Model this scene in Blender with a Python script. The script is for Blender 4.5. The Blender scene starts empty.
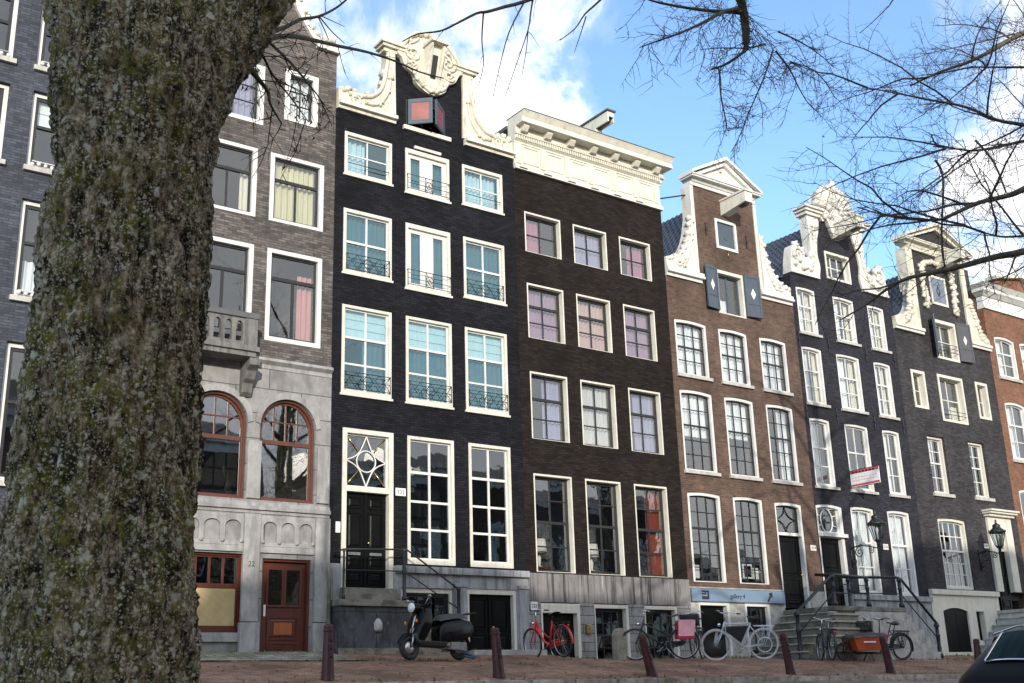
import bpy, bmesh, math, random
from mathutils import Vector, Matrix, noise
from mathutils.geometry import tessellate_polygon

scene = bpy.context.scene
COL = scene.collection
RND = random.Random(7)
R = math.radians
F = 25.0            # the row of facades stands on the plane Y = 25

# ------------------------------------------------------------------ node helpers
def new_mat(name):
    m = bpy.data.materials.new(name)
    m.use_nodes = True
    nt = m.node_tree
    nt.nodes.clear()
    out = nt.nodes.new('ShaderNodeOutputMaterial')
    return m, nt, out

def N(nt, typ, **kw):
    n = nt.nodes.new(typ)
    for k, v in kw.items():
        if k.startswith('i_'):
            key = k[2:].replace('_', ' ')
            n.inputs[key].default_value = v
        else:
            setattr(n, k, v)
    return n

def L(nt, a, b):
    nt.links.new(a, b)

def rgba(c):
    return (c[0], c[1], c[2], 1.0)

def ramp(nt, fac, stops):
    r = nt.nodes.new('ShaderNodeValToRGB')
    e = r.color_ramp.elements
    while len(e) > 1:
        e.remove(e[-1])
    e[0].position = stops[0][0]
    e[0].color = rgba(stops[0][1]) if not isinstance(stops[0][1], float) else (stops[0][1],) * 3 + (1,)
    for p, c in stops[1:]:
        k = e.new(p)
        k.color = rgba(c) if not isinstance(c, float) else (c, c, c, 1)
    L(nt, fac, r.inputs['Fac'])
    return r.outputs['Color']

def coords(nt, scale=(1, 1, 1), rot=(0, 0, 0)):
    tc = N(nt, 'ShaderNodeTexCoord')
    mp = N(nt, 'ShaderNodeMapping')
    mp.inputs['Scale'].default_value = scale
    mp.inputs['Rotation'].default_value = rot
    L(nt, tc.outputs['Object'], mp.inputs['Vector'])
    return mp.outputs['Vector']

def noise_fac(nt, vec, scale, detail=4.0, rough=0.55, dist=0.0):
    n = N(nt, 'ShaderNodeTexNoise')
    n.inputs['Scale'].default_value = scale
    n.inputs['Detail'].default_value = detail
    n.inputs['Roughness'].default_value = rough
    n.inputs['Distortion'].default_value = dist
    L(nt, vec, n.inputs['Vector'])
    return n.outputs['Fac']

def mixc(nt, fac, a, b, mode='MIX'):
    m = N(nt, 'ShaderNodeMix', data_type='RGBA', blend_type=mode)
    for idx, v in ((0, fac), (6, a), (7, b)):
        if isinstance(v, (int, float)):
            m.inputs[idx].default_value = v
        elif isinstance(v, tuple):
            m.inputs[idx].default_value = rgba(v)
        else:
            L(nt, v, m.inputs[idx])
    return m.outputs[2]

def finish(nt, out, color, rough=0.6, bump=None, bdist=0.01, bstr=0.5, metal=0.0, spec=0.5, sheen=None, coat=0.0):
    b = N(nt, 'ShaderNodeBsdfPrincipled')
    if isinstance(color, tuple):
        b.inputs['Base Color'].default_value = rgba(color)
    else:
        L(nt, color, b.inputs['Base Color'])
    if isinstance(rough, (int, float)):
        b.inputs['Roughness'].default_value = rough
    else:
        L(nt, rough, b.inputs['Roughness'])
    b.inputs['Metallic'].default_value = metal
    b.inputs['Specular IOR Level'].default_value = spec
    b.inputs['Coat Weight'].default_value = coat
    if bump is not None:
        bn = N(nt, 'ShaderNodeBump')
        bn.inputs['Strength'].default_value = bstr
        bn.inputs['Distance'].default_value = bdist
        L(nt, bump, bn.inputs['Height'])
        L(nt, bn.outputs['Normal'], b.inputs['Normal'])
    L(nt, b.outputs['BSDF'], out.inputs['Surface'])
    return b

def plain(name, c, rough=0.55, var=0.18, vs=2.5, bump=0.0, metal=0.0, spec=0.5, stretch=(1, 1, 1), coat=0.0, dirt=0.0, dirtc=(0.05, 0.045, 0.035)):
    m, nt, out = new_mat(name)
    v = coords(nt, stretch)
    f = noise_fac(nt, v, vs, 6.0, 0.6)
    lo = tuple(max(0, x * (1 - var)) for x in c)
    hi = tuple(min(0.95, x * (1 + var)) for x in c)
    col = ramp(nt, f, [(0.3, lo), (0.7, hi)])
    if dirt > 0:
        v2 = coords(nt, (3.0, 3.0, 0.7))
        d = noise_fac(nt, v2, 2.2, 7.0, 0.7)
        dm = ramp(nt, d, [(0.5, 0.0), (0.72, dirt)])
        col = mixc(nt, dm, col, dirtc)
    fr = noise_fac(nt, v, vs * 5, 3.0)
    rr = N(nt, 'ShaderNodeMapRange')
    rr.inputs['To Min'].default_value = max(0.02, rough - 0.12)
    rr.inputs['To Max'].default_value = min(1, rough + 0.12)
    L(nt, fr, rr.inputs['Value'])
    bf = noise_fac(nt, v, vs * 14, 4.0) if bump > 0 else None
    finish(nt, out, col, rr.outputs['Result'], bf, 0.01, bump, metal, spec, coat=coat)
    return m

def brick(name, c1, c2, mortar, rough=0.75, msize=0.008, patch=0.35, soot=(0.02, 0.02, 0.022), sootamt=0.4, bs=0.5, spec=0.2):
    m, nt, out = new_mat(name)
    tc = N(nt, 'ShaderNodeTexCoord')
    sp = N(nt, 'ShaderNodeSeparateXYZ')
    L(nt, tc.outputs['Object'], sp.inputs[0])
    ad = N(nt, 'ShaderNodeMath', operation='ADD')
    L(nt, sp.outputs['X'], ad.inputs[0])
    L(nt, sp.outputs['Y'], ad.inputs[1])
    cb = N(nt, 'ShaderNodeCombineXYZ')
    L(nt, ad.outputs[0], cb.inputs['X'])
    L(nt, sp.outputs['Z'], cb.inputs['Y'])
    bt = N(nt, 'ShaderNodeTexBrick')
    bt.inputs['Scale'].default_value = 1.0
    bt.inputs['Brick Width'].default_value = 0.22
    bt.inputs['Row Height'].default_value = 0.066
    bt.inputs['Mortar Size'].default_value = msize
    bt.inputs['Mortar Smooth'].default_value = 0.3
    bt.inputs['Bias'].default_value = -0.1
    bt.inputs['Color1'].default_value = rgba(c1)
    bt.inputs['Color2'].default_value = rgba(c2)
    bt.inputs['Mortar'].default_value = rgba(mortar)
    L(nt, cb.outputs[0], bt.inputs['Vector'])
    v = tc.outputs['Object']
    big = noise_fac(nt, v, 0.55, 6.0, 0.65)
    f1 = ramp(nt, big, [(0.35, 1 - patch), (0.65, 1 + patch * 0.35)])
    col = mixc(nt, 1.0, bt.outputs['Color'], f1, 'MULTIPLY')
    mid = noise_fac(nt, v, 5.0, 5.0, 0.7)
    f2 = ramp(nt, mid, [(0.3, 0.62), (0.7, 1.12)])
    col = mixc(nt, 1.0, col, f2, 'MULTIPLY')
    mp = N(nt, 'ShaderNodeMapping')
    mp.inputs['Scale'].default_value = (2.2, 2.2, 0.25)
    L(nt, v, mp.inputs['Vector'])
    st = noise_fac(nt, mp.outputs['Vector'], 1.3, 6.0, 0.65)
    sm = ramp(nt, st, [(0.52, 0.0), (0.75, sootamt)])
    col = mixc(nt, sm, col, soot)
    hn = noise_fac(nt, v, 40.0, 3.0)
    h = N(nt, 'ShaderNodeMath', operation='MULTIPLY_ADD')
    L(nt, bt.outputs['Fac'], h.inputs[0])
    h.inputs[1].default_value = -1.0
    L(nt, hn, h.inputs[2])
    rg = ramp(nt, mid, [(0.3, rough - 0.15), (0.7, rough + 0.1)])
    finish(nt, out, col, rg, h.outputs[0], 0.012, bs, 0.0, spec)
    return m

def streaked(name, c, dark, light, rough=0.8, amt=0.7, block=None, sx=5.0, sz=0.35):
    """weathered stone: soft blotches and long vertical run-off streaks"""
    m, nt, out = new_mat(name)
    v = coords(nt)
    f = noise_fac(nt, v, 3.0, 7.0, 0.65)
    col = ramp(nt, f, [(0.3, tuple(x * 0.75 for x in c)), (0.55, c), (0.75, tuple(min(0.9, x * 1.25) for x in c))])
    vs = coords(nt, (sx, sx, sz))
    s = noise_fac(nt, vs, 1.6, 5.0, 0.6)
    dm = ramp(nt, s, [(0.48, 0.0), (0.62, amt)])
    col = mixc(nt, dm, col, dark)
    s2 = noise_fac(nt, vs, 2.7, 4.0, 0.6, 0.3)
    lm = ramp(nt, s2, [(0.6, 0.0), (0.72, amt * 0.8)])
    col = mixc(nt, lm, col, light)
    bump = noise_fac(nt, v, 35.0, 5.0, 0.7)
    if block:
        tc = N(nt, 'ShaderNodeTexCoord')
        sp = N(nt, 'ShaderNodeSeparateXYZ')
        L(nt, tc.outputs['Object'], sp.inputs[0])
        ad = N(nt, 'ShaderNodeMath', operation='ADD')
        L(nt, sp.outputs['X'], ad.inputs[0])
        L(nt, sp.outputs['Y'], ad.inputs[1])
        cb = N(nt, 'ShaderNodeCombineXYZ')
        L(nt, ad.outputs[0], cb.inputs['X'])
        L(nt, sp.outputs['Z'], cb.inputs['Y'])
        bt = N(nt, 'ShaderNodeTexBrick')
        bt.inputs['Scale'].default_value = 1.0
        bt.inputs['Brick Width'].default_value = block[0]
        bt.inputs['Row Height'].default_value = block[1]
        bt.inputs['Mortar Size'].default_value = 0.012
        bt.inputs['Color1'].default_value = (0.8, 0.8, 0.8, 1)
        bt.inputs['Color2'].default_value = (1, 1, 1, 1)
        bt.inputs['Mortar'].default_value = (0.3, 0.3, 0.3, 1)
        L(nt, cb.outputs[0], bt.inputs['Vector'])
        col = mixc(nt, 1.0, col, bt.outputs['Color'], 'MULTIPLY')
    finish(nt, out, col, rough, bump, 0.012, 0.5, 0.0, 0.3)
    return m

def glass(name, tint=(0.82, 0.85, 0.85), ior=2.2, refl=(0.97, 0.99, 1), wob=0.006):
    m, nt, out = new_mat(name)
    lw = N(nt, 'ShaderNodeLayerWeight')
    lw.inputs['Blend'].default_value = 0.5
    pw = N(nt, 'ShaderNodeMath', operation='POWER')
    L(nt, lw.outputs['Facing'], pw.inputs[0])
    pw.inputs[1].default_value = 5.0
    fr = N(nt, 'ShaderNodeMapRange')
    fr.inputs['To Min'].default_value = ((ior - 1) / (ior + 1)) ** 2
    fr.inputs['To Max'].default_value = 1.0
    L(nt, pw.outputs[0], fr.inputs['Value'])
    v = coords(nt)
    w = noise_fac(nt, v, 1.7, 2.0, 0.5)
    bn = N(nt, 'ShaderNodeBump')
    bn.inputs['Strength'].default_value = wob
    bn.inputs['Distance'].default_value = 0.25
    L(nt, w, bn.inputs['Height'])
    gl = N(nt, 'ShaderNodeBsdfGlossy')
    gl.inputs['Roughness'].default_value = 0.015
    gl.inputs['Color'].default_value = rgba(refl)
    L(nt, bn.outputs['Normal'], gl.inputs['Normal'])
    tr = N(nt, 'ShaderNodeBsdfTransparent')
    tr.inputs['Color'].default_value = rgba(tint)
    mx = N(nt, 'ShaderNodeMixShader')
    L(nt, fr.outputs[0], mx.inputs[0])
    L(nt, tr.outputs[0], mx.inputs[1])
    L(nt, gl.outputs[0], mx.inputs[2])
    L(nt, mx.outputs[0], out.inputs['Surface'])
    return m

def cloth(name, c, var=0.15):
    m, nt, out = new_mat(name)
    v = coords(nt, (9, 9, 0.6))
    f = noise_fac(nt, v, 2.0, 3.0)
    col = ramp(nt, f, [(0.3, tuple(x * (1 - var) for x in c)), (0.7, tuple(min(0.92, x * (1 + var)) for x in c))])
    finish(nt, out, col, 0.9, None, spec=0.1)
    return m

def paving(name, c1, c2, mortar, w, h, ms=0.012, moss=0.0, rot=0.0, off=0.5):
    m, nt, out = new_mat(name)
    v = coords(nt, (1, 1, 1), (0, 0, rot))
    bt = N(nt, 'ShaderNodeTexBrick')
    bt.offset = off
    bt.inputs['Scale'].default_value = 1.0
    bt.inputs['Brick Width'].default_value = w
    bt.inputs['Row Height'].default_value = h
    bt.inputs['Mortar Size'].default_value = ms
    bt.inputs['Mortar Smooth'].default_value = 0.4
    bt.inputs['Color1'].default_value = rgba(c1)
    bt.inputs['Color2'].default_value = rgba(c2)
    bt.inputs['Mortar'].default_value = rgba(mortar)
    L(nt, v, bt.inputs['Vector'])
    a = noise_fac(nt, v, 0.8, 6.0, 0.65)
    col = mixc(nt, 1.0, bt.outputs['Color'], ramp(nt, a, [(0.35, 0.5), (0.65, 1.25)]), 'MULTIPLY')
    b = noise_fac(nt, v, 6.0, 6.0, 0.7)
    col = mixc(nt, 1.0, col, ramp(nt, b, [(0.35, 0.5), (0.65, 1.25)]), 'MULTIPLY')
    du = noise_fac(nt, v, 0.6, 5.0, 0.6)
    col = mixc(nt, ramp(nt, du, [(0.56, 0.0), (0.70, 0.4)]), col, (0.42, 0.34, 0.27))
    if moss > 0:
        d = noise_fac(nt, v, 1.4, 7.0, 0.7)
        col = mixc(nt, ramp(nt, d, [(0.42, 0.0), (0.62, moss)]), col, (0.06, 0.075, 0.02))
    hn = noise_fac(nt, v, 30.0, 4.0)
    h_ = N(nt, 'ShaderNodeMath', operation='MULTIPLY_ADD')
    L(nt, bt.outputs['Fac'], h_.inputs[0])
    h_.inputs[1].default_value = -1.0
    L(nt, hn, h_.inputs[2])
    finish(nt, out, col, ramp(nt, b, [(0.3, 0.55), (0.7, 0.85)]), h_.outputs[0], 0.015, 0.6, 0.0, 0.35)
    return m

# ------------------------------------------------------------------ materials
M = {}
M['brick_slate'] = brick('slate blue brick', (0.05, 0.056, 0.076), (0.10, 0.11, 0.142), (0.042, 0.046, 0.058), patch=0.25, sootamt=0.3)
M['brick_grey'] = brick('grey brown brick', (0.092, 0.083, 0.079), (0.215, 0.19, 0.175), (0.075, 0.07, 0.066), patch=0.35, sootamt=0.5)
M['brick_black'] = brick('blue black painted brick', (0.0105, 0.0105, 0.0145), (0.022, 0.022, 0.030), (0.007, 0.007, 0.0085), rough=0.75, patch=0.45, sootamt=0.5, soot=(0.008, 0.008, 0.010), spec=0.12)
M['brick_umber'] = brick('brown black painted brick', (0.016, 0.012, 0.010), (0.034, 0.026, 0.0225), (0.011, 0.009, 0.008), rough=0.75, patch=0.35, sootamt=0.45, soot=(0.010, 0.008, 0.008), spec=0.12)
M['brick_red'] = brick('weathered red brown brick', (0.16, 0.095, 0.069), (0.088, 0.056, 0.045), (0.15, 0.12, 0.10), patch=0.4, sootamt=0.5, soot=(0.055, 0.04, 0.034))
M['brick_plum'] = brick('plum black painted brick', (0.023, 0.0225, 0.031), (0.046, 0.045, 0.061), (0.017, 0.017, 0.023), patch=0.35, sootamt=0.4)
M['brick_mocha'] = brick('dark grey brown brick', (0.040, 0.037, 0.041), (0.084, 0.077, 0.083), (0.04, 0.037, 0.037), patch=0.35, sootamt=0.45)
M['brick_orange'] = brick('orange red brick', (0.27, 0.12, 0.07), (0.17, 0.08, 0.05), (0.22, 0.15, 0.11), patch=0.25, sootamt=0.25, soot=(0.1, 0.05, 0.03))
M['cream'] = plain('cream paint', (0.61, 0.59, 0.515), 0.5, 0.10, 1.6, dirt=0.5, dirtc=(0.3, 0.25, 0.16))
M['cream_stone'] = plain('cream painted stone', (0.59, 0.56, 0.475), 0.7, 0.14, 2.5, bump=0.9, dirt=0.75, dirtc=(0.2, 0.17, 0.11))
M['white_stone'] = plain('white painted stone', (0.62, 0.60, 0.56), 0.7, 0.10, 2.5, bump=0.8, dirt=0.6, dirtc=(0.3, 0.27, 0.22))
M['white'] = plain('white paint', (0.63, 0.625, 0.605), 0.45, 0.08, 2.0, dirt=0.4, dirtc=(0.35, 0.33, 0.28))
M['offwhite'] = plain('off white plaster', (0.62, 0.60, 0.53), 0.7, 0.08, 1.5, bump=0.2, dirt=0.4, dirtc=(0.3, 0.28, 0.22))
M['black'] = plain('black gloss paint', (0.005, 0.005, 0.0055), 0.45, 0.2, 3.0, spec=0.12)
M['blackmatt'] = plain('black sash paint', (0.016, 0.016, 0.018), 0.45, 0.2, 3.0)
M['iron'] = plain('black wrought iron', (0.012, 0.014, 0.018), 0.42, 0.3, 8.0, spec=0.5)
M['greenblack'] = plain('green black door paint', (0.004, 0.0045, 0.0045), 0.4, 0.3, 3.0, spec=0.12)
M['redwood'] = plain('varnished red brown wood', (0.085, 0.020, 0.011), 0.4, 0.3, 3.0, stretch=(6, 6, 0.6))
M['orangewood'] = plain('orange brown wood panel', (0.30, 0.085, 0.03), 0.4, 0.2, 3.0, stretch=(6, 6, 0.6))
M['winwood'] = plain('brown window paint', (0.10, 0.036, 0.024), 0.4, 0.2, 3.0)
M['slateblue'] = plain('slate blue shutter paint', (0.055, 0.075, 0.10), 0.45, 0.15, 3.0)
M['shutgrey'] = plain('blue grey shutter paint', (0.14, 0.17, 0.23), 0.45, 0.15, 3.0)
M['shutdark'] = plain('dark grey shutter paint', (0.07, 0.07, 0.08), 0.5, 0.15, 3.0)
M['salmon'] = plain('salmon red glass panel', (0.28, 0.10, 0.09), 0.35, 0.2, 4.0)
M['plumred'] = plain('plum red glass panel', (0.27, 0.06, 0.10), 0.3, 0.2, 4.0)
M['bluestone'] = streaked('blue grey limestone', (0.285, 0.28, 0.278), (0.12, 0.12, 0.12), (0.41, 0.405, 0.40), amt=0.5, block=(1.7, 0.62), sx=2.0, sz=0.8)
M['bluestone_plain'] = streaked('blue grey dressed stone', (0.315, 0.31, 0.308), (0.14, 0.14, 0.14), (0.45, 0.445, 0.44), amt=0.5, sx=2.5, sz=0.6)
M['balcstone'] = streaked('sooty balcony stone', (0.17, 0.165, 0.16), (0.05, 0.05, 0.045), (0.30, 0.30, 0.29), amt=0.6)
M['h2stone'] = streaked('pale blue grey plinth stone', (0.30, 0.315, 0.33), (0.07, 0.07, 0.07), (0.5, 0.52, 0.54), amt=0.55)
M['darkslab'] = streaked('dark stoop slate', (0.075, 0.078, 0.088), (0.022, 0.022, 0.024), (0.20, 0.20, 0.20), amt=0.6, block=(1.05, 0.95), sx=3.0, sz=1.4)
M['streakstone'] = streaked('streaked grey plinth stone', (0.20, 0.19, 0.19), (0.035, 0.033, 0.034), (0.42, 0.42, 0.43), amt=0.9, sx=6.0, sz=0.3)
M['blockstone'] = streaked('rough grey block stone', (0.30, 0.295, 0.295), (0.09, 0.09, 0.09), (0.42, 0.42, 0.42), amt=0.5, block=(0.9, 0.24))
M['stepstone'] = streaked('worn sandstone steps', (0.20, 0.188, 0.16), (0.05, 0.05, 0.04), (0.32, 0.31, 0.27), amt=0.7, sx=1.5, sz=2.0)
M['nosing'] = streaked('lightened step nosing', (0.36, 0.345, 0.29), (0.14, 0.135, 0.10), (0.46, 0.45, 0.40), amt=0.5, sx=1.5, sz=2.0)  # light falling on the treads is put into this paler colour
M['stepgrey'] = streaked('worn grey steps', (0.42, 0.41, 0.39), (0.16, 0.16, 0.15), (0.55, 0.54, 0.52), amt=0.5, sx=1.5, sz=2.0)
M['sillstone'] = plain('grey sill stone', (0.42, 0.41, 0.38), 0.7, 0.2, 4.0, bump=0.3, dirt=0.3)
M['tile'] = plain('glazed black roof tile', (0.022, 0.024, 0.032), 0.3, 0.3, 6.0)
M['lead'] = plain('lead sheet', (0.09, 0.095, 0.1), 0.55, 0.2, 3.0)
M['dark'] = plain('shaded room backing', (0.05, 0.046, 0.042), 0.9, 0.3, 0.8)  # near-black colour stands in for the shade of unlit rooms
M['G'] = glass('window glass')
M['Gold'] = glass('old rippled glass', ior=2.45, wob=0.009)
M['Garch'] = glass('plate glass', (0.5, 0.52, 0.53), 2.7, wob=0.003)
M['Gteal'] = glass('teal tinted glass', (0.62, 0.74, 0.77), 2.45, (0.62, 0.88, 0.95), 0.015)
M['Gdark'] = glass('dark glass', (0.35, 0.37, 0.38), 2.35, wob=0.008)
M['sheer'] = cloth('white sheer curtain', (0.72, 0.74, 0.76))
M['tealcurt'] = cloth('teal grey curtain', (0.09, 0.16, 0.185))
M['blind'] = cloth('white roman blind', (0.74, 0.80, 0.80), 0.08)
M['yellow'] = cloth('pale yellow curtain', (0.54, 0.51, 0.33))
M['pink'] = cloth('dusty pink curtain', (0.48, 0.23, 0.23))
M['mauve'] = cloth('mauve curtain', (0.30, 0.19, 0.28))
M['peach'] = cloth('peach curtain', (0.50, 0.34, 0.30))
M['magenta'] = cloth('magenta curtain', (0.34, 0.13, 0.20))
M['lilac'] = cloth('lilac grey curtain', (0.26, 0.26, 0.40))
M['redcurt'] = cloth('brick red curtain', (0.22, 0.05, 0.032))
M['greycurt'] = cloth('pale grey curtain', (0.5, 0.5, 0.48))
M['creamcurt'] = cloth('cream curtain', (0.66, 0.62, 0.50))
M['paper'] = plain('tan wrapping paper', (0.42, 0.32, 0.165), 0.8, 0.18, 1.2, bump=0.6)
M['plaque'] = plain('enamel plaque', (0.75, 0.73, 0.70), 0.3, 0.05, 3.0)
M['ink'] = plain('dark lettering', (0.02, 0.02, 0.025), 0.5, 0.1, 3.0)
M['signblue'] = plain('grey blue sign board', (0.155, 0.225, 0.31), 0.5, 0.06, 1.0)
M['signwhite'] = plain('white sign panel', (0.80, 0.79, 0.80), 0.4, 0.05, 2.0)
M['signred'] = plain('red sign panel', (0.55, 0.10, 0.12), 0.5, 0.08, 2.0)
M['signpink'] = plain('pink sign print', (0.72, 0.45, 0.47), 0.4, 0.08, 2.0)
M['brass'] = plain('worn brass', (0.55, 0.40, 0.16), 0.3, 0.15, 5.0, metal=1.0)
M['steel'] = plain('dull steel', (0.45, 0.46, 0.47), 0.35, 0.15, 6.0, metal=1.0)
M['chrome'] = plain('chrome', (0.75, 0.76, 0.78), 0.12, 0.05, 6.0, metal=1.0)
M['rubber'] = plain('black rubber', (0.018, 0.018, 0.018), 0.75, 0.3, 8.0)
M['plasticblack'] = plain('black plastic', (0.015, 0.015, 0.016), 0.5, 0.2, 8.0)
M['scooterpaint'] = plain('glossy black scooter paint', (0.004, 0.004, 0.0045), 0.3, 0.1, 2.0, spec=0.22)
M['seatgrey'] = plain('grey seat vinyl', (0.045, 0.045, 0.05), 0.6, 0.2, 8.0)
M['carpaint'] = plain('black car paint', (0.003, 0.003, 0.003), 0.3, 0.1, 1.0, spec=0.16)
M['carglass'] = glass('car glass with green reflection', (0.10, 0.13, 0.11), 1.55, (0.5, 0.65, 0.55), 0.0)  # green reflection is put into the tint and gloss colour
M['redpaint'] = plain('red bicycle paint', (0.60, 0.03, 0.025), 0.3, 0.12, 5.0, coat=0.3)
M['navypaint'] = plain('dark navy bicycle paint', (0.02, 0.024, 0.034), 0.35, 0.2, 5.0)
M['silverpaint'] = plain('silver white bicycle paint', (0.58, 0.63, 0.70), 0.35, 0.08, 5.0)
M['whitetyre'] = plain('cream white tyre rubber', (0.62, 0.61, 0.57), 0.7, 0.15, 8.0, dirt=0.3)
M['bluepaint'] = plain('bright blue cloth', (0.03, 0.10, 0.48), 0.7, 0.15, 5.0)
M['pannierpink'] = plain('faded pink pannier cloth', (0.78, 0.38, 0.43), 0.7, 0.15, 5.0)
M['pannierred'] = plain('crimson pannier side', (0.50, 0.02, 0.07), 0.65, 0.15, 5.0)
M['orangebox'] = plain('orange red cargo box', (0.36, 0.07, 0.024), 0.4, 0.2, 2.5, dirt=0.35, dirtc=(0.1, 0.02, 0.01))
M['tarp'] = plain('black cover sheet', (0.03, 0.034, 0.04), 0.55, 0.25, 4.0)
M['leafgreen'] = plain('green weed leaf', (0.09, 0.13, 0.03), 0.6, 0.3, 8.0)
M['litterleaf'] = plain('brown fallen leaf', (0.30, 0.17, 0.07), 0.8, 0.5, 3.0)
M['petrol'] = plain('dark petrol blue plastic', (0.02, 0.05, 0.08), 0.5, 0.2, 5.0)
M['enginegrey'] = plain('dull grey engine casting', (0.16, 0.16, 0.165), 0.5, 0.3, 9.0)
M['bollard'] = plain('dark ox red bollard paint', (0.045, 0.008, 0.010), 0.5, 0.35, 5.0, bump=0.3, dirt=0.2, dirtc=(0.13, 0.08, 0.08))
M['redlens'] = plain('red lamp lens', (0.5, 0.02, 0.02), 0.2, 0.1, 5.0)
M['amber'] = plain('amber lamp lens', (0.7, 0.22, 0.02), 0.2, 0.1, 5.0)
M['lampglass'] = plain('clear headlight lens', (0.75, 0.77, 0.78), 0.12, 0.05, 5.0)
M['lanternglass'] = glass('lantern glass', (0.75, 0.8, 0.82), 1.7)
M['lampshade'] = cloth('pale lampshade', (0.70, 0.68, 0.62), 0.05)
M['oldpost'] = plain('weathered granite post', (0.25, 0.24, 0.19), 0.8, 0.3, 5.0, bump=0.6, dirt=0.5, dirtc=(0.08, 0.09, 0.04))
M['footpath'] = paving('brown clinker brick paving', (0.50, 0.255, 0.165), (0.31, 0.165, 0.115), (0.14, 0.12, 0.085), 0.21, 0.075, moss=0.25)
M['road'] = paving('grey brown clinker road', (0.40, 0.30, 0.25), (0.28, 0.215, 0.19), (0.17, 0.15, 0.125), 0.21, 0.09, moss=0.15, rot=R(90))
M['flags'] = paving('mossy grey flagstones', (0.36, 0.355, 0.28), (0.46, 0.45, 0.35), (0.05, 0.055, 0.025), 0.55, 0.45, 0.02, moss=0.55)
M['kerb'] = paving('grey granite kerb', (0.33, 0.30, 0.255), (0.42, 0.385, 0.33), (0.12, 0.12, 0.10), 1.1, 0.4, 0.015, moss=0.2)
M['quaywall'] = brick('quay brick', (0.10, 0.06, 0.05), (0.08, 0.05, 0.04), (0.07, 0.06, 0.05))

def water_mat():
    m, nt, out = new_mat('dark canal water')
    v = coords(nt, (1.0, 0.6, 1))
    h = noise_fac(nt, v, 1.5, 4.0, 0.6)
    finish(nt, out, (0.02, 0.028, 0.022), 0.05, h, 0.06, 0.4, 0.0, 0.5)
    return m
M['water'] = water_mat()

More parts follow.
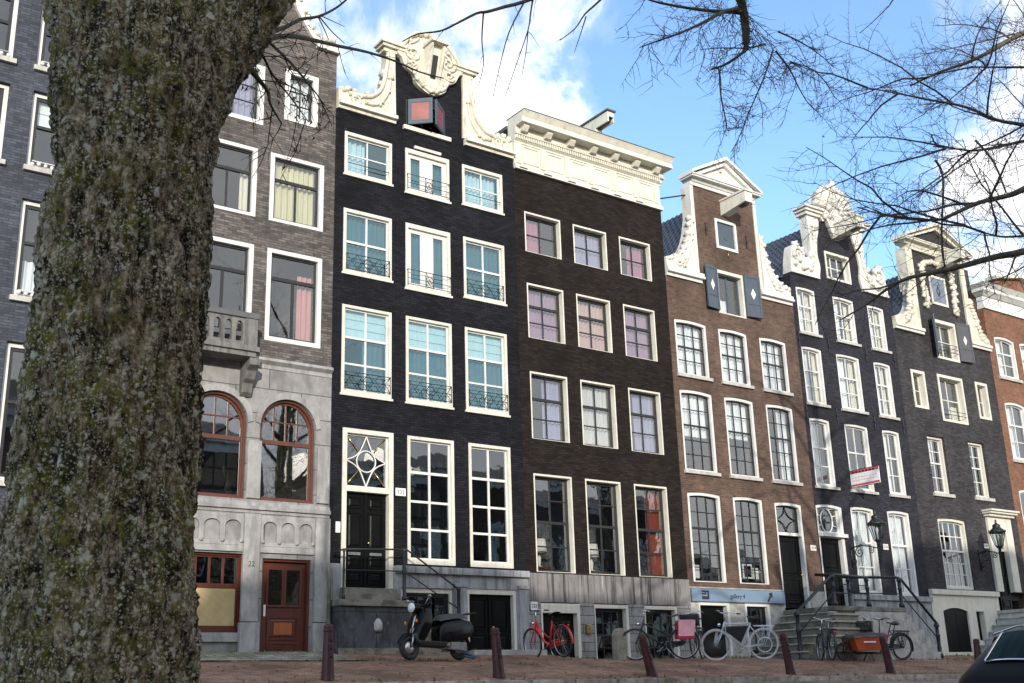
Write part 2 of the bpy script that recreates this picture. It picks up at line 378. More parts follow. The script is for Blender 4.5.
def bark_mat(name, lichen=1.0):
    m, nt, out = new_mat(name)
    v = coords(nt)
    vs = coords(nt, (1.0, 1.0, 0.42))
    ridge = noise_fac(nt, vs, 30.0, 9.0, 0.74, 0.35)
    fine = noise_fac(nt, v, 60.0, 6.0, 0.75)
    col = ramp(nt, ridge, [(0.42, (0.012, 0.008, 0.005)), (0.48, (0.14, 0.095, 0.057)), (0.55, (0.38, 0.285, 0.185)), (0.66, (0.66, 0.55, 0.40))])
    f2 = ramp(nt, fine, [(0.36, 0.4), (0.58, 1.4)])
    col = mixc(nt, 1.0, col, f2, 'MULTIPLY')
    vf = coords(nt, (1.0, 1.0, 0.11))
    fur = noise_fac(nt, vf, 15.0, 5.0, 0.6, 0.5)
    col = mixc(nt, ramp(nt, fur, [(0.40, 0.95), (0.49, 0.0)]), col, (0.015, 0.011, 0.007))
    # moss grows in soft patches
    mo = noise_fac(nt, v, 3.2, 8.0, 0.75)
    mo2 = noise_fac(nt, v, 26.0, 5.0, 0.7)
    mm = N(nt, 'ShaderNodeMath', operation='MULTIPLY')
    L(nt, ramp(nt, mo, [(0.42, 0.0), (0.58, 1.0)]), mm.inputs[0])
    L(nt, ramp(nt, mo2, [(0.42, 0.0), (0.6, 0.9)]), mm.inputs[1])
    col = mixc(nt, mm.outputs[0], col, (0.25, 0.235, 0.035))
    # grey-green lichen rosettes of several sizes
    for sc, thr, c, seed, w in ((13.0, 0.27, (0.84, 0.82, 0.64), 0.0, 0.95), (30.0, 0.36, (0.80, 0.75, 0.58), 3.1, 0.9), (58.0, 0.42, (0.84, 0.78, 0.60), 7.7, 0.85), (110.0, 0.45, (0.80, 0.74, 0.57), 12.3, 0.8)):
        mp = N(nt, 'ShaderNodeMapping')
        mp.inputs['Location'].default_value = (seed, seed * 0.7, seed * 1.3)
        L(nt, v, mp.inputs['Vector'])
        wn = N(nt, 'ShaderNodeTexNoise')
        wn.inputs['Scale'].default_value = sc * 2.2
        wn.inputs['Detail'].default_value = 4.0
        L(nt, mp.outputs['Vector'], wn.inputs['Vector'])
        off = N(nt, 'ShaderNodeVectorMath', operation='SCALE')
        off.inputs['Scale'].default_value = 0.9 / sc
        L(nt, wn.outputs['Color'], off.inputs[0])
        add = N(nt, 'ShaderNodeVectorMath', operation='ADD')
        L(nt, mp.outputs['Vector'], add.inputs[0])
        L(nt, off.outputs[0], add.inputs[1])
        vo = N(nt, 'ShaderNodeTexVoronoi')
        vo.inputs['Scale'].default_value = sc
        L(nt, add.outputs[0], vo.inputs['Vector'])
        spot = ramp(nt, vo.outputs['Distance'], [(thr * 0.55, 1.0), (thr, 0.0)])
        sp = N(nt, 'ShaderNodeSeparateXYZ')
        L(nt, vo.outputs['Color'], sp.inputs[0])
        pick = ramp(nt, sp.outputs['X'], [(0.40, 0.0), (0.52, 1.0)])
        mu = N(nt, 'ShaderNodeMath', operation='MULTIPLY')
        L(nt, spot, mu.inputs[0])
        L(nt, pick, mu.inputs[1])
        clus = noise_fac(nt, v, 5.0, 4.0, 0.6)
        mu2 = N(nt, 'ShaderNodeMath', operation='MULTIPLY')
        L(nt, mu.outputs[0], mu2.inputs[0])
        L(nt, ramp(nt, clus, [(0.30, 0.0), (0.52, w * lichen)]), mu2.inputs[1])
        cc = mixc(nt, fine, tuple(x * 0.6 for x in c), tuple(x * 1.25 for x in c))
        col = mixc(nt, mu2.outputs[0], col, cc)
    # a few mustard specks
    vo = N(nt, 'ShaderNodeTexVoronoi')
    vo.inputs['Scale'].default_value = 21.0
    L(nt, v, vo.inputs['Vector'])
    sp = N(nt, 'ShaderNodeSeparateXYZ')
    L(nt, vo.outputs['Color'], sp.inputs[0])
    mu = N(nt, 'ShaderNodeMath', operation='MULTIPLY')
    L(nt, ramp(nt, vo.outputs['Distance'], [(0.12, 1.0), (0.2, 0.0)]), mu.inputs[0])
    L(nt, ramp(nt, sp.outputs['Y'], [(0.9, 0.0), (0.93, 0.8)]), mu.inputs[1])
    col = mixc(nt, mu.outputs[0], col, (0.30, 0.22, 0.03))
    h0 = N(nt, 'ShaderNodeMath', operation='MULTIPLY_ADD')
    L(nt, fine, h0.inputs[0])
    h0.inputs[1].default_value = 0.45
    L(nt, ridge, h0.inputs[2])
    hh = N(nt, 'ShaderNodeMath', operation='ADD')
    L(nt, h0.outputs[0], hh.inputs[0])
    L(nt, fur, hh.inputs[1])
    finish(nt, out, col, 0.9, hh.outputs[0], 0.035, 1.0, 0.0, 0.2)
    return m
M['bark'] = bark_mat('mossy lichen elm bark')
M['limb'] = plain('mossy limb bark', (0.11, 0.095, 0.06), 0.85, 0.5, 9.0, bump=0.8, dirt=0.5, dirtc=(0.05, 0.06, 0.02))
M['twig'] = plain('dark twig bark', (0.075, 0.052, 0.045), 0.7, 0.35, 12.0)
M['deadleaf'] = plain('rust brown dead leaf', (0.26, 0.085, 0.03), 0.7, 0.4, 9.0)
M['purpleleaf'] = plain('purple brown dead leaf', (0.20, 0.07, 0.065), 0.7, 0.4, 9.0)

# ------------------------------------------------------------------ mesh builder
def worg(o):
    p = Vector((0, 0, 0))
    while o is not None:
        p += o.location
        o = o.parent
    return p

class MB:
    def __init__(self):
        self.v = []
        self.f = []
        self.s = []

    def add(self, vs, fs, smooth=False):
        b = len(self.v)
        self.v += [tuple(x) for x in vs]
        for f in fs:
            self.f.append(tuple(i + b for i in f))
            self.s.append(smooth)
        return self

    def box(self, x0, x1, y0, y1, z0, z1):
        vs = [(x0, y0, z0), (x1, y0, z0), (x1, y1, z0), (x0, y1, z0), (x0, y0, z1), (x1, y0, z1), (x1, y1, z1), (x0, y1, z1)]
        return self.add(vs, [(0, 3, 2, 1), (4, 5, 6, 7), (0, 1, 5, 4), (1, 2, 6, 5), (2, 3, 7, 6), (3, 0, 4, 7)])

    def hexa(self, a, b):
        """a, b: two quads of four points, joined into a solid"""
        return self.add(list(a) + list(b), [(0, 3, 2, 1), (4, 5, 6, 7), (0, 1, 5, 4), (1, 2, 6, 5), (2, 3, 7, 6), (3, 0, 4, 7)])

    def prism(self, outer, y0, y1, holes=(), axis='y', back=True):
        loops = [list(outer)] + [list(h) for h in holes]
        pts = [p for l in loops for p in l]
        tris = tessellate_polygon([[Vector((p[0], p[1], 0)) for p in l] for l in loops])
        n = len(pts)
        if axis == 'y':
            mk = lambda p, t: (p[0], t, p[1])
        elif axis == 'x':
            mk = lambda p, t: (t, p[0], p[1])
        else:
            mk = lambda p, t: (p[0], p[1], t)
        vs = [mk(p, y0) for p in pts] + [mk(p, y1) for p in pts]
        fs = []
        for t in tris:
            fs.append(tuple(t))
            if back:
                fs.append(tuple(i + n for i in reversed(t)))
        k = 0
        for l in loops:
            m = len(l)
            for i in range(m):
                a, b = k + i, k + (i + 1) % m
                fs.append((a, b, b + n, a + n))
            k += m
        self.add(vs, fs)
        return self

    def tube(self, pts, r, n=6, cap=True, smooth=True):
        pts = [Vector(p) for p in pts]
        if not isinstance(r, (list, tuple)):
            r = [r] * len(pts)
        up = None
        rings = []
        for i, p in enumerate(pts):
            a = pts[max(0, i - 1)]
            b = pts[min(len(pts) - 1, i + 1)]
            t = (b - a)
            if t.length < 1e-9:
                t = Vector((0, 0, 1))
            t.normalize()
            if up is None:
                ref = Vector((0, 0, 1)) if abs(t.z) < 0.9 else Vector((1, 0, 0))
                up = t.cross(ref).normalized()
            else:
                up = (up - t * up.dot(t))
                if up.length < 1e-6:
                    up = t.orthogonal()
                up.normalize()
            w = t.cross(up)
            rings.append([p + (up * math.cos(2 * math.pi * k / n) + w * math.sin(2 * math.pi * k / n)) * r[i] for k in range(n)])
        vs = [q for g in rings for q in g]
        fs = []
        for i in range(len(rings) - 1):
            for k in range(n):
                k2 = (k + 1) % n
                fs.append((i * n + k, i * n + k2, (i + 1) * n + k2, (i + 1) * n + k))
        self.add(vs, fs, smooth)
        if cap:
            b = len(self.v) - len(vs)
            self.f.append(tuple(b + k for k in reversed(range(n))))
            self.s.append(False)
            e = b + (len(rings) - 1) * n
            self.f.append(tuple(e + k for k in range(n)))
            self.s.append(False)
        return self

    def lathe(self, prof, c=(0, 0, 0), n=16, smooth=True):
        vs = []
        for (r, z) in prof:
            for k in range(n):
                a = 2 * math.pi * k / n
                vs.append((c[0] + r * math.cos(a), c[1] + r * math.sin(a), c[2] + z))
        fs = []
        for i in range(len(prof) - 1):
            for k in range(n):
                k2 = (k + 1) % n
                fs.append((i * n + k, i * n + k2, (i + 1) * n + k2, (i + 1) * n + k))
        fs.append(tuple(reversed(range(n))))
        e = (len(prof) - 1) * n
        fs.append(tuple(e + k for k in range(n)))
        return self.add(vs, fs, smooth)

    def ring(self, c, Rr, r, n=28, m=6, ax=(0, 1, 0)):
        """torus round axis ax"""
        ax = Vector(ax).normalized()
        u = ax.orthogonal().normalized()
        w = ax.cross(u)
        c = Vector(c)
        vs = []
        for i in range(n):
            a = 2 * math.pi * i / n
            d = u * math.cos(a) + w * math.sin(a)
            for k in range(m):
                b = 2 * math.pi * k / m
                vs.append(c + d * (Rr + r * math.cos(b)) + ax * (r * math.sin(b)))
        fs = []
        for i in range(n):
            i2 = (i + 1) % n
            for k in range(m):
                k2 = (k + 1) % m
                fs.append((i * m + k, i2 * m + k, i2 * m + k2, i * m + k2))
        return self.add(vs, fs, True)

    def blob(self, c, rx, ry, rz, nu=8, nv=6, rnd=None, amp=0.0):
        vs = [(c[0], c[1], c[2] - rz)]
        for i in range(1, nv):
            t = math.pi * i / nv
            for k in range(nu):
                a = 2 * math.pi * k / nu
                j = 1 + (rnd.uniform(-amp, amp) if rnd else 0)
                vs.append((c[0] + rx * j * math.sin(t) * math.cos(a), c[1] + ry * j * math.sin(t) * math.sin(a), c[2] - rz * j * math.cos(t)))
        vs.append((c[0], c[1], c[2] + rz))
        fs = []
        for k in range(nu):
            fs.append((0, 1 + (k + 1) % nu, 1 + k))
        for i in range(nv - 2):
            for k in range(nu):
                k2 = (k + 1) % nu
                fs.append((1 + i * nu + k, 1 + i * nu + k2, 1 + (i + 1) * nu + k2, 1 + (i + 1) * nu + k))
        e = len(vs) - 1
        o = 1 + (nv - 2) * nu
        for k in range(nu):
            fs.append((e, o + k, o + (k + 1) % nu))
        return self.add(vs, fs, True)

    def grid(self, fn, nu, nv, smooth=True):
        vs = [fn(i / nu, j / nv) for j in range(nv + 1) for i in range(nu + 1)]
        fs = [(j * (nu + 1) + i, j * (nu + 1) + i + 1, (j + 1) * (nu + 1) + i + 1, (j + 1) * (nu + 1) + i) for j in range(nv) for i in range(nu)]
        return self.add(vs, fs, smooth)

    def build(self, name, mat, parent=None, label=None, fix=False, bevel=0.0, subsurf=0):
        o0 = worg(parent) if parent is not None else Vector((0, 0, 0))
        me = bpy.data.meshes.new(name)
        me.from_pydata([(v[0] - o0.x, v[1] - o0.y, v[2] - o0.z) for v in self.v], [], self.f)
        me.polygons.foreach_set('use_smooth', self.s)
        if isinstance(mat, str):
            mat = M[mat]
        me.materials.append(mat)
        me.update()
        if fix:
            bm = bmesh.new()
            bm.from_mesh(me)
            bmesh.ops.recalc_face_normals(bm, faces=bm.faces)
            bm.to_mesh(me)
            bm.free()
        o = bpy.data.objects.new(name, me)
        COL.objects.link(o)
        if parent is not None:
            o.parent = parent
        if bevel > 0:
            b = o.modifiers.new('bevel', 'BEVEL')
            b.width = bevel
            b.segments = 2
            b.limit_method = 'ANGLE'
        if subsurf:
            s = o.modifiers.new('subd', 'SUBSURF')
            s.levels = subsurf
            s.render_levels = subsurf
        if label:
            o['label'] = label
        return o

def thing(name, label, cat, loc, group=None, rot=None):
    o = bpy.data.objects.new(name, None)
    o.empty_display_size = 0.3
    COL.objects.link(o)
    o.location = loc
    if rot:
        o.rotation_euler = rot
    o['label'] = label
    o['category'] = cat
    if group:
        o['group'] = group
    return o

def tag(o, label=None, cat=None, group=None, kind=None):
    for k, v in (('label', label), ('category', cat), ('group', group), ('kind', kind)):
        if v:
            o[k] = v
    return o

def copy_tree(o, parent=None):
    c = o.copy()
    COL.objects.link(c)
    if parent is not None:
        c.parent = parent
    for ch in list(o.children):
        copy_tree(ch, c)
    return c

def lettering(text, size, mat, parent, loc, rot, name='lettering', depth=0.004):
    cu = bpy.data.curves.new('lettering', 'FONT')
    cu.body = text
    cu.size = size
    cu.extrude = depth
    cu.align_x = 'CENTER'
    cu.align_y = 'CENTER'
    tmp = bpy.data.objects.new('tmp', cu)
    COL.objects.link(tmp)
    bpy.context.view_layer.update()
    me = bpy.data.meshes.new_from_object(tmp.evaluated_get(bpy.context.evaluated_depsgraph_get()))
    bpy.data.objects.remove(tmp)
    me.transform(Matrix.Rotation(rot[2], 4, 'Z') @ Matrix.Rotation(rot[1], 4, 'Y') @ Matrix.Rotation(rot[0], 4, 'X'))
    o0 = worg(parent)
    me.transform(Matrix.Translation(Vector(loc) - o0))
    me.materials.clear()
    me.materials.append(M[mat])
    o = bpy.data.objects.new(name, me)
    COL.objects.link(o)
    o.parent = parent
    return o
# ------------------------------------------------------------------ openings and windows
def opening(x0, x1, z0, z1, rise=0.0, ell=False, n=12):
    p = [(x0, z0), (x1, z0)]
    if rise <= 0:
        return p + [(x1, z1), (x0, z1)]
    cx, hw = (x0 + x1) / 2, (x1 - x0) / 2
    for i in range(n + 1):
        if ell:
            a = math.pi * i / n
            x, z = cx + hw * math.cos(a), z1 - rise + rise * math.sin(a)
        else:
            u = 1 - 2 * i / n
            x, z = cx + hw * u, z1 - rise * u * u
        p.append((x, z))
    return p

def top_at(x, x0, x1, z1, rise, ell):
    if rise <= 0:
        return z1
    u = min(1, abs((x - (x0 + x1) / 2) / ((x1 - x0) / 2)))
    return z1 - rise + rise * math.sqrt(1 - u * u) if ell else z1 - rise * u * u

def drape(x0, x1, z0, z1, y, fold=0.15, amp=0.05, rnd=RND):
    mb = MB()
    n = max(6, int((x1 - x0) / 0.025))
    ph = rnd.uniform(0, 6)
    def fn(u, v):
        x = x0 + (x1 - x0) * u
        w = math.sin(x / fold * 6.283 + ph + 0.7 * math.sin(x * 7 + ph)) * amp * (0.6 + 0.4 * (1 - v))
        return (x, y + w, z0 + (z1 - z0) * v)
    mb.grid(fn, n, 3)
    return mb

def window(h, x0, x1, z0, z1, fm, sm, secs, fw=0.07, ft=None, fb=None, f0=-0.015, f1=0.14, sy=0.06, st=0.05, rail=0.045,
           munt=0.026, mr=0.05, rise=0.0, ell=False, g='G', curt=(), sill=None, name='window', tilt=0.35, noglass=False, label=None):
    """one window: the frame is the part; sash, panes, sill and curtains are its sub-parts"""
    ft = fw if ft is None else ft
    fb = fw if fb is None else fb
    E = 0.006
    fr = MB().prism(opening(x0 + E, x1 - E, z0 + E, z1 - E, rise, ell), F + f0, F + f1,
                    [opening(x0 + fw, x1 - fw, z0 + fb, z1 - ft, rise, ell)]).build(name, fm, h, label, fix=True)
    a0, a1, b0, b1 = x0 + fw, x1 - fw, z0 + fb, z1 - ft
    sa = MB()
    y0, y1 = F + sy, F + sy + st
    e = 0.003
    sa.prism(opening(a0 + e, a1 - e, b0 + e, b1 - e, rise, ell), y0, y1, [opening(a0 + rail, a1 - rail, b0 + rail, b1 - rail, rise, ell)])
    gx0, gx1, gz0, gz1 = a0 + rail, a1 - rail, b0 + rail, b1 - rail
    H = gz1 - gz0
    zt = gz1
    pn = MB()
    for i, (fr_, nc, nr) in enumerate(secs):
        zb = zt - H * fr_
        if i == len(secs) - 1:
            zb = gz0
        za, zz = (zb + (mr / 2 if i < len(secs) - 1 else 0)), (zt - (mr / 2 if i > 0 else 0))
        if i > 0:
            off = 0.0
            sa.box(gx0 - 0.01, gx1 + 0.01, y0 - 0.008, y1 + 0.006, zt - mr / 2, zt + mr / 2)
        for c in range(1, nc):
            x = gx0 + (gx1 - gx0) * c / nc
            tp = min(zz, top_at(x, a0 + rail, a1 - rail, gz1, rise, ell)) if i == 0 else zz
            sa.box(x - munt / 2, x + munt / 2, y0 + 0.008, y1 - 0.004, za - 0.004, tp + 0.004)
        for r_ in range(1, nr):
            z = za + (zz - za) * r_ / nr
            sa.box(gx0 - 0.004, gx1 + 0.004, y0 + 0.010, y1 - 0.006, z - munt / 2, z + munt / 2)
        yg = y0 + st * 0.6
        for c in range(nc):
            for r_ in range(nr):
                px0, px1 = gx0 + (gx1 - gx0) * c / nc, gx0 + (gx1 - gx0) * (c + 1) / nc
                pz0, pz1 = za + (zz - za) * r_ / nr, za + (zz - za) * (r_ + 1) / nr
                tx = math.tan(R(RND.uniform(-tilt, tilt))) * (px1 - px0) / 2
                tz = math.tan(R(RND.uniform(-tilt, tilt))) * (pz1 - pz0) / 2
                pn.add([(px0, yg - tx - tz, pz0), (px1, yg + tx - tz, pz0), (px1, yg + tx + tz, pz1), (px0, yg - tx + tz, pz1)], [(0, 1, 2, 3)])
        zt = zb
    sa.build('sash', sm, fr, fix=True)
    if not noglass:
        pn.build('pane', g, fr)
    for c in curt:
        kind, m = c[0], c[1]
        if kind == 'drape':
            u0, u1, v0, v1 = c[2:6]
            drape(a0 + (a1 - a0) * u0, a0 + (a1 - a0) * u1, b0 + (b1 - b0) * v0, b0 + (b1 - b0) * v1, F + sy + st + 0.12).build('curtain', m, fr)
        elif kind == 'blind':
            v0, v1 = c[2:4]
            mb = MB()
            zz0, zz1 = b0 + (b1 - b0) * v0, b0 + (b1 - b0) * v1
            nb = max(2, int((zz1 - zz0) / 0.22))
            for k in range(nb):
                q0, q1 = zz0 + (zz1 - zz0) * k / nb, zz0 + (zz1 - zz0) * (k + 1) / nb
                yb = F + sy + st + 0.06
                mb.add([(a0 + 0.01, yb, q0), (a1 - 0.01, yb, q0), (a1 - 0.01, yb + 0.02, q1), (a0 + 0.01, yb + 0.02, q1)], [(0, 1, 2, 3)])
            mb.build('blind', m, fr)
    if sill:
        m, hgt, proj, ext = sill
        MB().box(x0 - ext, x1 + ext, F - proj, F + f1 - 0.02, z0 - hgt, z0 - 0.001).build('sill', m, fr, bevel=0.008)
    return fr

def wall(h, outline, holes, mat, name='wall', y0=0.0, y1=0.3):
    return MB().prism(outline, F + y0, F + y1, holes).build(name, mat, h, fix=True)

def shell(h, xl, xr, ztop, storeys, mat, roof=None, depth=12.0, zlow=1.6, rm='tile'):
    """party walls, back, dim rooms and roof behind the facade"""
    e = 0.012
    s = MB()
    s.box(xl + e, xl + 0.25, F + 0.302, F + depth, zlow, ztop)
    s.build('side_wall', mat, h)
    MB().box(xr - 0.25, xr - e, F + 0.302, F + depth, zlow, ztop).build('side_wall', mat, h)
    MB().box(xl + 0.252, xr - 0.252, F + depth - 0.25, F + depth, zlow, ztop).build('back_wall', mat, h)
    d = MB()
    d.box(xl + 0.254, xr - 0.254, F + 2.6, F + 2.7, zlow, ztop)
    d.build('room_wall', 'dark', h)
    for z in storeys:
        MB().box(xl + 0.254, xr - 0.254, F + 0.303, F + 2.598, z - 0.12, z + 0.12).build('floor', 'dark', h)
    if roof:
        kind = roof[0]
        r = MB()
        if kind == 'ridge':       # ridge runs away from the street
            zr = roof[1]
            xm = roof[2] if len(roof) > 2 else (xl + xr) / 2
            for sgn, xe in ((-1, xl - 0.02), (1, xr + 0.02)):
                r = MB()
                # rows of pantiles, stepped, with rolls
                nrow = 16
                x_in, z_in = xm, zr
                nroll = int(depth / 0.24)
                def fn(u, v, xe=xe):
                    k = v * nrow
                    fr_ = k - math.floor(k) if v < 1 else 1.0
                    x = xe + (x_in - xe) * v
                    z = ztop - 0.05 + (z_in - ztop + 0.05) * v
                    yy = F + 0.31 + (depth - 0.3) * u
                    lift = 0.05 * abs(math.sin(u * nroll * math.pi)) + 0.05 * (1 - fr_)
                    return (x, yy, z + lift)
                r.grid(fn, nroll * 4, nrow * 3, smooth=False)
                r.build('roof', rm, h)
        elif kind == 'flat':
            r.box(xl + 0.02, xr - 0.02, F + 0.32, F + depth, ztop, ztop + 0.12)
            r.build('roof', 'lead', h)

def frieze_profile(mb, x0, x1, layers, lmax=9.0, rmax=9.0):
    """stack of horizontal mouldings: (z0, z1, proj0, proj1)"""
    for (z0, z1, p0, p1) in layers:
        l0, l1, r0, r1 = min(p0, lmax), min(p1, lmax), min(p0, rmax), min(p1, rmax)
        mb.hexa([(x0 - l0, F - p0, z0), (x1 + r0, F - p0, z0), (x1 + r0, F + 0.25, z0), (x0 - l0, F + 0.25, z0)],
                [(x0 - l1, F - p1, z1), (x1 + r1, F - p1, z1), (x1 + r1, F + 0.25, z1), (x0 - l1, F + 0.25, z1)])

def smooth_poly(pts, n=6):
    """Catmull-Rom through the points"""
    P = [Vector((p[0], p[1])) for p in pts]
    out = []
    for i in range(len(P) - 1):
        p0, p1, p2, p3 = P[max(0, i - 1)], P[i], P[i + 1], P[min(len(P) - 1, i + 2)]
        for k in range(n):
            t = k / n
            q = 0.5 * ((2 * p1) + (p2 - p0) * t + (2 * p0 - 5 * p1 + 4 * p2 - p3) * t * t + (3 * p1 - p0 - 3 * p2 + p3) * t ** 3)
            out.append((q.x, q.y))
    out.append((P[-1].x, P[-1].y))
    return out

def carve(mb, pts, r0, r1, y, rnd, bumps=0):
    """a carved scroll: a tapering rounded band lying on the stone"""
    q = smooth_poly(pts, 5)
    n = len(q)
    mb.tube([(x, y, z) for x, z in q], [r0 + (r1 - r0) * i / (n - 1) for i in range(n)], 6)
    for _ in range(bumps):
        i = rnd.randrange(n)
        mb.blob((q[i][0] + rnd.uniform(-.05, .05), y - 0.02, q[i][1] + rnd.uniform(-.05, .05)), r0 * 1.2, r0, r0 * 1.1, 7, 5, rnd, .25)

def spiral(c, r0, r1, turns, a0, n=26):
    return [(c[0] + (r0 + (r1 - r0) * i / n) * math.cos(a0 + turns * 6.283 * i / n), c[1] + (r0 + (r1 - r0) * i / n) * math.sin(a0 + turns * 6.283 * i / n)) for i in range(n + 1)]

def iron_rail(x0, x1, z0, z1, y, kind=0):
    mb = MB()
    r = 0.011
    for z in (z0, z1):
        mb.tube([(x0, y, z), (x1, y, z)], r, 5)
    for x in (x0, x1):
        mb.tube([(x, y, z0 - .02), (x, y, z1 + .02)], r, 5)
        mb.tube([(x, y, z1), (x, F + .02, z1)], r, 4)
    if kind == 1:
        zm = (z0 + z1) / 2
        mb.tube([(x0, y, zm), (x1, y, zm)], r * .8, 5)
        n = 4
        for i in range(n):
            xa, xb = x0 + (x1 - x0) * i / n, x0 + (x1 - x0) * (i + 1) / n
            mb.tube([(xa, y, z0), (xb, y, z1)], r * .7, 4)
            mb.tube([(xa, y, z1), (xb, y, z0)], r * .7, 4)
        mb.ring(((x0 + x1) / 2, y, zm), (z1 - z0) * .3, r * .8, 16, 4)
    elif kind == 2:
        mb.tube([(x0, y, z0 * .6 + z1 * .4), (x1, y, z0 * .6 + z1 * .4)], r * .8, 5)
        cx = (x0 + x1) / 2
        for dx in (-.12, .12):
            mb.tube([(cx + dx, y, z0), (cx + dx, y, z1)], r * .8, 4)
        mb.ring((cx, y, (z0 + z1) / 2), .1, r * .8, 14, 4)
        mb.tube([(cx - .12, y, z0), (cx + .12, y, z1)], r * .6, 4)
        mb.tube([(cx - .12, y, z1), (cx + .12, y, z0)], r * .6, 4)
    return mb

def panel_door(h, x0, x1, z0, z1, mat, leaves=1, rows=((.04, .2), (.24, .52), (.56, .9)), y=0.16, handle='brass', name='door', label=None, slot=False):
    d = MB()
    d.box(x0, x1, F + y, F + y + .06, z0, z1)
    w = (x1 - x0) / leaves
    for k in range(leaves):
        a, b = x0 + k * w, x0 + (k + 1) * w
        for (u0, u1) in rows:
            q0, q1 = z0 + (z1 - z0) * u0, z0 + (z1 - z0) * u1
            m = w * .14
            # raised moulding round a fielded panel
            d.prism([(a + m, q0), (b - m, q0), (b - m, q1), (a + m, q1)], F + y - .022, F + y + .001,
                    [[(a + m + .035, q0 + .035), (b - m - .035, q0 + .035), (b - m - .035, q1 - .035), (a + m + .035, q1 - .035)]])
            d.hexa([(a + m + .06, F + y - .001, q0 + .06), (b - m - .06, F + y - .001, q0 + .06), (b - m - .06, F + y - .001, q1 - .06), (a + m + .06, F + y - .001, q1 - .06)],
                   [(a + m + .09, F + y - .016, q0 + .09), (b - m - .09, F + y - .016, q0 + .09), (b - m - .09, F + y - .016, q1 - .09), (a + m + .09, F + y - .016, q1 - .09)])
    if leaves == 2:
        xm = (x0 + x1) / 2
        d.box(xm - .03, xm + .03, F + y - .03, F + y + .001, z0 + .01, z1 - .01)
    o = d.build(name, mat, h, label, fix=True)
    if handle:
        hb = MB()
        zx = z0 + (z1 - z0) * .46
        hx = x1 - .09 if leaves == 1 else (x0 + x1) / 2 + .07
        hb.blob((hx, F + y - .07, zx), .035, .035, .035)
        hb.tube([(hx, F + y, zx), (hx, F + y - .06, zx)], .014, 6)
        hb.build('handle', handle, o)
    if slot:
        sb = MB()
        for k in range(leaves):
            a, b = x0 + k * w, x0 + (k + 1) * w
            sb.box(a + w * .22, b - w * .22, F + y - .028, F + y - .018, z0 + (z1 - z0) * .33, z0 + (z1 - z0) * .36)
        sb.build('letter_plate', 'steel', o)
    return o

def number_plate(h, x, z, w=.26, hh=.16, txt=True, y=0.0):
    p = MB().box(x - w / 2, x + w / 2, F + y - .022, F + y - .001, z - hh / 2, z + hh / 2).build('number_plate', 'plaque', h, bevel=.006)
    d = MB()
    for k in range(3):   # worn, unreadable figures
        xx = x - w * .26 + k * w * .26
        d.box(xx - .02, xx + .02, F + y - .026, F + y - .021, z - hh * .2, z - hh * .1)
        d.box(xx - .02, xx + .02, F + y - .026, F + y - .021, z + hh * .1, z + hh * .2)
        d.box(xx + .008, xx + .02, F + y - .026, F + y - .021, z - hh * .1, z + hh * .1)
    d.build('numerals', 'ink', p)
    return p

def anchors(h, pts, mat='iron', ln=.5):
    for (x, z) in pts:
        mb = MB()
        mb.box(x - .022, x + .022, F - .03, F - .001, z - ln / 2, z + ln / 2)
        mb.blob((x, F - .04, z), .04, .03, .05)
        mb.build('wall_anchor', mat, h)

E_ = 0.004
# ================================================================== HOUSE: far left, slate blue brick
def house_slate():
    xl, xr, zt = 0.8, 6.7, 18.9
    h = thing('canal_house', 'slate blue brick canal house mostly hidden behind the big mossy trunk', 'house', (xl, F, 2.4), 'row of tall canal houses')
    cols = [(1.0, 2.4), (3.02, 4.5), (5.0, 6.4)]
    rows = [(15.62, 17.35), (13.1, 15.0), (10.02, 12.32), (6.0, 9.0)]
    holes = []
    for (z0, z1) in rows:
        for (a, b) in cols:
            holes.append(opening(a, b, z0, z1))
    for (a, b) in cols:
        holes.append(opening(a, b, 2.75, 5.1))
    wall(h, [(xl + E_, 1.8), (xr - E_, 1.8), (xr - E_, zt), (xl + E_, zt)], holes, 'brick_slate')
    shell(h, xl, xr, zt, (5.5, 9.5, 12.7, 15.3), 'brick_slate', ('flat',))
    for ri, (z0, z1) in enumerate(rows):
        for ci, (a, b) in enumerate(cols):
            cu = [('blind', 'blind', .62, 1.0)] if (ri == 1 and ci == 2) else ([('drape', 'sheer', 0, 1, 0, .4)] if ri == 2 else [])
            w = window(h, a, b, z0, z1, 'white', 'blackmatt', [(.42, 1, 1), (.58, 1, 1)], fw=.10, f0=.10, f1=.22, sy=.13, rail=.07, mr=.07, curt=cu, sill=('sillstone', .12, .09, .06))
            if ci > 0 and ri < 3:
                fl = MB()
                for k in range(9):   # small white pots and trailing rail on the sill
                    x = a + .12 + k * (b - a - .24) / 8
                    fl.blob((x, F - .03, z0 + .05 + RND.uniform(0, .05)), .05, .045, .055, 7, 5, RND, .25)
                fl.tube([(a + .1, F - .06, z0 + .13), (b - .1, F - .06, z0 + .13)], .012, 5)
                fl.build('sill_planter', 'white', w)
    for (a, b) in cols:
        window(h, a, b, 2.75, 5.1, 'white', 'blackmatt', [(.4, 1, 1), (.6, 2, 1)], fw=.10, f0=.10, f1=.22, sy=.13)
    c = MB()
    frieze_profile(c, xl + .05, xr - .05, [(zt, zt + .25, .05, .05), (zt + .25, zt + .6, .1, .4)])
    c.build('cornice', 'cream_stone', h)
    return h

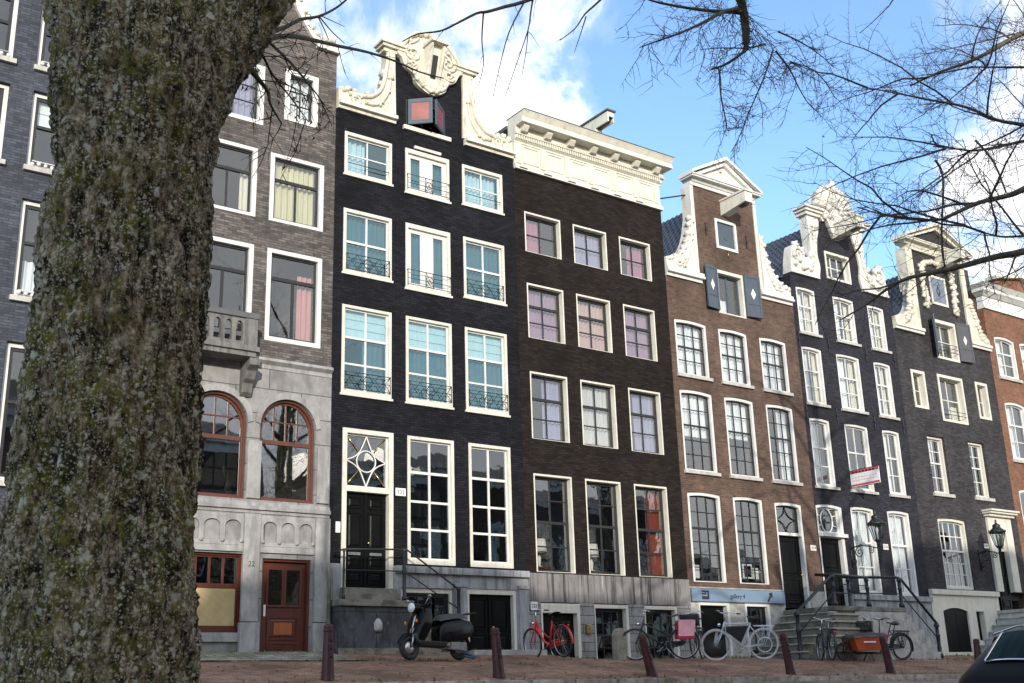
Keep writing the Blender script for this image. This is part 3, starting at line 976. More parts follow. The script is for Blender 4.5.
# ================================================================== HOUSE: grey brown brick with a stone ground floor
def house_grey():
    xl, xr, zt = 6.7, 12.66, 18.44
    h = thing('canal_house', 'grey brown brick canal house with arched windows in a grey limestone ground floor', 'house', (xl, F, 2.5), 'row of tall canal houses')
    cols = [(7.1, 8.6), (8.97, 10.47), (10.82, 12.34)]
    holes = []
    R2, R3 = (13.1, 15.0), (9.93, 12.36)
    for (a, b) in cols:
        holes += [opening(a, b, *R2), opening(a, b, *R3)]
    t = [(7.25, 8.2, 16.05, 17.55), (8.95, 10.58, 15.68, 17.4), (11.15, 12.12, 16.03, 17.55)]
    for q in t:
        holes.append(opening(*q))
    zs = 9.2
    cx = (xl + xr) / 2
    prof = smooth_poly([(12.1, 18.44), (11.85, 18.72), (11.62, 19.05), (11.36, 19.5), (11.2, 20.2), (11.1, 21.2)], 5)
    out = [(xl + E_, zs), (xr - E_, zs), (xr - E_, 18.44)] + prof + [(10.5, 21.6), (8.9, 21.6)]
    out += [(2 * cx - x, z) for x, z in reversed(prof)] + [(xl + E_, 18.44)]
    wall(h, out, holes, 'brick_grey')
    shell(h, xl, xr, 18.3, (5.95, 9.4, 12.7, 15.35), 'brick_grey', ('ridge', 21.0))
    for sgn in (1, -1):
        edge = MB()
        pr = [(12.66, 18.46), (12.66, 18.52), (12.08, 18.52)] + prof[1:]
        m = lambda x: x if sgn > 0 else 2 * cx - x
        for i in range(len(prof) - 1):
            (xa, za), (xb, zb) = prof[i], prof[i + 1]
            q0 = [(m(xa), F - .1, za), (m(xa + .14), F - .1, za + .1), (m(xa + .14), F + .38, za + .1), (m(xa), F + .38, za)]
            q1 = [(m(xb), F - .1, zb), (m(xb + .14), F - .1, zb + .1), (m(xb + .14), F + .38, zb + .1), (m(xb), F + .38, zb)]
            edge.hexa(q0, q1)
        x0, x1 = sorted((m(12.02), m(12.72)))
        edge.box(x0, x1, F - .12, F + .4, 18.445, 18.58)
        edge.box(x0 + .05, x1 - .05, F - .07, F + .4, 18.581, 18.72)
        for k in range(9):
            i = int(k * (len(prof) - 1) / 9)
            edge.blob((m(prof[i][0] + .17), F - .04, prof[i][1] + .12), .1, .13, .09, 7, 5, RND, .3)
        edge.blob((m(12.35), F - .02, 18.8), .22, .16, .12, 8, 5, RND, .3)
        edge.blob((m(12.52), F - .02, 18.86), .12, .14, .14, 8, 5, RND, .3)
        edge.build('gable_coping', 'white_stone', h, fix=True)
    for i, q in enumerate(t):
        window(h, *q, 'white', 'blackmatt', [(1, 2, 3)], fw=.15, ft=.13, fb=.12, f0=-.02, f1=.16, sy=.08, curt=[('drape', 'sheer' if i == 2 else 'lilac', .1, .95, 0, 1)])
    for i, (a, b) in enumerate(cols):
        cu = {0: [], 1: [('drape', 'creamcurt', .82, 1, 0, .72)], 2: [('drape', 'yellow', .04, .98, 0, .98)]}[i]
        window(h, a, b, *R2, 'white', 'blackmatt', [(.34, 1, 1), (.66, 2, 1)], fw=.12, ft=.1, fb=.09, sy=.08, rail=.06, mr=.08, munt=.05, curt=cu)
        cu = {0: [], 1: [('drape', 'greycurt', .0, .16, 0, 1)], 2: [('drape', 'pink', .66, .98, 0, .82)]}[i]
        window(h, a, b, *R3, 'white', 'blackmatt', [(.28, 1, 1), (.72, 2, 1)], fw=.12, ft=.11, fb=.12, sy=.08, rail=.06, mr=.09, munt=.08, curt=cu)
    # limestone ground floor -------------------------------------------------
    ach = [(7.1, 8.55), (8.97, 10.47), (10.79, 12.24)]
    sh = [opening(a, b, 6.0, 8.5, .68, True, 18) for a, b in ach]
    lo = [opening(7.1, 8.55, 2.98, 4.74), opening(9.02, 10.5, 2.98, 4.74), opening(10.97, 12.2, 2.5, 4.66)]
    wall(h, [(xl + E_, 1.8), (xr - E_, 1.8), (xr - E_, zs), (xl + E_, zs)], sh + lo, 'bluestone', 'stone_front', -.04)
    tr = MB()
    frieze_profile(tr, xl + .02, xr - .01, [(9.2, 9.3, .06, .06), (9.3, 9.38, .06, .16), (9.38, 9.46, .16, .12)], 0, 0)
    tr.build('string_course', 'bluestone_plain', h, fix=True)
    tr = MB()
    frieze_profile(tr, xl + .02, xr - .01, [(5.68, 5.76, .07, .07), (5.76, 5.84, .13, .13), (5.84, 5.95, .1, .06)], 0, 0)
    tr.build('string_course', 'bluestone_plain', h, fix=True)
    for (a, b) in ((7.05, 8.6), (8.95, 10.45), (10.86, 12.26)):
        tr = MB()
        tr.box(a, b, F - .1, F - .041, 4.78, 4.92)
        tr.build('lintel', 'bluestone_plain', h)
        MB().box(a, b, F - .08, F - .041, 5.58, 5.64).build('fillet', 'bluestone_plain', h)
    for (a, b) in ((xl + .02, 7.0), (8.6, 8.95), (10.46, 10.86), (12.26, xr - .01)):
        pil = MB()
        pil.box(a, b, F - .14, F - .041, 3.22, 5.66)
        pil.box(a - .04, b + .03 if b < 12.5 else b, F - .2, F - .041, 1.9, 3.2)
        pil.build('pilaster', 'bluestone_plain', h, bevel=.012)
        MB().box(a + .03, b - .03, F - .1, F - .041, 6.02, 7.4).build('pilaster_panel', 'bluestone_plain', h, bevel=.012)
    for (a, b) in ach:
        o = [q for q in opening(a - .13, b + .13, 7.8, 8.66, .80, True, 20)[2:]]
        i_ = [q for q in opening(a, b, 7.8, 8.5, .68, True, 20)[2:]]
        MB().prism(o + i_[::-1], F - .075, F - .041).build('arch_moulding', 'bluestone_plain', h, fix=True)
    for (a, b) in ((7.05, 8.6), (8.95, 10.45), (10.88, 12.25)):
        ni = MB()
        w = (b - a) / 3
        hl = [opening(a + w * k + .06, a + w * (k + 1) - .06, 5.02, 5.5, .14, True) for k in range(3)]
        ni.prism([(a, 4.925), (b, 4.925), (b, 5.575), (a, 5.575)], F - .1, F - .041, hl)
        for k in range(4):
            ni.blob((a + w * k + (.05 if k == 0 else -.05 if k == 3 else 0), F - .11, 5.02), .05, .05, .05)
        ni.build('niche_panel', 'bluestone_plain', h, fix=True)
    for (a, b) in ach:
        window(h, a, b, 6.0, 8.5, 'winwood', 'winwood', [(.42, 4, 2), (.58, 1, 1)], fw=.055, f0=.03, f1=.2, sy=.1, rail=.05, mr=.1, munt=.03, rise=.68, ell=True, g='Garch', tilt=.12)
    for (a, b) in ((7.1, 8.55), (9.02, 10.5)):
        w = window(h, a, b, 2.98, 4.74, 'redwood', 'redwood', [(.42, 4, 1), (.58, 1, 1)], fw=.05, fb=.12, f0=.05, f1=.2, sy=.1, rail=.04, mr=.1, munt=.05, g='Gdark', sill=('bluestone_plain', .2, .12, .0))
        pm = MB()
        pm.grid(lambda u, v: (a + .1 + (b - a - .2) * u, F + .115 + .006 * math.sin(u * 31 + v * 9) * math.sin(v * 23 + u * 5), 3.12 + .88 * v), 40, 26)
        pm.build('paper_cover', 'paper', w)
    # red front door
    MB().prism(opening(10.955, 12.215, 2.49, 4.68), F + .02, F + .22, [opening(11.03, 12.14, 2.4895, 4.6)]).build('door_frame', 'redwood', h, fix=True)
    d = panel_door(h, 11.035, 12.135, 2.52, 4.595, 'redwood', 1, rows=((.05, .12), (.15, .40)), y=.12, handle=None)
    MB().box(11.36, 11.81, F + .09, F + .103, 2.95, 3.22).build('inset_panel', 'orangewood', d)
    gl = MB()
    for (a, b) in ((11.19, 11.53), (11.64, 11.98)):
        gl.box(a, b, F + .108, F + .118, 3.62, 4.42)
    gl.build('door_pane', 'Gdark', d)
    gr = MB()
    for (a, b) in ((11.19, 11.53), (11.64, 11.98)):
        gr.prism([(a - .05, 3.57), (b + .05, 3.57), (b + .05, 4.47), (a - .05, 4.47)], F + .085, F + .119, [[(a, 3.62), (b, 3.62), (b, 4.42), (a, 4.42)]])
    gr.build('door_moulding', 'redwood', d, fix=True)
    MB().box(11.09, 11.14, F + .09, F + .118, 3.36, 3.62).build('push_plate', 'plaque', d)
    MB().box(10.9, 12.27, F - .14, F + .2, 2.3, 2.485).build('doorstep', 'bluestone_plain', h)
    MB().tube([(12.6, F - .22, 2.4), (12.6, F - .22, 4.3), (12.6, F - .1, 4.6)], .045, 8).build('drainpipe', 'stepstone', h)
    lettering('22', .17, 'ink', h, (10.66, F - .144, 4.5), (R(90), 0, 0), 'house_number', .002)
    # balcony -----------------------------------------------------------------
    b0, b1, yo = 8.6, 10.42, F - .72
    b = MB()
    b.box(b0, b1, yo, F - .002, 9.37, 9.5)
    b.box(b0 + .06, b1 - .06, yo + .06, F - .002, 9.25, 9.368)
    bo = b.build('balcony', 'balcstone', h, bevel=.01)
    p = MB()
    p.box(b0 + .02, b1 - .02, yo + .02, yo + .2, 10.18, 10.32)
    for xx in (b1 - .2, b0 + .02):
        p.box(xx, xx + .18, yo + .2, F - .002, 10.18, 10.32)
    p.build('balcony_rail', 'lead', bo, bevel=.01)
    for xx in (b0 + .05, b1 - .36):
        MB().box(xx, xx + .31, yo + .04, yo + .2, 9.502, 10.178).build('balcony_pier', 'balcstone', bo, bevel=.012)
    xa, xb = b0 + .362, b1 - .362
    n = 4
    wd = (xb - xa) / n
    MB().prism([(xa, 9.502), (xb, 9.502), (xb, 10.178), (xa, 10.178)], yo + .07, yo + .17,
               [opening(xa + wd * k + .05, xa + wd * (k + 1) - .05, 9.6, 10.1, .14, True, 10) for k in range(n)]).build('balustrade', 'balcstone', bo, fix=True)
    for xx in (10.22, 8.75):
        k_ = MB()
        sil = [(-.12, 9.24), (-.6, 9.24), (-.58, 9.08), (-.4, 8.98), (-.3, 8.8), (-.2, 8.72), (-.16, 8.5), (-.05, 8.42), (0, 8.42), (0, 9.24)]
        k_.prism([(F - .045 + a, z) for a, z in sil], xx, xx + .26, axis='x')
        k_.build('corbel', 'balcstone', h, fix=True, bevel=.012)
    return h
# ================================================================== HOUSE: blue black with the carved cream neck gable
def house_black():
    xl, xr = 12.66, 18.58
    cx = 15.62
    h = thing('canal_house', 'blue black painted canal house with teal panes and a carved cream neck gable', 'house', (xl, F, 2.5), 'row of tall canal houses')
    C3 = [(12.93, 14.4), (14.83, 16.29), (16.72, 18.15)]
    r5, r4, r3 = (14.96, 16.21), (12.14, 13.95), (8.88, 11.25)
    holes = [opening(a, b, *r5) for a, b in C3] + [opening(a, b, *r4) for a, b in C3] + [opening(a, b, *r3) for a, b in C3]
    holes[1] = opening(14.82, 16.29, 14.88, 16.22)
    holes[4] = opening(14.83, 16.29, 12.05, 13.95)
    hatch = (14.85, 16.2, 16.9, 17.78)
    holes.append(opening(*hatch))
    gr = [(13.0, 14.46, 4.0, 7.99), (14.87, 16.31, 4.68, 7.98), (16.77, 18.16, 4.68, 7.98)]
    holes += [opening(*q) for q in gr]
    out = [(xl + E_, 4.62), (13.0 - .02, 4.62), (13.0 - .02, 3.9), (14.48, 3.9), (14.48, 4.62), (xr - E_, 4.62), (xr - E_, 16.82), (16.8, 16.82), (16.75, 19.0), (14.47, 19.0), (14.5, 16.82), (xl + E_, 16.82)]
    # door hole reaches below the brick, so cut the outline instead
    holes = [q for q in holes if not (abs(q[0][0] - 13.0) < .01 and abs(q[0][1] - 4.0) < .01)]
    out = [(xl + E_, 4.62), (13.0, 4.62), (13.0, 7.99), (14.46, 7.99), (14.46, 4.62)] + out[5:]
    wall(h, out, holes, 'brick_black')
    shell(h, xl, xr, 16.7, (4.55, 8.4, 11.7, 14.45), 'brick_black', ('ridge', 19.0, cx))
    # gable stonework ----------------------------------------------------------
    rl = random.Random(3)
    side = smooth_poly([(13.0, 17.38), (13.35, 17.42), (13.7, 17.5), (13.98, 17.78), (14.12, 18.2), (14.2, 18.7), (14.22, 19.05)], 5)
    for sg in (1, -1):
        m = (lambda x: x) if sg > 0 else (lambda x: 2 * cx - x)
        pl = [(12.7, 17.03), (12.7, 17.4)] + side + [(14.468, 19.05), (14.498, 17.03)]
        pl = [(m(x), z) for x, z in pl]
        if sg < 0:
            pl = pl[::-1]
        MB().prism(pl, F - .06, F + .3).build('gable_scroll', 'cream_stone', h, fix=True)
    for sg in (1, -1):
        cv = MB()
        m = (lambda x: x) if sg > 0 else (lambda x: 2 * cx - x)
        carve(cv, [(m(x), z - .05) for x, z in side], .07, .06, F - .07, rl)
        carve(cv, [(m(x), z) for x, z in spiral((13.25, 17.22), .17, .03, 1.6, .5)], .05, .03, F - .08, rl, 3)
        carve(cv, [(m(x), z) for x, z in ((13.5, 17.2), (13.8, 17.22), (14.05, 17.4), (14.25, 17.8), (14.32, 18.3))], .05, .04, F - .08, rl, 5)
        for (x, z, q) in ((12.82, 17.42, .12), (13.0, 17.5, .1), (13.2, 17.48, .09), (14.14, 18.32, .12), (14.05, 17.98, .08), (13.9, 17.66, .09), (13.62, 17.55, .08)):
            cv.blob((m(x), F + .02, z), q, q * 1.4, q, 8, 6, rl, .25)
        x0, x1 = sorted((m(14.1), m(14.52)))
        cv.box(x0, x1, F - .07, F + .3, 19.05, 19.16)
        x0, x1 = sorted((m(14.02), m(14.86)))
        cv.box(x0, x1, F - .16, F + .3, 19.161, 19.25)
        x0, x1 = sorted((m(13.96), m(14.9)))
        cv.box(x0, x1, F - .22, F + .3, 19.251, 19.32)
        cv.build('gable_carving', 'cream_stone', h)
    for (a, b) in ((xl + .03, 14.49), (16.81, xr - .03)):
        co = MB()
        co.hexa([(a, F - .08, 16.825), (b, F - .08, 16.825), (b, F + .3, 16.825), (a, F + .3, 16.825)], [(a, F - .1, 16.92), (b, F - .1, 16.92), (b, F + .3, 16.92), (a, F + .3, 16.92)])
        co.box(a - (.0), b, F - .2, F + .3, 16.921, 17.025)
        co.build('shoulder_cornice', 'cream', h)
    cr = MB()
    arc = [(14.5, 19.1)] + smooth_poly([(14.62, 19.36), (14.85, 19.72), (15.2, 19.98), (15.62, 20.08), (16.04, 19.98), (16.39, 19.72), (16.62, 19.36)], 5) + [(16.74, 19.1)]
    low = smooth_poly([(16.6, 18.98), (16.45, 18.7), (16.2, 18.55), (16.12, 18.3), (15.85, 18.12), (15.62, 18.06), (15.39, 18.12), (15.12, 18.3), (15.04, 18.55), (14.79, 18.7), (14.64, 18.98)], 4)
    cr.prism((arc + low)[::-1], F - .13, F + .26)
    carve(cr, [(x, z - .07) for x, z in arc[1:-1:3]], .075, .075, F - .14, rl)
    for sg in (1, -1):
        m = (lambda x: x) if sg > 0 else (lambda x: 2 * cx - x)
        carve(cr, [(m(x), z) for x, z in spiral((15.02, 19.22), .26, .05, 1.5, 2.2)], .055, .03, F - .15, rl, 3)
        carve(cr, [(m(x), z) for x, z in spiral((15.0, 18.84), .17, .04, 1.4, 3.4)], .05, .03, F - .15, rl, 3)
        carve(cr, [(m(x), z) for x, z in ((15.2, 19.75), (15.05, 19.6), (14.9, 19.5), (14.85, 19.3))], .05, .04, F - .15, rl, 3)
        carve(cr, [(m(x), z) for x, z in ((15.05, 18.6), (15.2, 18.35), (15.45, 18.2), (15.6, 18.14))], .06, .05, F - .15, rl, 6)
    for k in range(7):
        cr.blob((15.1 + k * .17, F - .14, 19.86 + .1 * math.sin(k * 3.14 / 6)), .1, .1, .1, 8, 6, rl, .2)
    cr.build('crest', 'cream_stone', h, fix=True)
    hb = MB()
    hx0, hx1 = 15.38, 15.86
    for (a, b) in ((hx0, hx0 + .08), (hx1 - .08, hx1)):
        hb.hexa([(a, F - .16, 18.3), (b, F - .16, 18.3), (b, F - .131, 18.3), (a, F - .131, 18.3)], [(a, F - .6, 19.5), (b, F - .6, 19.5), (b, F - .131, 19.5), (a, F - .131, 19.5)])
    hb.hexa([(hx0 + .081, F - .14, 18.3), (hx1 - .081, F - .14, 18.3), (hx1 - .081, F - .131, 18.3), (hx0 + .081, F - .131, 18.3)], [(hx0 + .081, F - .45, 19.5), (hx1 - .081, F - .45, 19.5), (hx1 - .081, F - .131, 19.5), (hx0 + .081, F - .131, 19.5)])
    hb.box(hx0 - .05, hx1 + .05, F - .68, F - .132, 19.501, 19.6)
    hb.build('hoist_hood', 'cream', h, fix=True)
    sl = MB()
    sl.hexa([(hx0 + .16, F - .24, 18.55), (hx1 - .16, F - .24, 18.55), (hx1 - .16, F - .20, 18.55), (hx0 + .16, F - .20, 18.55)], [(hx0 + .16, F - .42, 19.2), (hx1 - .16, F - .42, 19.2), (hx1 - .16, F - .3, 19.2), (hx0 + .16, F - .3, 19.2)])
    sl.build('hoist_slot', 'ink', h, fix=True)  # solid dark block, the slot's shade is put into its colour
    # hatch: two casements standing open, red panels ---------------------------------
    a, b, z0, z1 = hatch
    w = MB().prism(opening(a + .005, b - .005, z0 + .005, z1 - .005), F + .02, F + .16, [opening(a + .07, b - .07, z0 + .06, z1 - .06)]).build('hatch', 'blackmatt', h, fix=True)
    for sg, mt, ang in ((1, 'salmon', 42), (-1, 'plumred', 40)):
        wd = (b - a) / 2 - .1
        px = a + .07 if sg > 0 else b - .07
        ca, sa_ = math.cos(R(ang)), math.sin(R(ang))
        def T(u, t, z):
            # u along the leaf from its hinge, t through its thickness
            return (px + sg * (u * ca + t * sa_), F - .01 - u * sa_ + t * ca, z)
        lf = MB()
        def slab(u0, u1, t0, t1, q0, q1):
            lf.hexa([T(u0, t0, q0), T(u1, t0, q0), T(u1, t1, q0), T(u0, t1, q0)], [T(u0, t0, q1), T(u1, t0, q1), T(u1, t1, q1), T(u0, t1, q1)])
        ww = wd * 1.22
        slab(0, .1, 0, .05, z0 + .07, z1 - .02)
        slab(ww - .1, ww, 0, .05, z0 + .07, z1 - .02)
        slab(.1, ww - .1, 0, .05, z0 + .07, z0 + .19)
        slab(.1, ww - .1, 0, .05, z1 - .14, z1 - .02)
        o = lf.build('casement', 'slateblue', w, fix=True)
        lf = MB()
        slab(.1, ww - .1, .012, .04, z0 + .19, z1 - .14)
        lf.build('panel', mt, o, fix=True)
    MB().box(a - .1, b + .12, F - .09, F + .1, z0 - .13, z0 - .002).build('sill', 'cream', w, bevel=.008)
    # upper windows --------------------------------------------------------------------
    cu = [('drape', 'tealcurt', .02, .98, 0, 1)]
    for i, (p, q) in enumerate(C3):
        s = ('cream', .065, .05, .03)
        if i != 1:
            c5 = [('drape', 'sheer', .02, .5, 0, 1)] if i == 0 else [('drape', 'sheer', .02, .98, 0, 1)]
            w = window(h, p, q, *r5, 'cream', 'white', [(1, 2, 2)], fw=.085, ft=.1, fb=.07, g='Gteal', curt=c5 + cu[:0], sill=s, munt=.035)
            MB().tube([(p + .1, F - .02, r5[0] + .33), (q - .1, F - .02, r5[0] + .33)], .012, 5).build('guard_bar', 'iron', w)
            w = window(h, p, q, *r4, 'cream', 'white', [(.5, 2, 1), (.5, 2, 1)], fw=.085, ft=.1, fb=.07, g='Gteal', curt=cu, sill=s, munt=.05, mr=.06)
            iron_rail(p + .09, q - .09, r4[0] + .1, r4[0] + .52, F - .05, 1).build('railing', 'iron', w)
        w = window(h, p, q, *r3, 'cream', 'white', [(.35, 2, 1), (.65, 2, 2)], fw=.085, ft=.08, fb=.09, g='Gteal', sill=s, munt=.05, mr=.06, curt=[('blind', 'blind', .66, 1.0), ('drape', 'tealcurt', .5 if i == 0 else .02, .98, 0, .66)])
        iron_rail(p + .09, q - .06, r3[0] + .14, r3[0] + .56, F - .05, 1).build('railing', 'iron', w)
    for (z0, z1) in ((14.88, 16.22), (12.05, 13.95)):
        w = window(h, 14.825, 16.285, z0, z1, 'cream', 'white', [(1, 2, 1)], fw=.09, ft=.13, fb=.07, rail=.12, munt=.42, g='Gteal', curt=cu, sill=('cream', .065, .06, .03), name='french_window')
        iron_rail(14.87, 16.25, z0 + .1, z0 + .52, F - .07, 2).build('railing', 'iron', w)
    MB().box(15.1, 15.98, F - .07, F - .016, 16.25, 16.33).build('blind_box', 'cream', h)
    # ground floor -------------------------------------------------------------------
    for q in gr[1:]:
        window(h, *q, 'cream', 'white', [(.27, 2, 1), (.73, 2, 3)], fw=.09, ft=.09, fb=.13, g='Gdark', munt=.06, mr=.07, sy=.07, tilt=.6)
    fr = MB()
    fr.prism([(13.0 + .005, 4.05), (13.13, 4.05), (13.13, 6.4), (14.33, 6.4), (14.33, 4.05), (14.455, 4.05), (14.455, 7.985), (13.005, 7.985)], F - .02, F + .2, [opening(13.13, 14.33, 6.52, 7.87)])
    dfr = fr.build('door_surround', 'cream', h, fix=True)
    panel_door(h, 13.135, 14.325, 4.1, 6.395, 'greenblack', 2, rows=((.03, .16), (.19, .34), (.40, .79), (.83, .96)), y=.14, slot=True)
    # star fanlight
    fl = MB()
    fx, fz, hw, hh = 13.73, 7.195, .6, .675
    fl.prism(opening(13.132, 14.328, 6.522, 7.868), F + .08, F + .12, [opening(13.17, 14.29, 6.56, 7.83)])
    def bar(pts, r=.017):
        fl.tube([(x, F + .1, z) for x, z in pts], r, 5)
    for sx in (-1, 1):
        for sz in (-1, 1):
            bar(smooth_poly([(fx + sx * hw * .95, fz), (fx + sx * .34, fz + sz * .1), (fx + sx * .17, fz + sz * .26), (fx, fz + sz * hh * .95)], 5), .02)
    fl.ring((fx, F + .1, fz), .27, .02, 24, 6)
    fo = fl.build('fanlight', 'white', dfr, fix=False)
    rods = MB()
    for sx in (-1, 1):
        for sz in (-1, 1):
            rods.tube([(fx + sx * .22, F + .105, fz + sz * .24), (fx + sx * hw * .95, F + .105, fz + sz * hh * .95)], .014, 5)
    rods.build('glazing_rod', 'brass', dfr)
    MB().add([(13.13, F + .125, 6.52), (14.33, F + .125, 6.52), (14.33, F + .125, 7.87), (13.13, F + .125, 7.87)], [(0, 1, 2, 3)]).build('fanlight_pane', 'Gold', dfr)
    number_plate(h, 14.67, 6.48, .3, .2)
    nb = MB().box(12.84, 12.96, F - .05, F - .001, 5.35, 5.62)
    nb.build('bell_box', 'plaque', h, bevel=.01)
    # plinth and basement ------------------------------------------------------------
    pl = MB()
    pl.prism([(14.465, 1.8), (14.66, 1.8), (14.66, 4.1), (16.2, 4.1), (16.2, 1.8), (16.62, 1.8), (16.62, 4.12), (18.2, 4.12), (18.2, 1.8), (xr - E_, 1.8), (xr - E_, 4.615), (14.465, 4.615)], F - .06, F + .25)
    pl.build('plinth', 'h2stone', h, fix=True)
    MB().box(xl + E_, 12.995, F - .05, F + .25, 1.8, 4.615).build('plinth', 'h2stone', h)
    pm = MB()
    pm.box(14.47, 18.57, F - .17, F + .1, 4.45, 4.62)
    pm.build('plinth_moulding', 'h2stone', h, bevel=.01)
    for (a, b) in ((16.24, 16.58), (18.24, 18.55)):
        pm = MB()
        pm.box(a, b, F - .11, F - .061, 1.9, 4.14)
        pm.box(a - .03, b + .02, F - .14, F - .061, 4.141, 4.24)
        pm.build('pilaster', 'h2stone', h, bevel=.01)
    MB().prism([(14.665, 3.0), (14.74, 3.0), (14.74, 3.98), (16.12, 3.98), (16.12, 3.0), (16.195, 3.0), (16.195, 4.095), (14.665, 4.095)], F + .0, F + .12).build('basement_frame', 'cream', h, fix=True)
    bw = window(h, 14.74, 16.12, 2.3, 3.98, 'blackmatt', 'blackmatt', [(1, 3, 2)], fw=.05, f0=.06, f1=.2, sy=.1, g='Gdark', name='basement_window')
    MB().prism([(16.625, 2.3), (16.7, 2.3), (16.7, 3.99), (18.1, 3.99), (18.1, 2.3), (18.195, 2.3), (18.195, 4.115), (16.625, 4.115)], F - .03, F + .2).build('basement_frame', 'cream', h, fix=True)
    panel_door(h, 16.705, 18.095, 2.45, 3.985, 'greenblack', 2, rows=((.05, .35), (.42, .94)), y=.1, name='basement_door')
    # stoop ---------------------------------------------------------------------------
    y0 = F - .52
    s = MB()
    s.box(12.7, 14.66, y0, F - .062, 1.9, 3.58)
    so = s.build('stoop', 'darkslab', h, bevel=.012)
    s = MB()
    s.box(12.665, 14.72, y0 - .07, F - .062, 3.582, 3.73)
    s.box(12.7, 14.6, y0 - .03, y0 - .002, 1.9, 2.62)
    s.box(12.95, 14.5, F - .3, F - .02, 3.732, 3.9)
    s.box(12.97, 14.48, F - .19, F + .1, 3.901, 4.045)
    for k in range(5):
        x0 = 14.67 + k * .29
        s.box(x0, x0 + .29, y0 + .03, F - .18, 1.9, 3.52 - k * .24)
    s.build('stoop_slab', 'stepstone', so, bevel=.01)
    r = MB()
    ya = y0 + .04
    r.tube([(12.8, F - .06, 4.78), (12.72, F - .25, 4.86), (12.84, ya, 4.9), (14.5, ya, 4.97), (14.6, ya, 4.95), (16.08, ya, 4.05)], .022, 8)
    r.tube([(12.84, ya, 4.42), (14.5, ya, 4.44), (16.08, ya, 3.56)], .016, 6)
    for (x, zb, zt_, rr) in ((12.84, 3.73, 4.92, .028), (14.5, 3.73, 5.0, .045), (16.08, 2.3, 4.1, .05)):
        r.lathe([(rr * 1.5, 0), (rr * 1.5, .08), (rr, .12), (rr, (zt_ - zb) * .5), (rr * 1.2, (zt_ - zb) * .55), (rr, (zt_ - zb) * .6), (rr * .9, zt_ - zb - .1), (rr * 1.3, zt_ - zb - .06), (rr * 1.1, zt_ - zb)], (x, ya, zb), 10)
    r.build('handrail', 'iron', so)
    MB().lathe([(.09, 0), (.12, .06), (.12, .2), (.05, .3)], (13.75, y0 + .03, 3.0), 10).build('wall_boss', 'stepgrey', so)
    MB().box(16.35, 18.62, F - .75, F - .15, 1.9, 2.56).build('threshold_slab', 'stepgrey', h, bevel=.012)
    return h

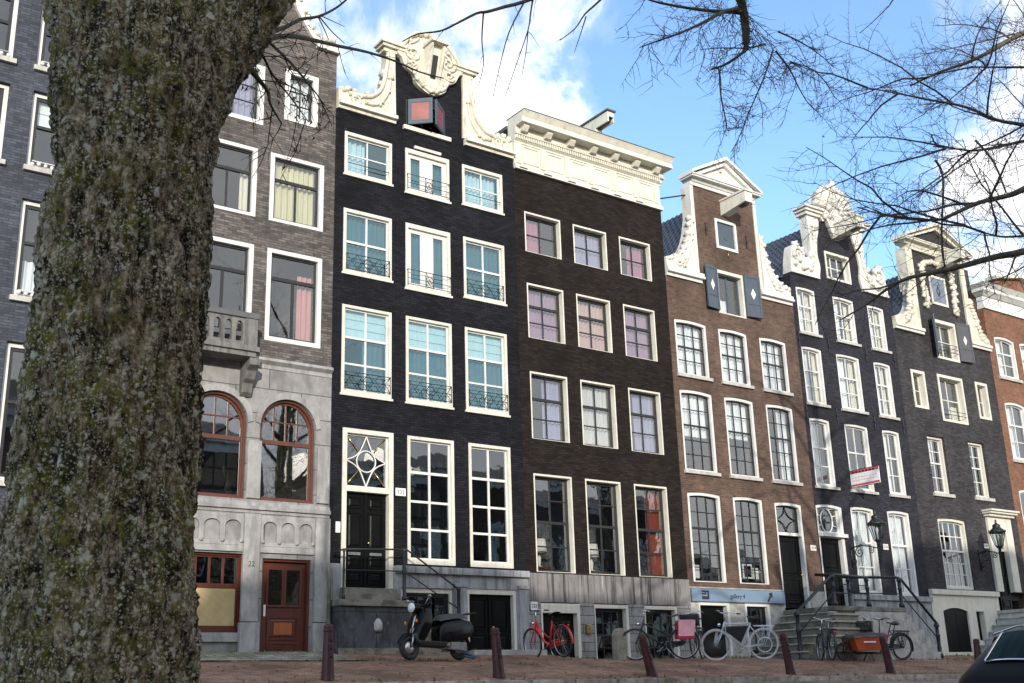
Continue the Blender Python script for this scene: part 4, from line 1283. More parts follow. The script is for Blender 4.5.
# ================================================================== HOUSE: brown black with the straight classical cornice
def house_umber():
    xl, xr = 18.58, 24.58
    h = thing('canal_house', 'brown black painted canal house with a wide straight cream cornice', 'house', (xl, F, 2.3), 'row of tall canal houses')
    cs = [(18.93, 20.3), (20.78, 22.13), (22.65, 23.98)]
    rows = [(13.96, 15.25), (11.29, 12.98), (8.32, 10.29), (4.63, 7.34)]
    holes = [opening(a, b, *r) for r in rows for a, b in cs]
    wall(h, [(xl + E_, 4.6), (xr - E_, 4.6), (xr - E_, 16.6), (xl + E_, 16.6)], holes, 'brick_umber')
    shell(h, xl, xr, 18.0, (4.45, 7.85, 10.8, 13.5), 'brick_umber', ('flat',))
    cur = [[('magenta', .02, .62), ('lilac', .02, .98), ('magenta', .45, .98)], [('mauve', 0, 1), ('peach', 0, 1), ('mauve', 0, 1)], [('lilac', .5, 1), ('greycurt', .0, 1), ('lilac', .3, 1)], [None, None, ('redcurt', .52, 1)]]  # curtain colours, upper rows partly standing in for pinkish pane reflections
    sec = [[(1, 2, 2)], [(.36, 2, 1), (.64, 2, 2)], [(.36, 2, 1), (.64, 2, 2)], [(.48, 2, 2), (.52, 2, 2)]]
    for ri, r in enumerate(rows):
        for ci, (a, b) in enumerate(cs):
            c = cur[ri][ci]
            ct = [('drape', c[0], c[1], c[2], 0, 1)] if c else []
            if ri == 3 and ci == 0:
                ct = [('drape', 'redcurt', 0, .08, 0, .8)]
            window(h, a, b, *r, 'cream', 'blackmatt', sec[ri], fw=.05, ft=.06, fb=.02, f0=.004, f1=.26, sy=.17, rail=.07, mr=.075, munt=.035, curt=ct, g='Gold', tilt=.45 if ri < 3 else .7)
    # plinth ---------------------------------------------------------------------------
    bs = [(18.99, 20.33), (20.85, 22.1), (22.72, 24.0)]
    p = MB()
    o = [(xl + E_, 3.75)]
    p.box(xl + E_, xr - E_, F - .05, F + .25, 3.83, 4.595)
    p.build('plinth', 'streakstone', h)
    ed = [xl + E_] + [v for b in bs for v in b] + [xr - E_]
    for i in range(0, len(ed), 2):
        MB().box(ed[i], ed[i + 1], F - .045, F + .25, 1.8, 3.828).build('pier', 'blockstone', h, bevel=.012)
    for i, (a, b) in enumerate(bs):
        if i == 0:
            f = MB().prism([(a + .002, 2.2), (a + .05, 2.2), (a + .05, 3.55), (b - .1, 3.55), (b - .1, 2.2), (b - .002, 2.2), (b - .002, 3.8), (a + .002, 3.8)], F - .06, F + .2).build('basement_frame', 'cream', h, fix=True)
            MB().box(a + .055, b - .105, F + .12, F + .18, 2.2, 3.54).build('basement_door', 'greenblack', h)
        else:
            MB().prism([(a + .002, 2.2), (a + .03, 2.2), (a + .03, 3.7), (b - .09, 3.7), (b - .09, 2.2), (b - .002, 2.2), (b - .002, 3.8), (a + .002, 3.8)], F - .06, F + .14).build('basement_frame', 'cream', h, fix=True)
            w = window(h, a + .03, b - .09, 2.25, 3.7, 'blackmatt', 'blackmatt', [(.5, 3, 2), (.5, 3, 2)], fw=.04, f0=.1, f1=.2, sy=.12, g='Gdark', name='basement_window')
            sh = MB()
            for k in range(9):   # boxes and jars on shelves behind the panes
                x = a + .15 + RND.uniform(0, b - a - .5)
                z = RND.choice((2.35, 2.75, 3.2))
                sh.box(x, x + RND.uniform(.06, .2), F + .3 + k * .004, F + .42 + k * .006, z, z + RND.uniform(.1, .3))
            sh.build('shelf_goods', RND.choice(('pink', 'signblue', 'greycurt')), w)
    number_plate(h, 18.76, 3.72, .22, .22, y=-.046)
    MB().box(20.5, 20.66, F - .13, F - .046, 3.0, 3.25).build('meter_box', 'brass', h, bevel=.01)
    # cornice ---------------------------------------------------------------------------
    e = MB()
    X0, X1 = xl + .04, xr - .06
    frieze_profile(e, X0, X1, [(16.55, 16.66, .1, .1), (16.66, 16.74, .1, .05), (16.74, 17.42, .035, .035), (17.42, 17.47, .06, .06), (17.47, 17.52, .06, .12),
                               (17.52, 17.66, .10, .10), (17.66, 17.72, .17, .19), (17.72, 17.92, .15, .15), (17.92, 17.98, .52, .52), (17.98, 18.1, .50, .50), (18.1, 18.24, .51, .60), (18.24, 18.27, .61, .61)], .02, .24)
    e.build('cornice', 'cream', h)
    t = MB()
    t.box(X0 - .03, X1 + .25, F - .63, F + .3, 18.272, 18.30)
    t.build('cornice_lead', 'lead', h)
    d = MB()
    n = 66
    for k in range(n):
        x = X0 + (X1 - X0) * (k + .15) / n
        d.box(x, x + (X1 - X0) / n * .55, F - .155, F - .101, 17.53, 17.65)
    d.build('dentil', 'cream', h)
    for k in range(7):
        x = X0 + .12 + (X1 - X0 - .5) * k / 6
        MB().prism([(F - .151, 17.725), (F - .3, 17.73), (F - .38, 17.82), (F - .41, 17.86), (F - .41, 17.918), (F - .151, 17.918)], x, x + .2, axis='x').build('modillion', 'cream', h, fix=True)
    for k in range(7):
        ps = MB()
        x = X0 + .03 + (X1 - X0 - .26) * k / 6
        ps.box(x, x + .2, F - .075, F - .036, 16.75, 17.415)
        ps.box(x + .04, x + .16, F - .085, F - .0755, 16.82, 17.36)
        ps.build('frieze_pilaster', 'cream', h)
        if k < 6:
            ps = MB()
            g = (X1 - X0 - .26) / 6
            a, b = x + .26, x + g - .06
            ps.prism([(a, 16.8), (b, 16.8), (b, 17.38), (a, 17.38)], F - .06, F - .0355, [[(a + .05, 16.85), (b - .05, 16.85), (b - .05, 17.33), (a + .05, 17.33)]])
            ps.build('frieze_panel', 'cream', h, fix=True)
    for k in range(6):
        x = X0 + .12 + (X1 - X0 - .3) * k / 6
        MB().box(x, x + .3, F - .107, F - .1005, 16.58, 16.62).build('vent_slot', 'ink', h)  # raised dark strips, shade inside the vents is put into their colour
    # hoist beam above the cornice
    b = MB()
    x0, x1 = 21.45, 21.71
    b.box(x0, x0 + .05, F - 1.15, F + .8, 18.45, 18.80)
    b.box(x1 - .05, x1, F - 1.15, F + .8, 18.45, 18.80)
    b.box(x0 + .051, x1 - .051, F - 1.15, F + .8, 18.70, 18.80)
    b.box(x0 + .051, x1 - .051, F - 1.15, F - 1.2, 18.60, 18.699)
    b.box(x0 - .02, x1 + .02, F - .55, F + .8, 18.31, 18.449)
    bo = b.build('hoist_beam', 'cream', h)
    MB().box(x0 - .05, x1 + .05, F - 1.22, F + .8, 18.802, 18.85).build('beam_lead', 'lead', bo)
    MB().ring((21.58, F - .95, 18.58), .1, .03, 14, 6, (1, 0, 0)).box(21.53, 21.63, F - 1.1, F - .8, 18.5, 18.695).build('pulley', 'iron', bo)
    MB().tube([(24.4, F + .6, 17.1), (26.0, F + .2, 17.55)], .025, 6).build('tie_rod', 'iron', h)
    return h

def pediment(h, x0, x1, z0, zap, xap, th, mat, tymp, y=.0, proj=.3):
    """triangular pediment with raking mouldings over a cornice"""
    a, b = x0, x1
    d = MB()
    # base moulding
    d.hexa([(a + .22, F - .1, z0), (b - .22, F - .1, z0), (b - .22, F + .32, z0), (a + .22, F + .32, z0)], [(a + .12, F - .16, z0 + .10), (b - .12, F - .16, z0 + .10), (b - .12, F + .32, z0 + .10), (a + .12, F + .32, z0 + .10)])
    d.box(a + .04, b - .04, F - proj + .04, F + .32, z0 + .101, z0 + .16)
    d.box(a, b, F - proj, F + .32, z0 + .161, z0 + .20)
    z1 = z0 + .201
    # rakes
    for sg in (1, -1):
        e = a if sg > 0 else b
        q0 = [(e, F - proj, z1), (e, F + .32, z1), (e, F + .32, z1 + .10), (e, F - proj, z1 + .10)]
        q1 = [(xap, F - proj, zap - .12), (xap, F + .32, zap - .12), (xap, F + .32, zap), (xap, F - proj, zap)]
        d.hexa(q0, q1)
        q0 = [(e + sg * .35, F - proj * .6, z1), (e + sg * .35, F - .09, z1), (e + sg * .2, F - .09, z1 + .04), (e + sg * .2, F - proj * .6, z1 + .04)]
        q1 = [(xap, F - proj * .6, zap - .3), (xap, F - .09, zap - .3), (xap, F - .09, zap - .121), (xap, F - proj * .6, zap - .121)]
        d.hexa(q0, q1)
    d.build('pediment', mat, h, fix=True)
    MB().prism([(a + .2, z1), (b - .2, z1), (xap, zap - .1)], F - .085, F + .3).build('tympanum', tymp, h, fix=True)

def volute_side(h, xs, m, y0, rl, mat, name='gable_scroll', ears=True):
    """carved side scroll: outline xs (foot to neck), mirrored by m"""
    st = MB()
    pl = [(m(x), z) for x, z in xs]
    st.prism(pl, F - .07, F + .3)
    n = len(xs)
    st.build(name, mat, h, fix=True)

def shutter(h, hx, sg, w, z0, z1, ang, mat, dia='plaque'):
    """board shutter hinged at hx, swung back ang degrees from the wall plane"""
    ca, sa_ = math.cos(R(ang)), math.sin(R(ang))
    def T(u, t, z):
        return (hx + sg * u * ca, F - .03 - u * sa_ - t, z)
    s = MB()
    def slab(u0, u1, t0, t1, q0, q1):
        s.hexa([T(u0, t0, q0), T(u1, t0, q0), T(u1, t1, q0), T(u0, t1, q0)], [T(u0, t0, q1), T(u1, t0, q1), T(u1, t1, q1), T(u0, t1, q1)])
    slab(0, w, 0, .04, z0, z1)
    for (u0, u1, q0, q1) in ((0, .07, z0, z1), (w - .07, w, z0, z1), (.071, w - .071, z0, z0 + .09), (.071, w - .071, z1 - .09, z1), (.071, w - .071, (z0 + z1) / 2 - .3, (z0 + z1) / 2 - .24)):
        slab(u0, u1, .041, .055, q0 + .001, q1 - .001)
    o = s.build('shutter', mat, h, fix=True)
    s = MB()
    zc, uc = (z0 + z1) / 2 + .08, w / 2
    q = [T(uc, .045, zc - .2), T(uc + .1, .045, zc), T(uc, .045, zc + .2), T(uc - .1, .045, zc)]
    q2 = [T(uc, .056, zc - .2), T(uc + .1, .056, zc), T(uc, .056, zc + .2), T(uc - .1, .056, zc)]
    s.hexa(q, q2)
    s.build('diamond', dia, o, fix=True)
    return o

def hoist(h, x, z, ln, mat='cream', w=.34, ht=.42):
    b = MB()
    b.hexa([(x - w / 2, F - .001, z - ht * .75), (x + w / 2, F - .001, z - ht * .75), (x + w / 2, F - .001, z + ht * .5), (x - w / 2, F - .001, z + ht * .5)],
           [(x - w / 2, F - ln, z - ht * .42), (x + w / 2, F - ln, z - ht * .42), (x + w / 2, F - ln, z + ht * .5), (x - w / 2, F - ln, z + ht * .5)])
    o = b.build('hoist_beam', mat, h, fix=True)
    c = MB()
    c.box(x - w / 2 - .04, x + w / 2 + .04, F - ln - .05, F - .002, z + ht * .5 + .001, z + ht * .5 + .06)
    c.build('beam_cap', mat, o)
    MB().box(x - .09, x + .09, F - ln + .1, F - ln + .4, z - ht * .6, z - ht * .42).build('pulley', 'iron', o)
    return o
# ================================================================== HOUSE: red brown brick, plain neck gable with pediment
def house_red():
    xl, xr, cx = 24.58, 30.73, 27.62
    h = thing('canal_house', 'red brown brick canal house with a plain pedimented neck gable and gallery sign', 'house', (xl, F, 2.3), 'row of tall canal houses')
    cs = [(24.82, 26.25), (26.81, 28.17), (28.78, 30.12)]
    r3, r2, r1 = (11.05, 12.9), (7.95, 10.55), (4.55, 7.28)
    holes = [opening(a, b, *r, .045) for r in (r3, r2) for a, b in cs] + [opening(a, b, *r1, .045) for a, b in cs[:2]]
    att, loft = (27.08, 28.12, 15.78, 16.88), (26.93, 28.24, 13.42, 14.99)
    holes += [opening(*att), opening(*loft)]
    dx0, dx1, dz1 = 28.74, 30.04, 7.24
    nl, nr = 26.14, 29.08
    rim = opening(dx0, dx1, 3.84, dz1, .045)[2:]
    out = [(xl + E_, 4.4), (dx0, 4.4)] + rim[::-1] + [(dx1, 4.4), (xr - E_, 4.4), (xr - E_, 14.3), (nr, 14.3), (nr, 17.98), (nl, 17.98), (nl, 14.3), (xl + E_, 14.3)]
    wall(h, out, holes, 'brick_red')
    shell(h, xl, xr, 14.3, (4.4, 7.7, 10.8, 13.2), 'brick_red', ('ridge', 17.9, cx))
    for (r, sec) in ((r3, [(.47, 3, 2), (.53, 3, 2)]), (r2, [(.42, 3, 2), (.58, 3, 3)])):
        for ci, (a, b) in enumerate(cs):
            cu = [('drape', 'sheer', 0, 1, 0, .97)] if r is r3 else ([('drape', 'sheer', 0, 1, .45, 1)] if ci == 0 else [('drape', 'sheer', 0 if ci == 1 else .6, 1, 0 if ci == 2 else .5, .97)])
            window(h, a, b, *r, 'white', 'blackmatt', sec, fw=.085, ft=.09, fb=.05, f0=.02, f1=.2, sy=.11, rail=.035, munt=.026, mr=.05, rise=.045, curt=cu, sill=('sillstone', .11, .08, .06), g='Gold')
    for (a, b) in cs[:2]:
        w = window(h, a, b, *r1, 'white', 'blackmatt', [(.38, 3, 2), (.62, 3, 4)], fw=.10, ft=.09, fb=.03, f0=.02, f1=.2, sy=.11, rail=.035, munt=.026, mr=.06, rise=.045, g='Gold', tilt=.7)
        p = MB()
        if a > 26:
            p.prism([(a + .5, 4.75), (a + .95, 4.75), (a + .95, 5.2), (a + .5, 5.2)], F + .3, F + .33, [[(a + .55, 4.8), (a + .9, 4.8), (a + .9, 5.15), (a + .55, 5.15)]])
            p.prism([(a + 1.0, 4.75), (a + 1.25, 4.75), (a + 1.25, 5.1), (a + 1.0, 5.1)], F + .34, F + .36)
        else:
            p.prism([(a + .3, 4.7), (a + .62, 4.7), (a + .62, 5.1), (a + .3, 5.1)], F + .34, F + .36)
        p.build('gallery_picture', 'plaque', w)
    # street door with tracery light
    fr = MB()
    f0 = [(dx0 + .005, 3.84), (dx0 + .07, 3.84), (dx0 + .07, 6.16), (dx1 - .1, 6.16), (dx1 - .1, 3.84), (dx1 - .005, 3.84)]
    fr.prism(f0 + [(x if abs(x - dx0) > .01 and abs(x - dx1) > .01 else (dx0 + .005 if x < cx + 1.8 else dx1 - .005), z - .005) for x, z in rim], F + .01, F + .22, [opening(dx0 + .07, dx1 - .1, 6.26, dz1 - .09, .05)])
    fo = fr.build('door_surround', 'white', h, fix=True)
    panel_door(h, dx0 + .075, dx1 - .105, 3.86, 6.155, 'greenblack', 1, rows=((.03, .12), (.15, .4), (.45, .95)), y=.16)
    t = MB()
    ax, bx, az, bz = dx0 + .07, dx1 - .1, 6.26, dz1 - .12
    mx, mz = (ax + bx) / 2, (az + bz) / 2
    for sx in (ax, bx):
        for sz in (az, bz):
            c = [(sx + (mx - sx) * 1.0 * math.cos(q), sz + (mz - sz) * 1.0 * math.sin(q)) for q in [i * math.pi / 16 for i in range(9)]]
            t.tube([(x, F + .14, z) for x, z in c], .016, 5)
    t.prism(opening(ax + .002, bx - .002, az + .002, bz + .03), F + .12, F + .16, [opening(ax + .04, bx - .04, az + .04, bz - .01)])
    t.build('fanlight', 'blackmatt', fo)
    MB().add([(ax, F + .165, az), (bx, F + .165, az), (bx, F + .165, bz + .03), (ax, F + .165, bz + .03)], [(0, 1, 2, 3)]).build('fanlight_pane', 'Gold', fo)
    number_plate(h, 30.43, 5.81, .28, .18)
    # attic hatch and loft opening
    w = MB().prism(opening(att[0] + .004, att[1] - .004, att[2] + .004, att[3] - .004), F - .03, F + .14, [opening(att[0] + .1, att[1] - .1, att[2] + .1, att[3] - .1)]).build('attic_hatch', 'white', h, fix=True)
    MB().box(att[0] + .102, att[1] - .102, F + .03, F + .08, att[2] + .102, att[3] - .102).box((att[0] + att[1]) / 2 - .05, (att[0] + att[1]) / 2 + .05, F + .01, F + .029, att[2] + .4, att[2] + .5).build('hatch_board', 'slateblue', w)
    window(h, *loft, 'cream', 'slateblue', [(1, 2, 1)], fw=.09, ft=.12, fb=.05, f0=-.01, f1=.24, sy=.16, rail=.06, munt=.07, curt=[('drape', 'sheer', 0, .6, 0, .4)], name='loft_window')
    shutter(h, loft[0], -1, .64, 13.5, 15.0, 8, 'slateblue')
    shutter(h, loft[1], 1, .64, 13.5, 15.0, 10, 'slateblue')
    # gable trim
    for (a, b) in ((nl - .16, nl - .002), (nr + .002, nr + .14)):
        MB().box(a, b, F - .03, F + .4, 14.62, 17.86).build('neck_border', 'white_stone', h)
    pediment(h, 25.86, 29.32, 17.985, 19.2, cx, .2, 'white', 'white_stone', proj=.34)
    MB().box(nl - .14, nr + .1, F - .06, F + .3, 17.861, 17.984).build('neck_moulding', 'white', h)
    rl = random.Random(11)
    for sg in (1, -1):
        m = (lambda x: x) if sg > 0 else (lambda x: 2 * cx - x)
        xs = [(24.62, 14.62), (26.0, 14.62), (26.0, 16.75)] + smooth_poly([(25.86, 16.6), (25.72, 16.0), (25.5, 15.5), (25.15, 15.1), (24.8, 14.95), (24.62, 14.9)], 4)
        pl = [(m(x), z) for x, z in xs]
        st = MB()
        st.prism(pl, F - .06, F + .3)
        st.build('gable_scroll', 'white_stone', h, fix=True)
        cv = MB()
        ol = [(m(x), z) for x, z in smooth_poly([(24.7, 14.9), (25.1, 15.05), (25.5, 15.45), (25.74, 16.0), (25.86, 16.6)], 4)]
        for k, (x, z) in enumerate(ol):
            if k % 2 == 0:
                cv.blob((x, F + .0, z), .1, .14, .1, 7, 5, rl, .35)
        carve(cv, [(m(x), z) for x, z in spiral((25.2, 14.85), .16, .04, 1.5, 0)], .05, .03, F - .07, rl, 2)
        carve(cv, [(m(x), z) for x, z in ((25.4, 14.8), (25.65, 15.2), (25.85, 15.9), (25.92, 16.5))], .05, .03, F - .07, rl, 7)
        cv.build('gable_carving', 'white_stone', h)
        co = MB()
        x0, x1 = sorted((m(24.6), m(26.2)))
        co.box(x0, x1, F - .07, F + .3, 14.302, 14.42)
        x0, x1 = sorted((m(24.6), m(26.24)))
        co.box(x0, x1, F - .18, F + .3, 14.421, 14.5)
        co.box(x0, x1, F - .14, F + .3, 14.501, 14.618)
        co.build('shoulder_cornice', 'white', h)
    hoist(h, 27.62, 17.35, 1.15, 'offwhite', .36, .4)
    anchors(h, [(26.62, 16.35), (28.6, 16.3)], ln=.5)
    MB().tube([(27.6, F - .02, 15.75), (27.6, F - .03, 15.5)], .015, 5).build('hook', 'brass', h)
    # plinth: stone band, piers, basement
    bb = [(24.9, 26.2), (26.9, 28.0)]
    MB().box(xl + E_, 28.735, F - .04, F + .25, 4.0, 4.395).build('plinth', 'stepgrey', h)
    ed_ = [xl + E_] + [v for b in bb for v in b] + [28.735]
    for i in range(0, len(ed_), 2):
        MB().box(ed_[i], ed_[i + 1], F - .03, F + .25, 1.8, 3.998).build('pier', 'stepgrey', h)
    MB().box(30.045, xr - E_, F - .03, F + .25, 1.8, 4.395).build('pier', 'stepgrey', h)
    for (a, b) in bb:
        MB().prism([(a + .002, 2.0), (a + .06, 2.0), (a + .06, 3.86), (b - .1, 3.86), (b - .1, 2.0), (b - .002, 2.0), (b - .002, 3.99), (a + .002, 3.99)], F - .05, F + .18).build('basement_frame', 'white', h, fix=True)
    MB().box(bb[0][0] + .065, bb[0][1] - .105, F + .12, F + .16, 2.0, 3.85).build('basement_door', 'greenblack', h)
    window(h, bb[1][0] + .06, bb[1][1] - .1, 2.5, 3.86, 'blackmatt', 'blackmatt', [(.48, 3, 1), (.52, 2, 1)], fw=.03, f0=.06, f1=.16, sy=.09, rail=.03, munt=.035, curt=[('blind', 'greycurt', 0, .45)], name='basement_window')
    return h

# ================================================================== HOUSE: plum black, richly carved white gable
def house_plum():
    xl, xr, cx = 30.73, 36.47, 33.55
    h = thing('canal_house', 'plum black canal house with a white shell crest on its carved gable', 'house', (xl, F, 2.3), 'row of tall canal houses')
    cs4 = [(30.98, 32.02), (33.0, 34.2), (35.0, 36.0)]
    cs3 = [(30.94, 32.02), (32.81, 34.13), (34.95, 35.96)]
    r4, r3, r2, r1 = (13.43, 15.16), (10.85, 12.92), (7.94, 10.33), (4.36, 7.35)
    holes = [opening(a, b, *r4, .035) for a, b in cs4] + [opening(a, b, *r, .04) for r in (r3, r2) for a, b in cs3]
    gw = [(32.6, 33.86), (34.63, 35.9)]
    holes += [opening(a, b, *r1, .04) for a, b in gw]
    att = (32.8, 34.22, 15.78, 16.88)
    holes.append(opening(*att))
    dx0, dx1, dz1 = 30.78, 32.13, 7.32
    rim = opening(dx0, dx1, 3.82, dz1, .06)[2:]
    neck = smooth_poly([(32.3, 15.62), (32.42, 16.1), (32.34, 16.6), (32.42, 17.2), (32.55, 17.6), (32.62, 18.0)], 4)
    mir = [(2 * cx - x, z) for x, z in neck]
    out = [(xl + E_, 4.36), (dx0, 4.36)] + rim[::-1] + [(dx1, 4.36), (xr - E_, 4.36), (xr - E_, 15.62)] + mir + [(34.0, 18.6), (33.1, 18.6)] + neck[::-1] + [(xl + E_, 15.62)]
    wall(h, out, holes, 'brick_plum')
    shell(h, xl, xr, 15.5, (4.3, 7.65, 10.6, 13.2), 'brick_plum', ('ridge', 18.4, cx))
    sl = ('sillstone', .1, .09, .07)
    for ri, (r, cs, sec) in enumerate(((r4, cs4, [(.38, 2, 1), (.62, 2, 2)]), (r3, cs3, [(.4, 2, 1), (.6, 2, 2)]), (r2, cs3, [(.42, 2, 1), (.58, 2, 2)]))):
        for ci, (a, b) in enumerate(cs):
            cu = [('drape', 'sheer', 0, .55, 0, 1), ('drape', 'creamcurt', .8, 1, 0, 1)] if ri < 2 else ([('drape', 'sheer', 0, .62, 0, 1)] if ci != 1 else [('drape', 'sheer', .0, .3, .3, 1)])
            window(h, a, b, *r, 'white', 'white', sec, fw=.09, ft=.08, fb=.08, f0=.03, f1=.24, sy=.13, rail=.05, munt=.032, mr=.06, rise=.035, curt=cu, sill=sl, g='Gold', tilt=.5)
    for (a, b) in gw:
        window(h, a, b, *r1, 'white', 'white', [(.4, 2, 1), (.6, 2, 2)], fw=.1, ft=.08, fb=.1, f0=.02, f1=.24, sy=.13, rail=.06, munt=.035, mr=.07, rise=.04, curt=[('drape', 'sheer', 0, 1, 0, 1)], g='Gold')
    # door
    fr = MB()
    f0 = [(dx0 + .005, 3.84), (dx0 + .08, 3.84), (dx0 + .08, 6.2), (dx1 - .16, 6.2), (dx1 - .16, 3.84), (dx1 - .005, 3.84)]
    mid = (dx0 + dx1) / 2
    fr.prism(f0 + [(dx0 + .005 if x < dx0 + .01 else dx1 - .005 if x > dx1 - .01 else x, z - .005) for x, z in rim], F + .01, F + .22, [opening(dx0 + .08, dx1 - .16, 6.38, dz1 - .09, .05)])
    fr.box(dx0 + .01, dx1 + .05, F - .12, F + .009, 6.22, 6.34)
    fo = fr.build('door_surround', 'white', h, fix=True)
    panel_door(h, dx0 + .085, dx1 - .165, 3.86, 6.195, 'greenblack', 1, rows=((.03, .2), (.24, .5), (.55, .95)), y=.16)
    t = MB()
    ax, bx, az, bz = dx0 + .08, dx1 - .16, 6.38, dz1 - .13
    mx, mz = (ax + bx) / 2, (az + bz) / 2
    ov = lambda s, n=20: [(mx + s * .3 * math.cos(6.283 * i / n), F + .12, mz + s * .4 * math.sin(6.283 * i / n)) for i in range(n + 1)]
    t.tube(ov(1), .028, 6)
    for q in range(8):
        a_ = q * math.pi / 4 + .39
        t.tube([(mx + .3 * math.cos(a_), F + .12, mz + .4 * math.sin(a_)), (mx + (bx - mx) * 1.0 * max(-1, min(1, 1.3 * math.cos(a_))), F + .12, mz + (bz - mz) * max(-1, min(1, 1.3 * math.sin(a_))))], .02, 5)
    t.prism(opening(ax + .002, bx - .002, az + .002, bz + .03), F + .1, F + .14, [opening(ax + .04, bx - .04, az + .04, bz - .01)])
    t.build('fanlight', 'white', fo)
    MB().add([(ax, F + .145, az), (bx, F + .145, az), (bx, F + .145, bz + .03), (ax, F + .145, bz + .03)], [(0, 1, 2, 3)]).build('fanlight_pane', 'Gold', fo)
    number_plate(h, 34.3, 6.03, .28, .2)
    anchors(h, [(x, z) for z in (13.1, 10.55) for x in (30.84, 32.45, 34.55, 36.25)], ln=.55)
    # attic window
    window(h, *att, 'cream', 'white', [(1, 3, 2)], fw=.09, ft=.1, fb=.09, f0=-.02, f1=.24, sy=.15, rail=.05, munt=.035, curt=[('drape', 'sheer', 0, .3, 0, 1)])
    # gable stonework
    rl = random.Random(21)
    for sg in (1, -1):
        m = (lambda x: x) if sg > 0 else (lambda x: 2 * cx - x)
        xs = [(30.78, 15.74), (32.28, 15.74)] + [(x - .004, z) for x, z in neck[1:]] + [(32.6, 18.1), (31.95, 18.1)] + smooth_poly([(31.98, 17.4), (32.0, 16.9), (31.9, 16.5), (31.6, 16.35), (31.35, 16.75), (31.0, 16.7), (30.85, 16.3), (30.78, 15.95)], 4)
        st = MB()
        st.prism([(m(x), z) for x, z in xs], F - .07, F + .3)
        st.build('gable_scroll', 'white_stone', h, fix=True)
        cv = MB()
        carve(cv, [(m(x), z) for x, z in spiral((31.2, 16.35), .3, .06, 1.5, .3)], .08, .05, F - .09, rl, 4)
        carve(cv, [(m(x), z) for x, z in ((31.5, 15.9), (31.85, 16.1), (32.1, 16.6), (32.2, 17.2), (32.25, 17.7))], .08, .06, F - .09, rl, 9)
        for q in ((31.15, 16.75), (31.4, 16.6), (31.0, 16.0), (31.4, 15.9), (31.8, 15.95), (31.95, 16.5)):
            cv.blob((m(q[0]), F - .05, q[1]), .15, .16, .13, 8, 6, rl, .35)
        for (z0, z1, e) in ((18.1, 18.22, .08), (18.222, 18.32, .16), (18.322, 18.4, .24)):
            x0, x1 = sorted((m(31.9 - e), m(32.62 + e * .4)))
            cv.box(x0, x1, F - .08 - e, F + .34, z0, z1)
        cv.build('gable_carving', 'white_stone', h)
        co = MB()
        x0, x1 = sorted((m(30.74), m(32.3)))
        co.box(x0, x1, F - .1, F + .3, 15.622, 15.738)
        co.build('shoulder_cornice', 'white_stone', h)
    cr = MB()
    arc = smooth_poly([(32.55, 18.4), (32.52, 18.75), (32.7, 19.15), (33.05, 19.4), (33.55, 19.5), (34.05, 19.4), (34.4, 19.15), (34.58, 18.75), (34.55, 18.4)], 5)
    low = smooth_poly([(34.5, 18.2), (34.3, 18.0), (34.1, 18.15), (33.9, 17.8), (33.75, 17.5), (33.55, 17.4), (33.35, 17.5), (33.2, 17.8), (33.0, 18.15), (32.8, 18.0), (32.6, 18.2)], 4)
    cr.prism((arc + low), F - .14, F + .3)
    for k in range(11):      # ribbed shell
        a_ = math.pi * (k + .5) / 11
        cr.tube([(cx + .3 * math.cos(a_), F - .16, 18.55 + .2 * math.sin(a_)), (cx + 1.0 * math.cos(a_), F - .18, 18.55 + .95 * math.sin(a_))], [.05, .12], 6)
        cr.blob((cx + 1.04 * math.cos(a_), F - .1, 18.55 + .98 * math.sin(a_)), .14, .2, .12, 8, 6, rl, .25)
    for (x, z) in ((33.3, 18.3), (33.8, 18.3), (33.55, 18.0), (33.55, 17.65), (33.2, 18.6), (33.9, 18.6), (34.25, 18.25), (32.85, 18.25)):
        cr.blob((x, F - .16, z), .17, .12, .15, 8, 6, rl, .35)
    cr.blob((33.75, F, 19.75), .13, .13, .24, 8, 6, rl, .2)
    cr.blob((33.55, F, 19.55), .26, .2, .14, 8, 6, rl, .2)
    cr.build('crest', 'white_stone', h, fix=True)
    hoist(h, 33.55, 17.75, 1.2, 'offwhite', .4, .42)
    # plinth
    p = MB()
    p.box(32.14, xr - E_, F - .05, F + .25, 1.8, 4.18)
    p.box(32.14, xr - E_, F - .14, F + .2, 4.182, 4.355)
    p.build('plinth', 'h2stone', h)
    # double stoop in front of both doors --------------------------------------------
    y0 = F - 2.0
    s = MB()
    s.box(28.7, 32.1, y0, F - .062, 1.7, 3.62)
    so = s.build('stoop', 'stepstone', h, bevel=.015)
    s = MB()
    s.box(28.62, 32.18, y0 - .06, F - .06, 3.622, 3.76)
    n = 6
    for k in range(n):
        zt_ = 3.54 - k * .23
        s.box(28.699 - (k + 1) * .29, 28.699 - k * .29, y0 - .05 + k * .002, F - .1, 1.7, zt_)
    for k in range(6):
        s.box(27.3 + k * .2, 29.5, y0 - .07 - (6 - k) * .15 + .001 * k, y0 - .062, 1.7, 2.36 + k * .22)
    s.build('step', 'stepstone', so, bevel=.012)
    s = MB()
    for k in range(6):
        s.box(32.101 + k * .29, 32.101 + (k + 1) * .29, y0 - .05 + k * .002, F - .16, 1.7, 3.54 - k * .23)
    s.box(29.6, 32.095, y0 - .045, y0 - .002, 1.7, 3.615)
    s.build('side_steps', 'stepgrey', so, bevel=.012)
    s = MB()
    for k in range(6):      # overhanging nosings, coloured paler to stand in for light on the treads
        yk = y0 - .07 - (6 - k) * .15
        s.box(27.25 + k * .2, 29.54, yk - .05, yk + .16, 2.362 + k * .22, 2.42 + k * .22)
        zt_ = 3.54 - k * .23
        s.box(28.699 - (k + 1) * .29 - .05, 28.699 - k * .29 - .002, y0 - .09 + k * .002, F - .09, zt_ + .002, zt_ + .05)
    s.build('nosing', 'nosing', so, bevel=.012)
    r = MB()
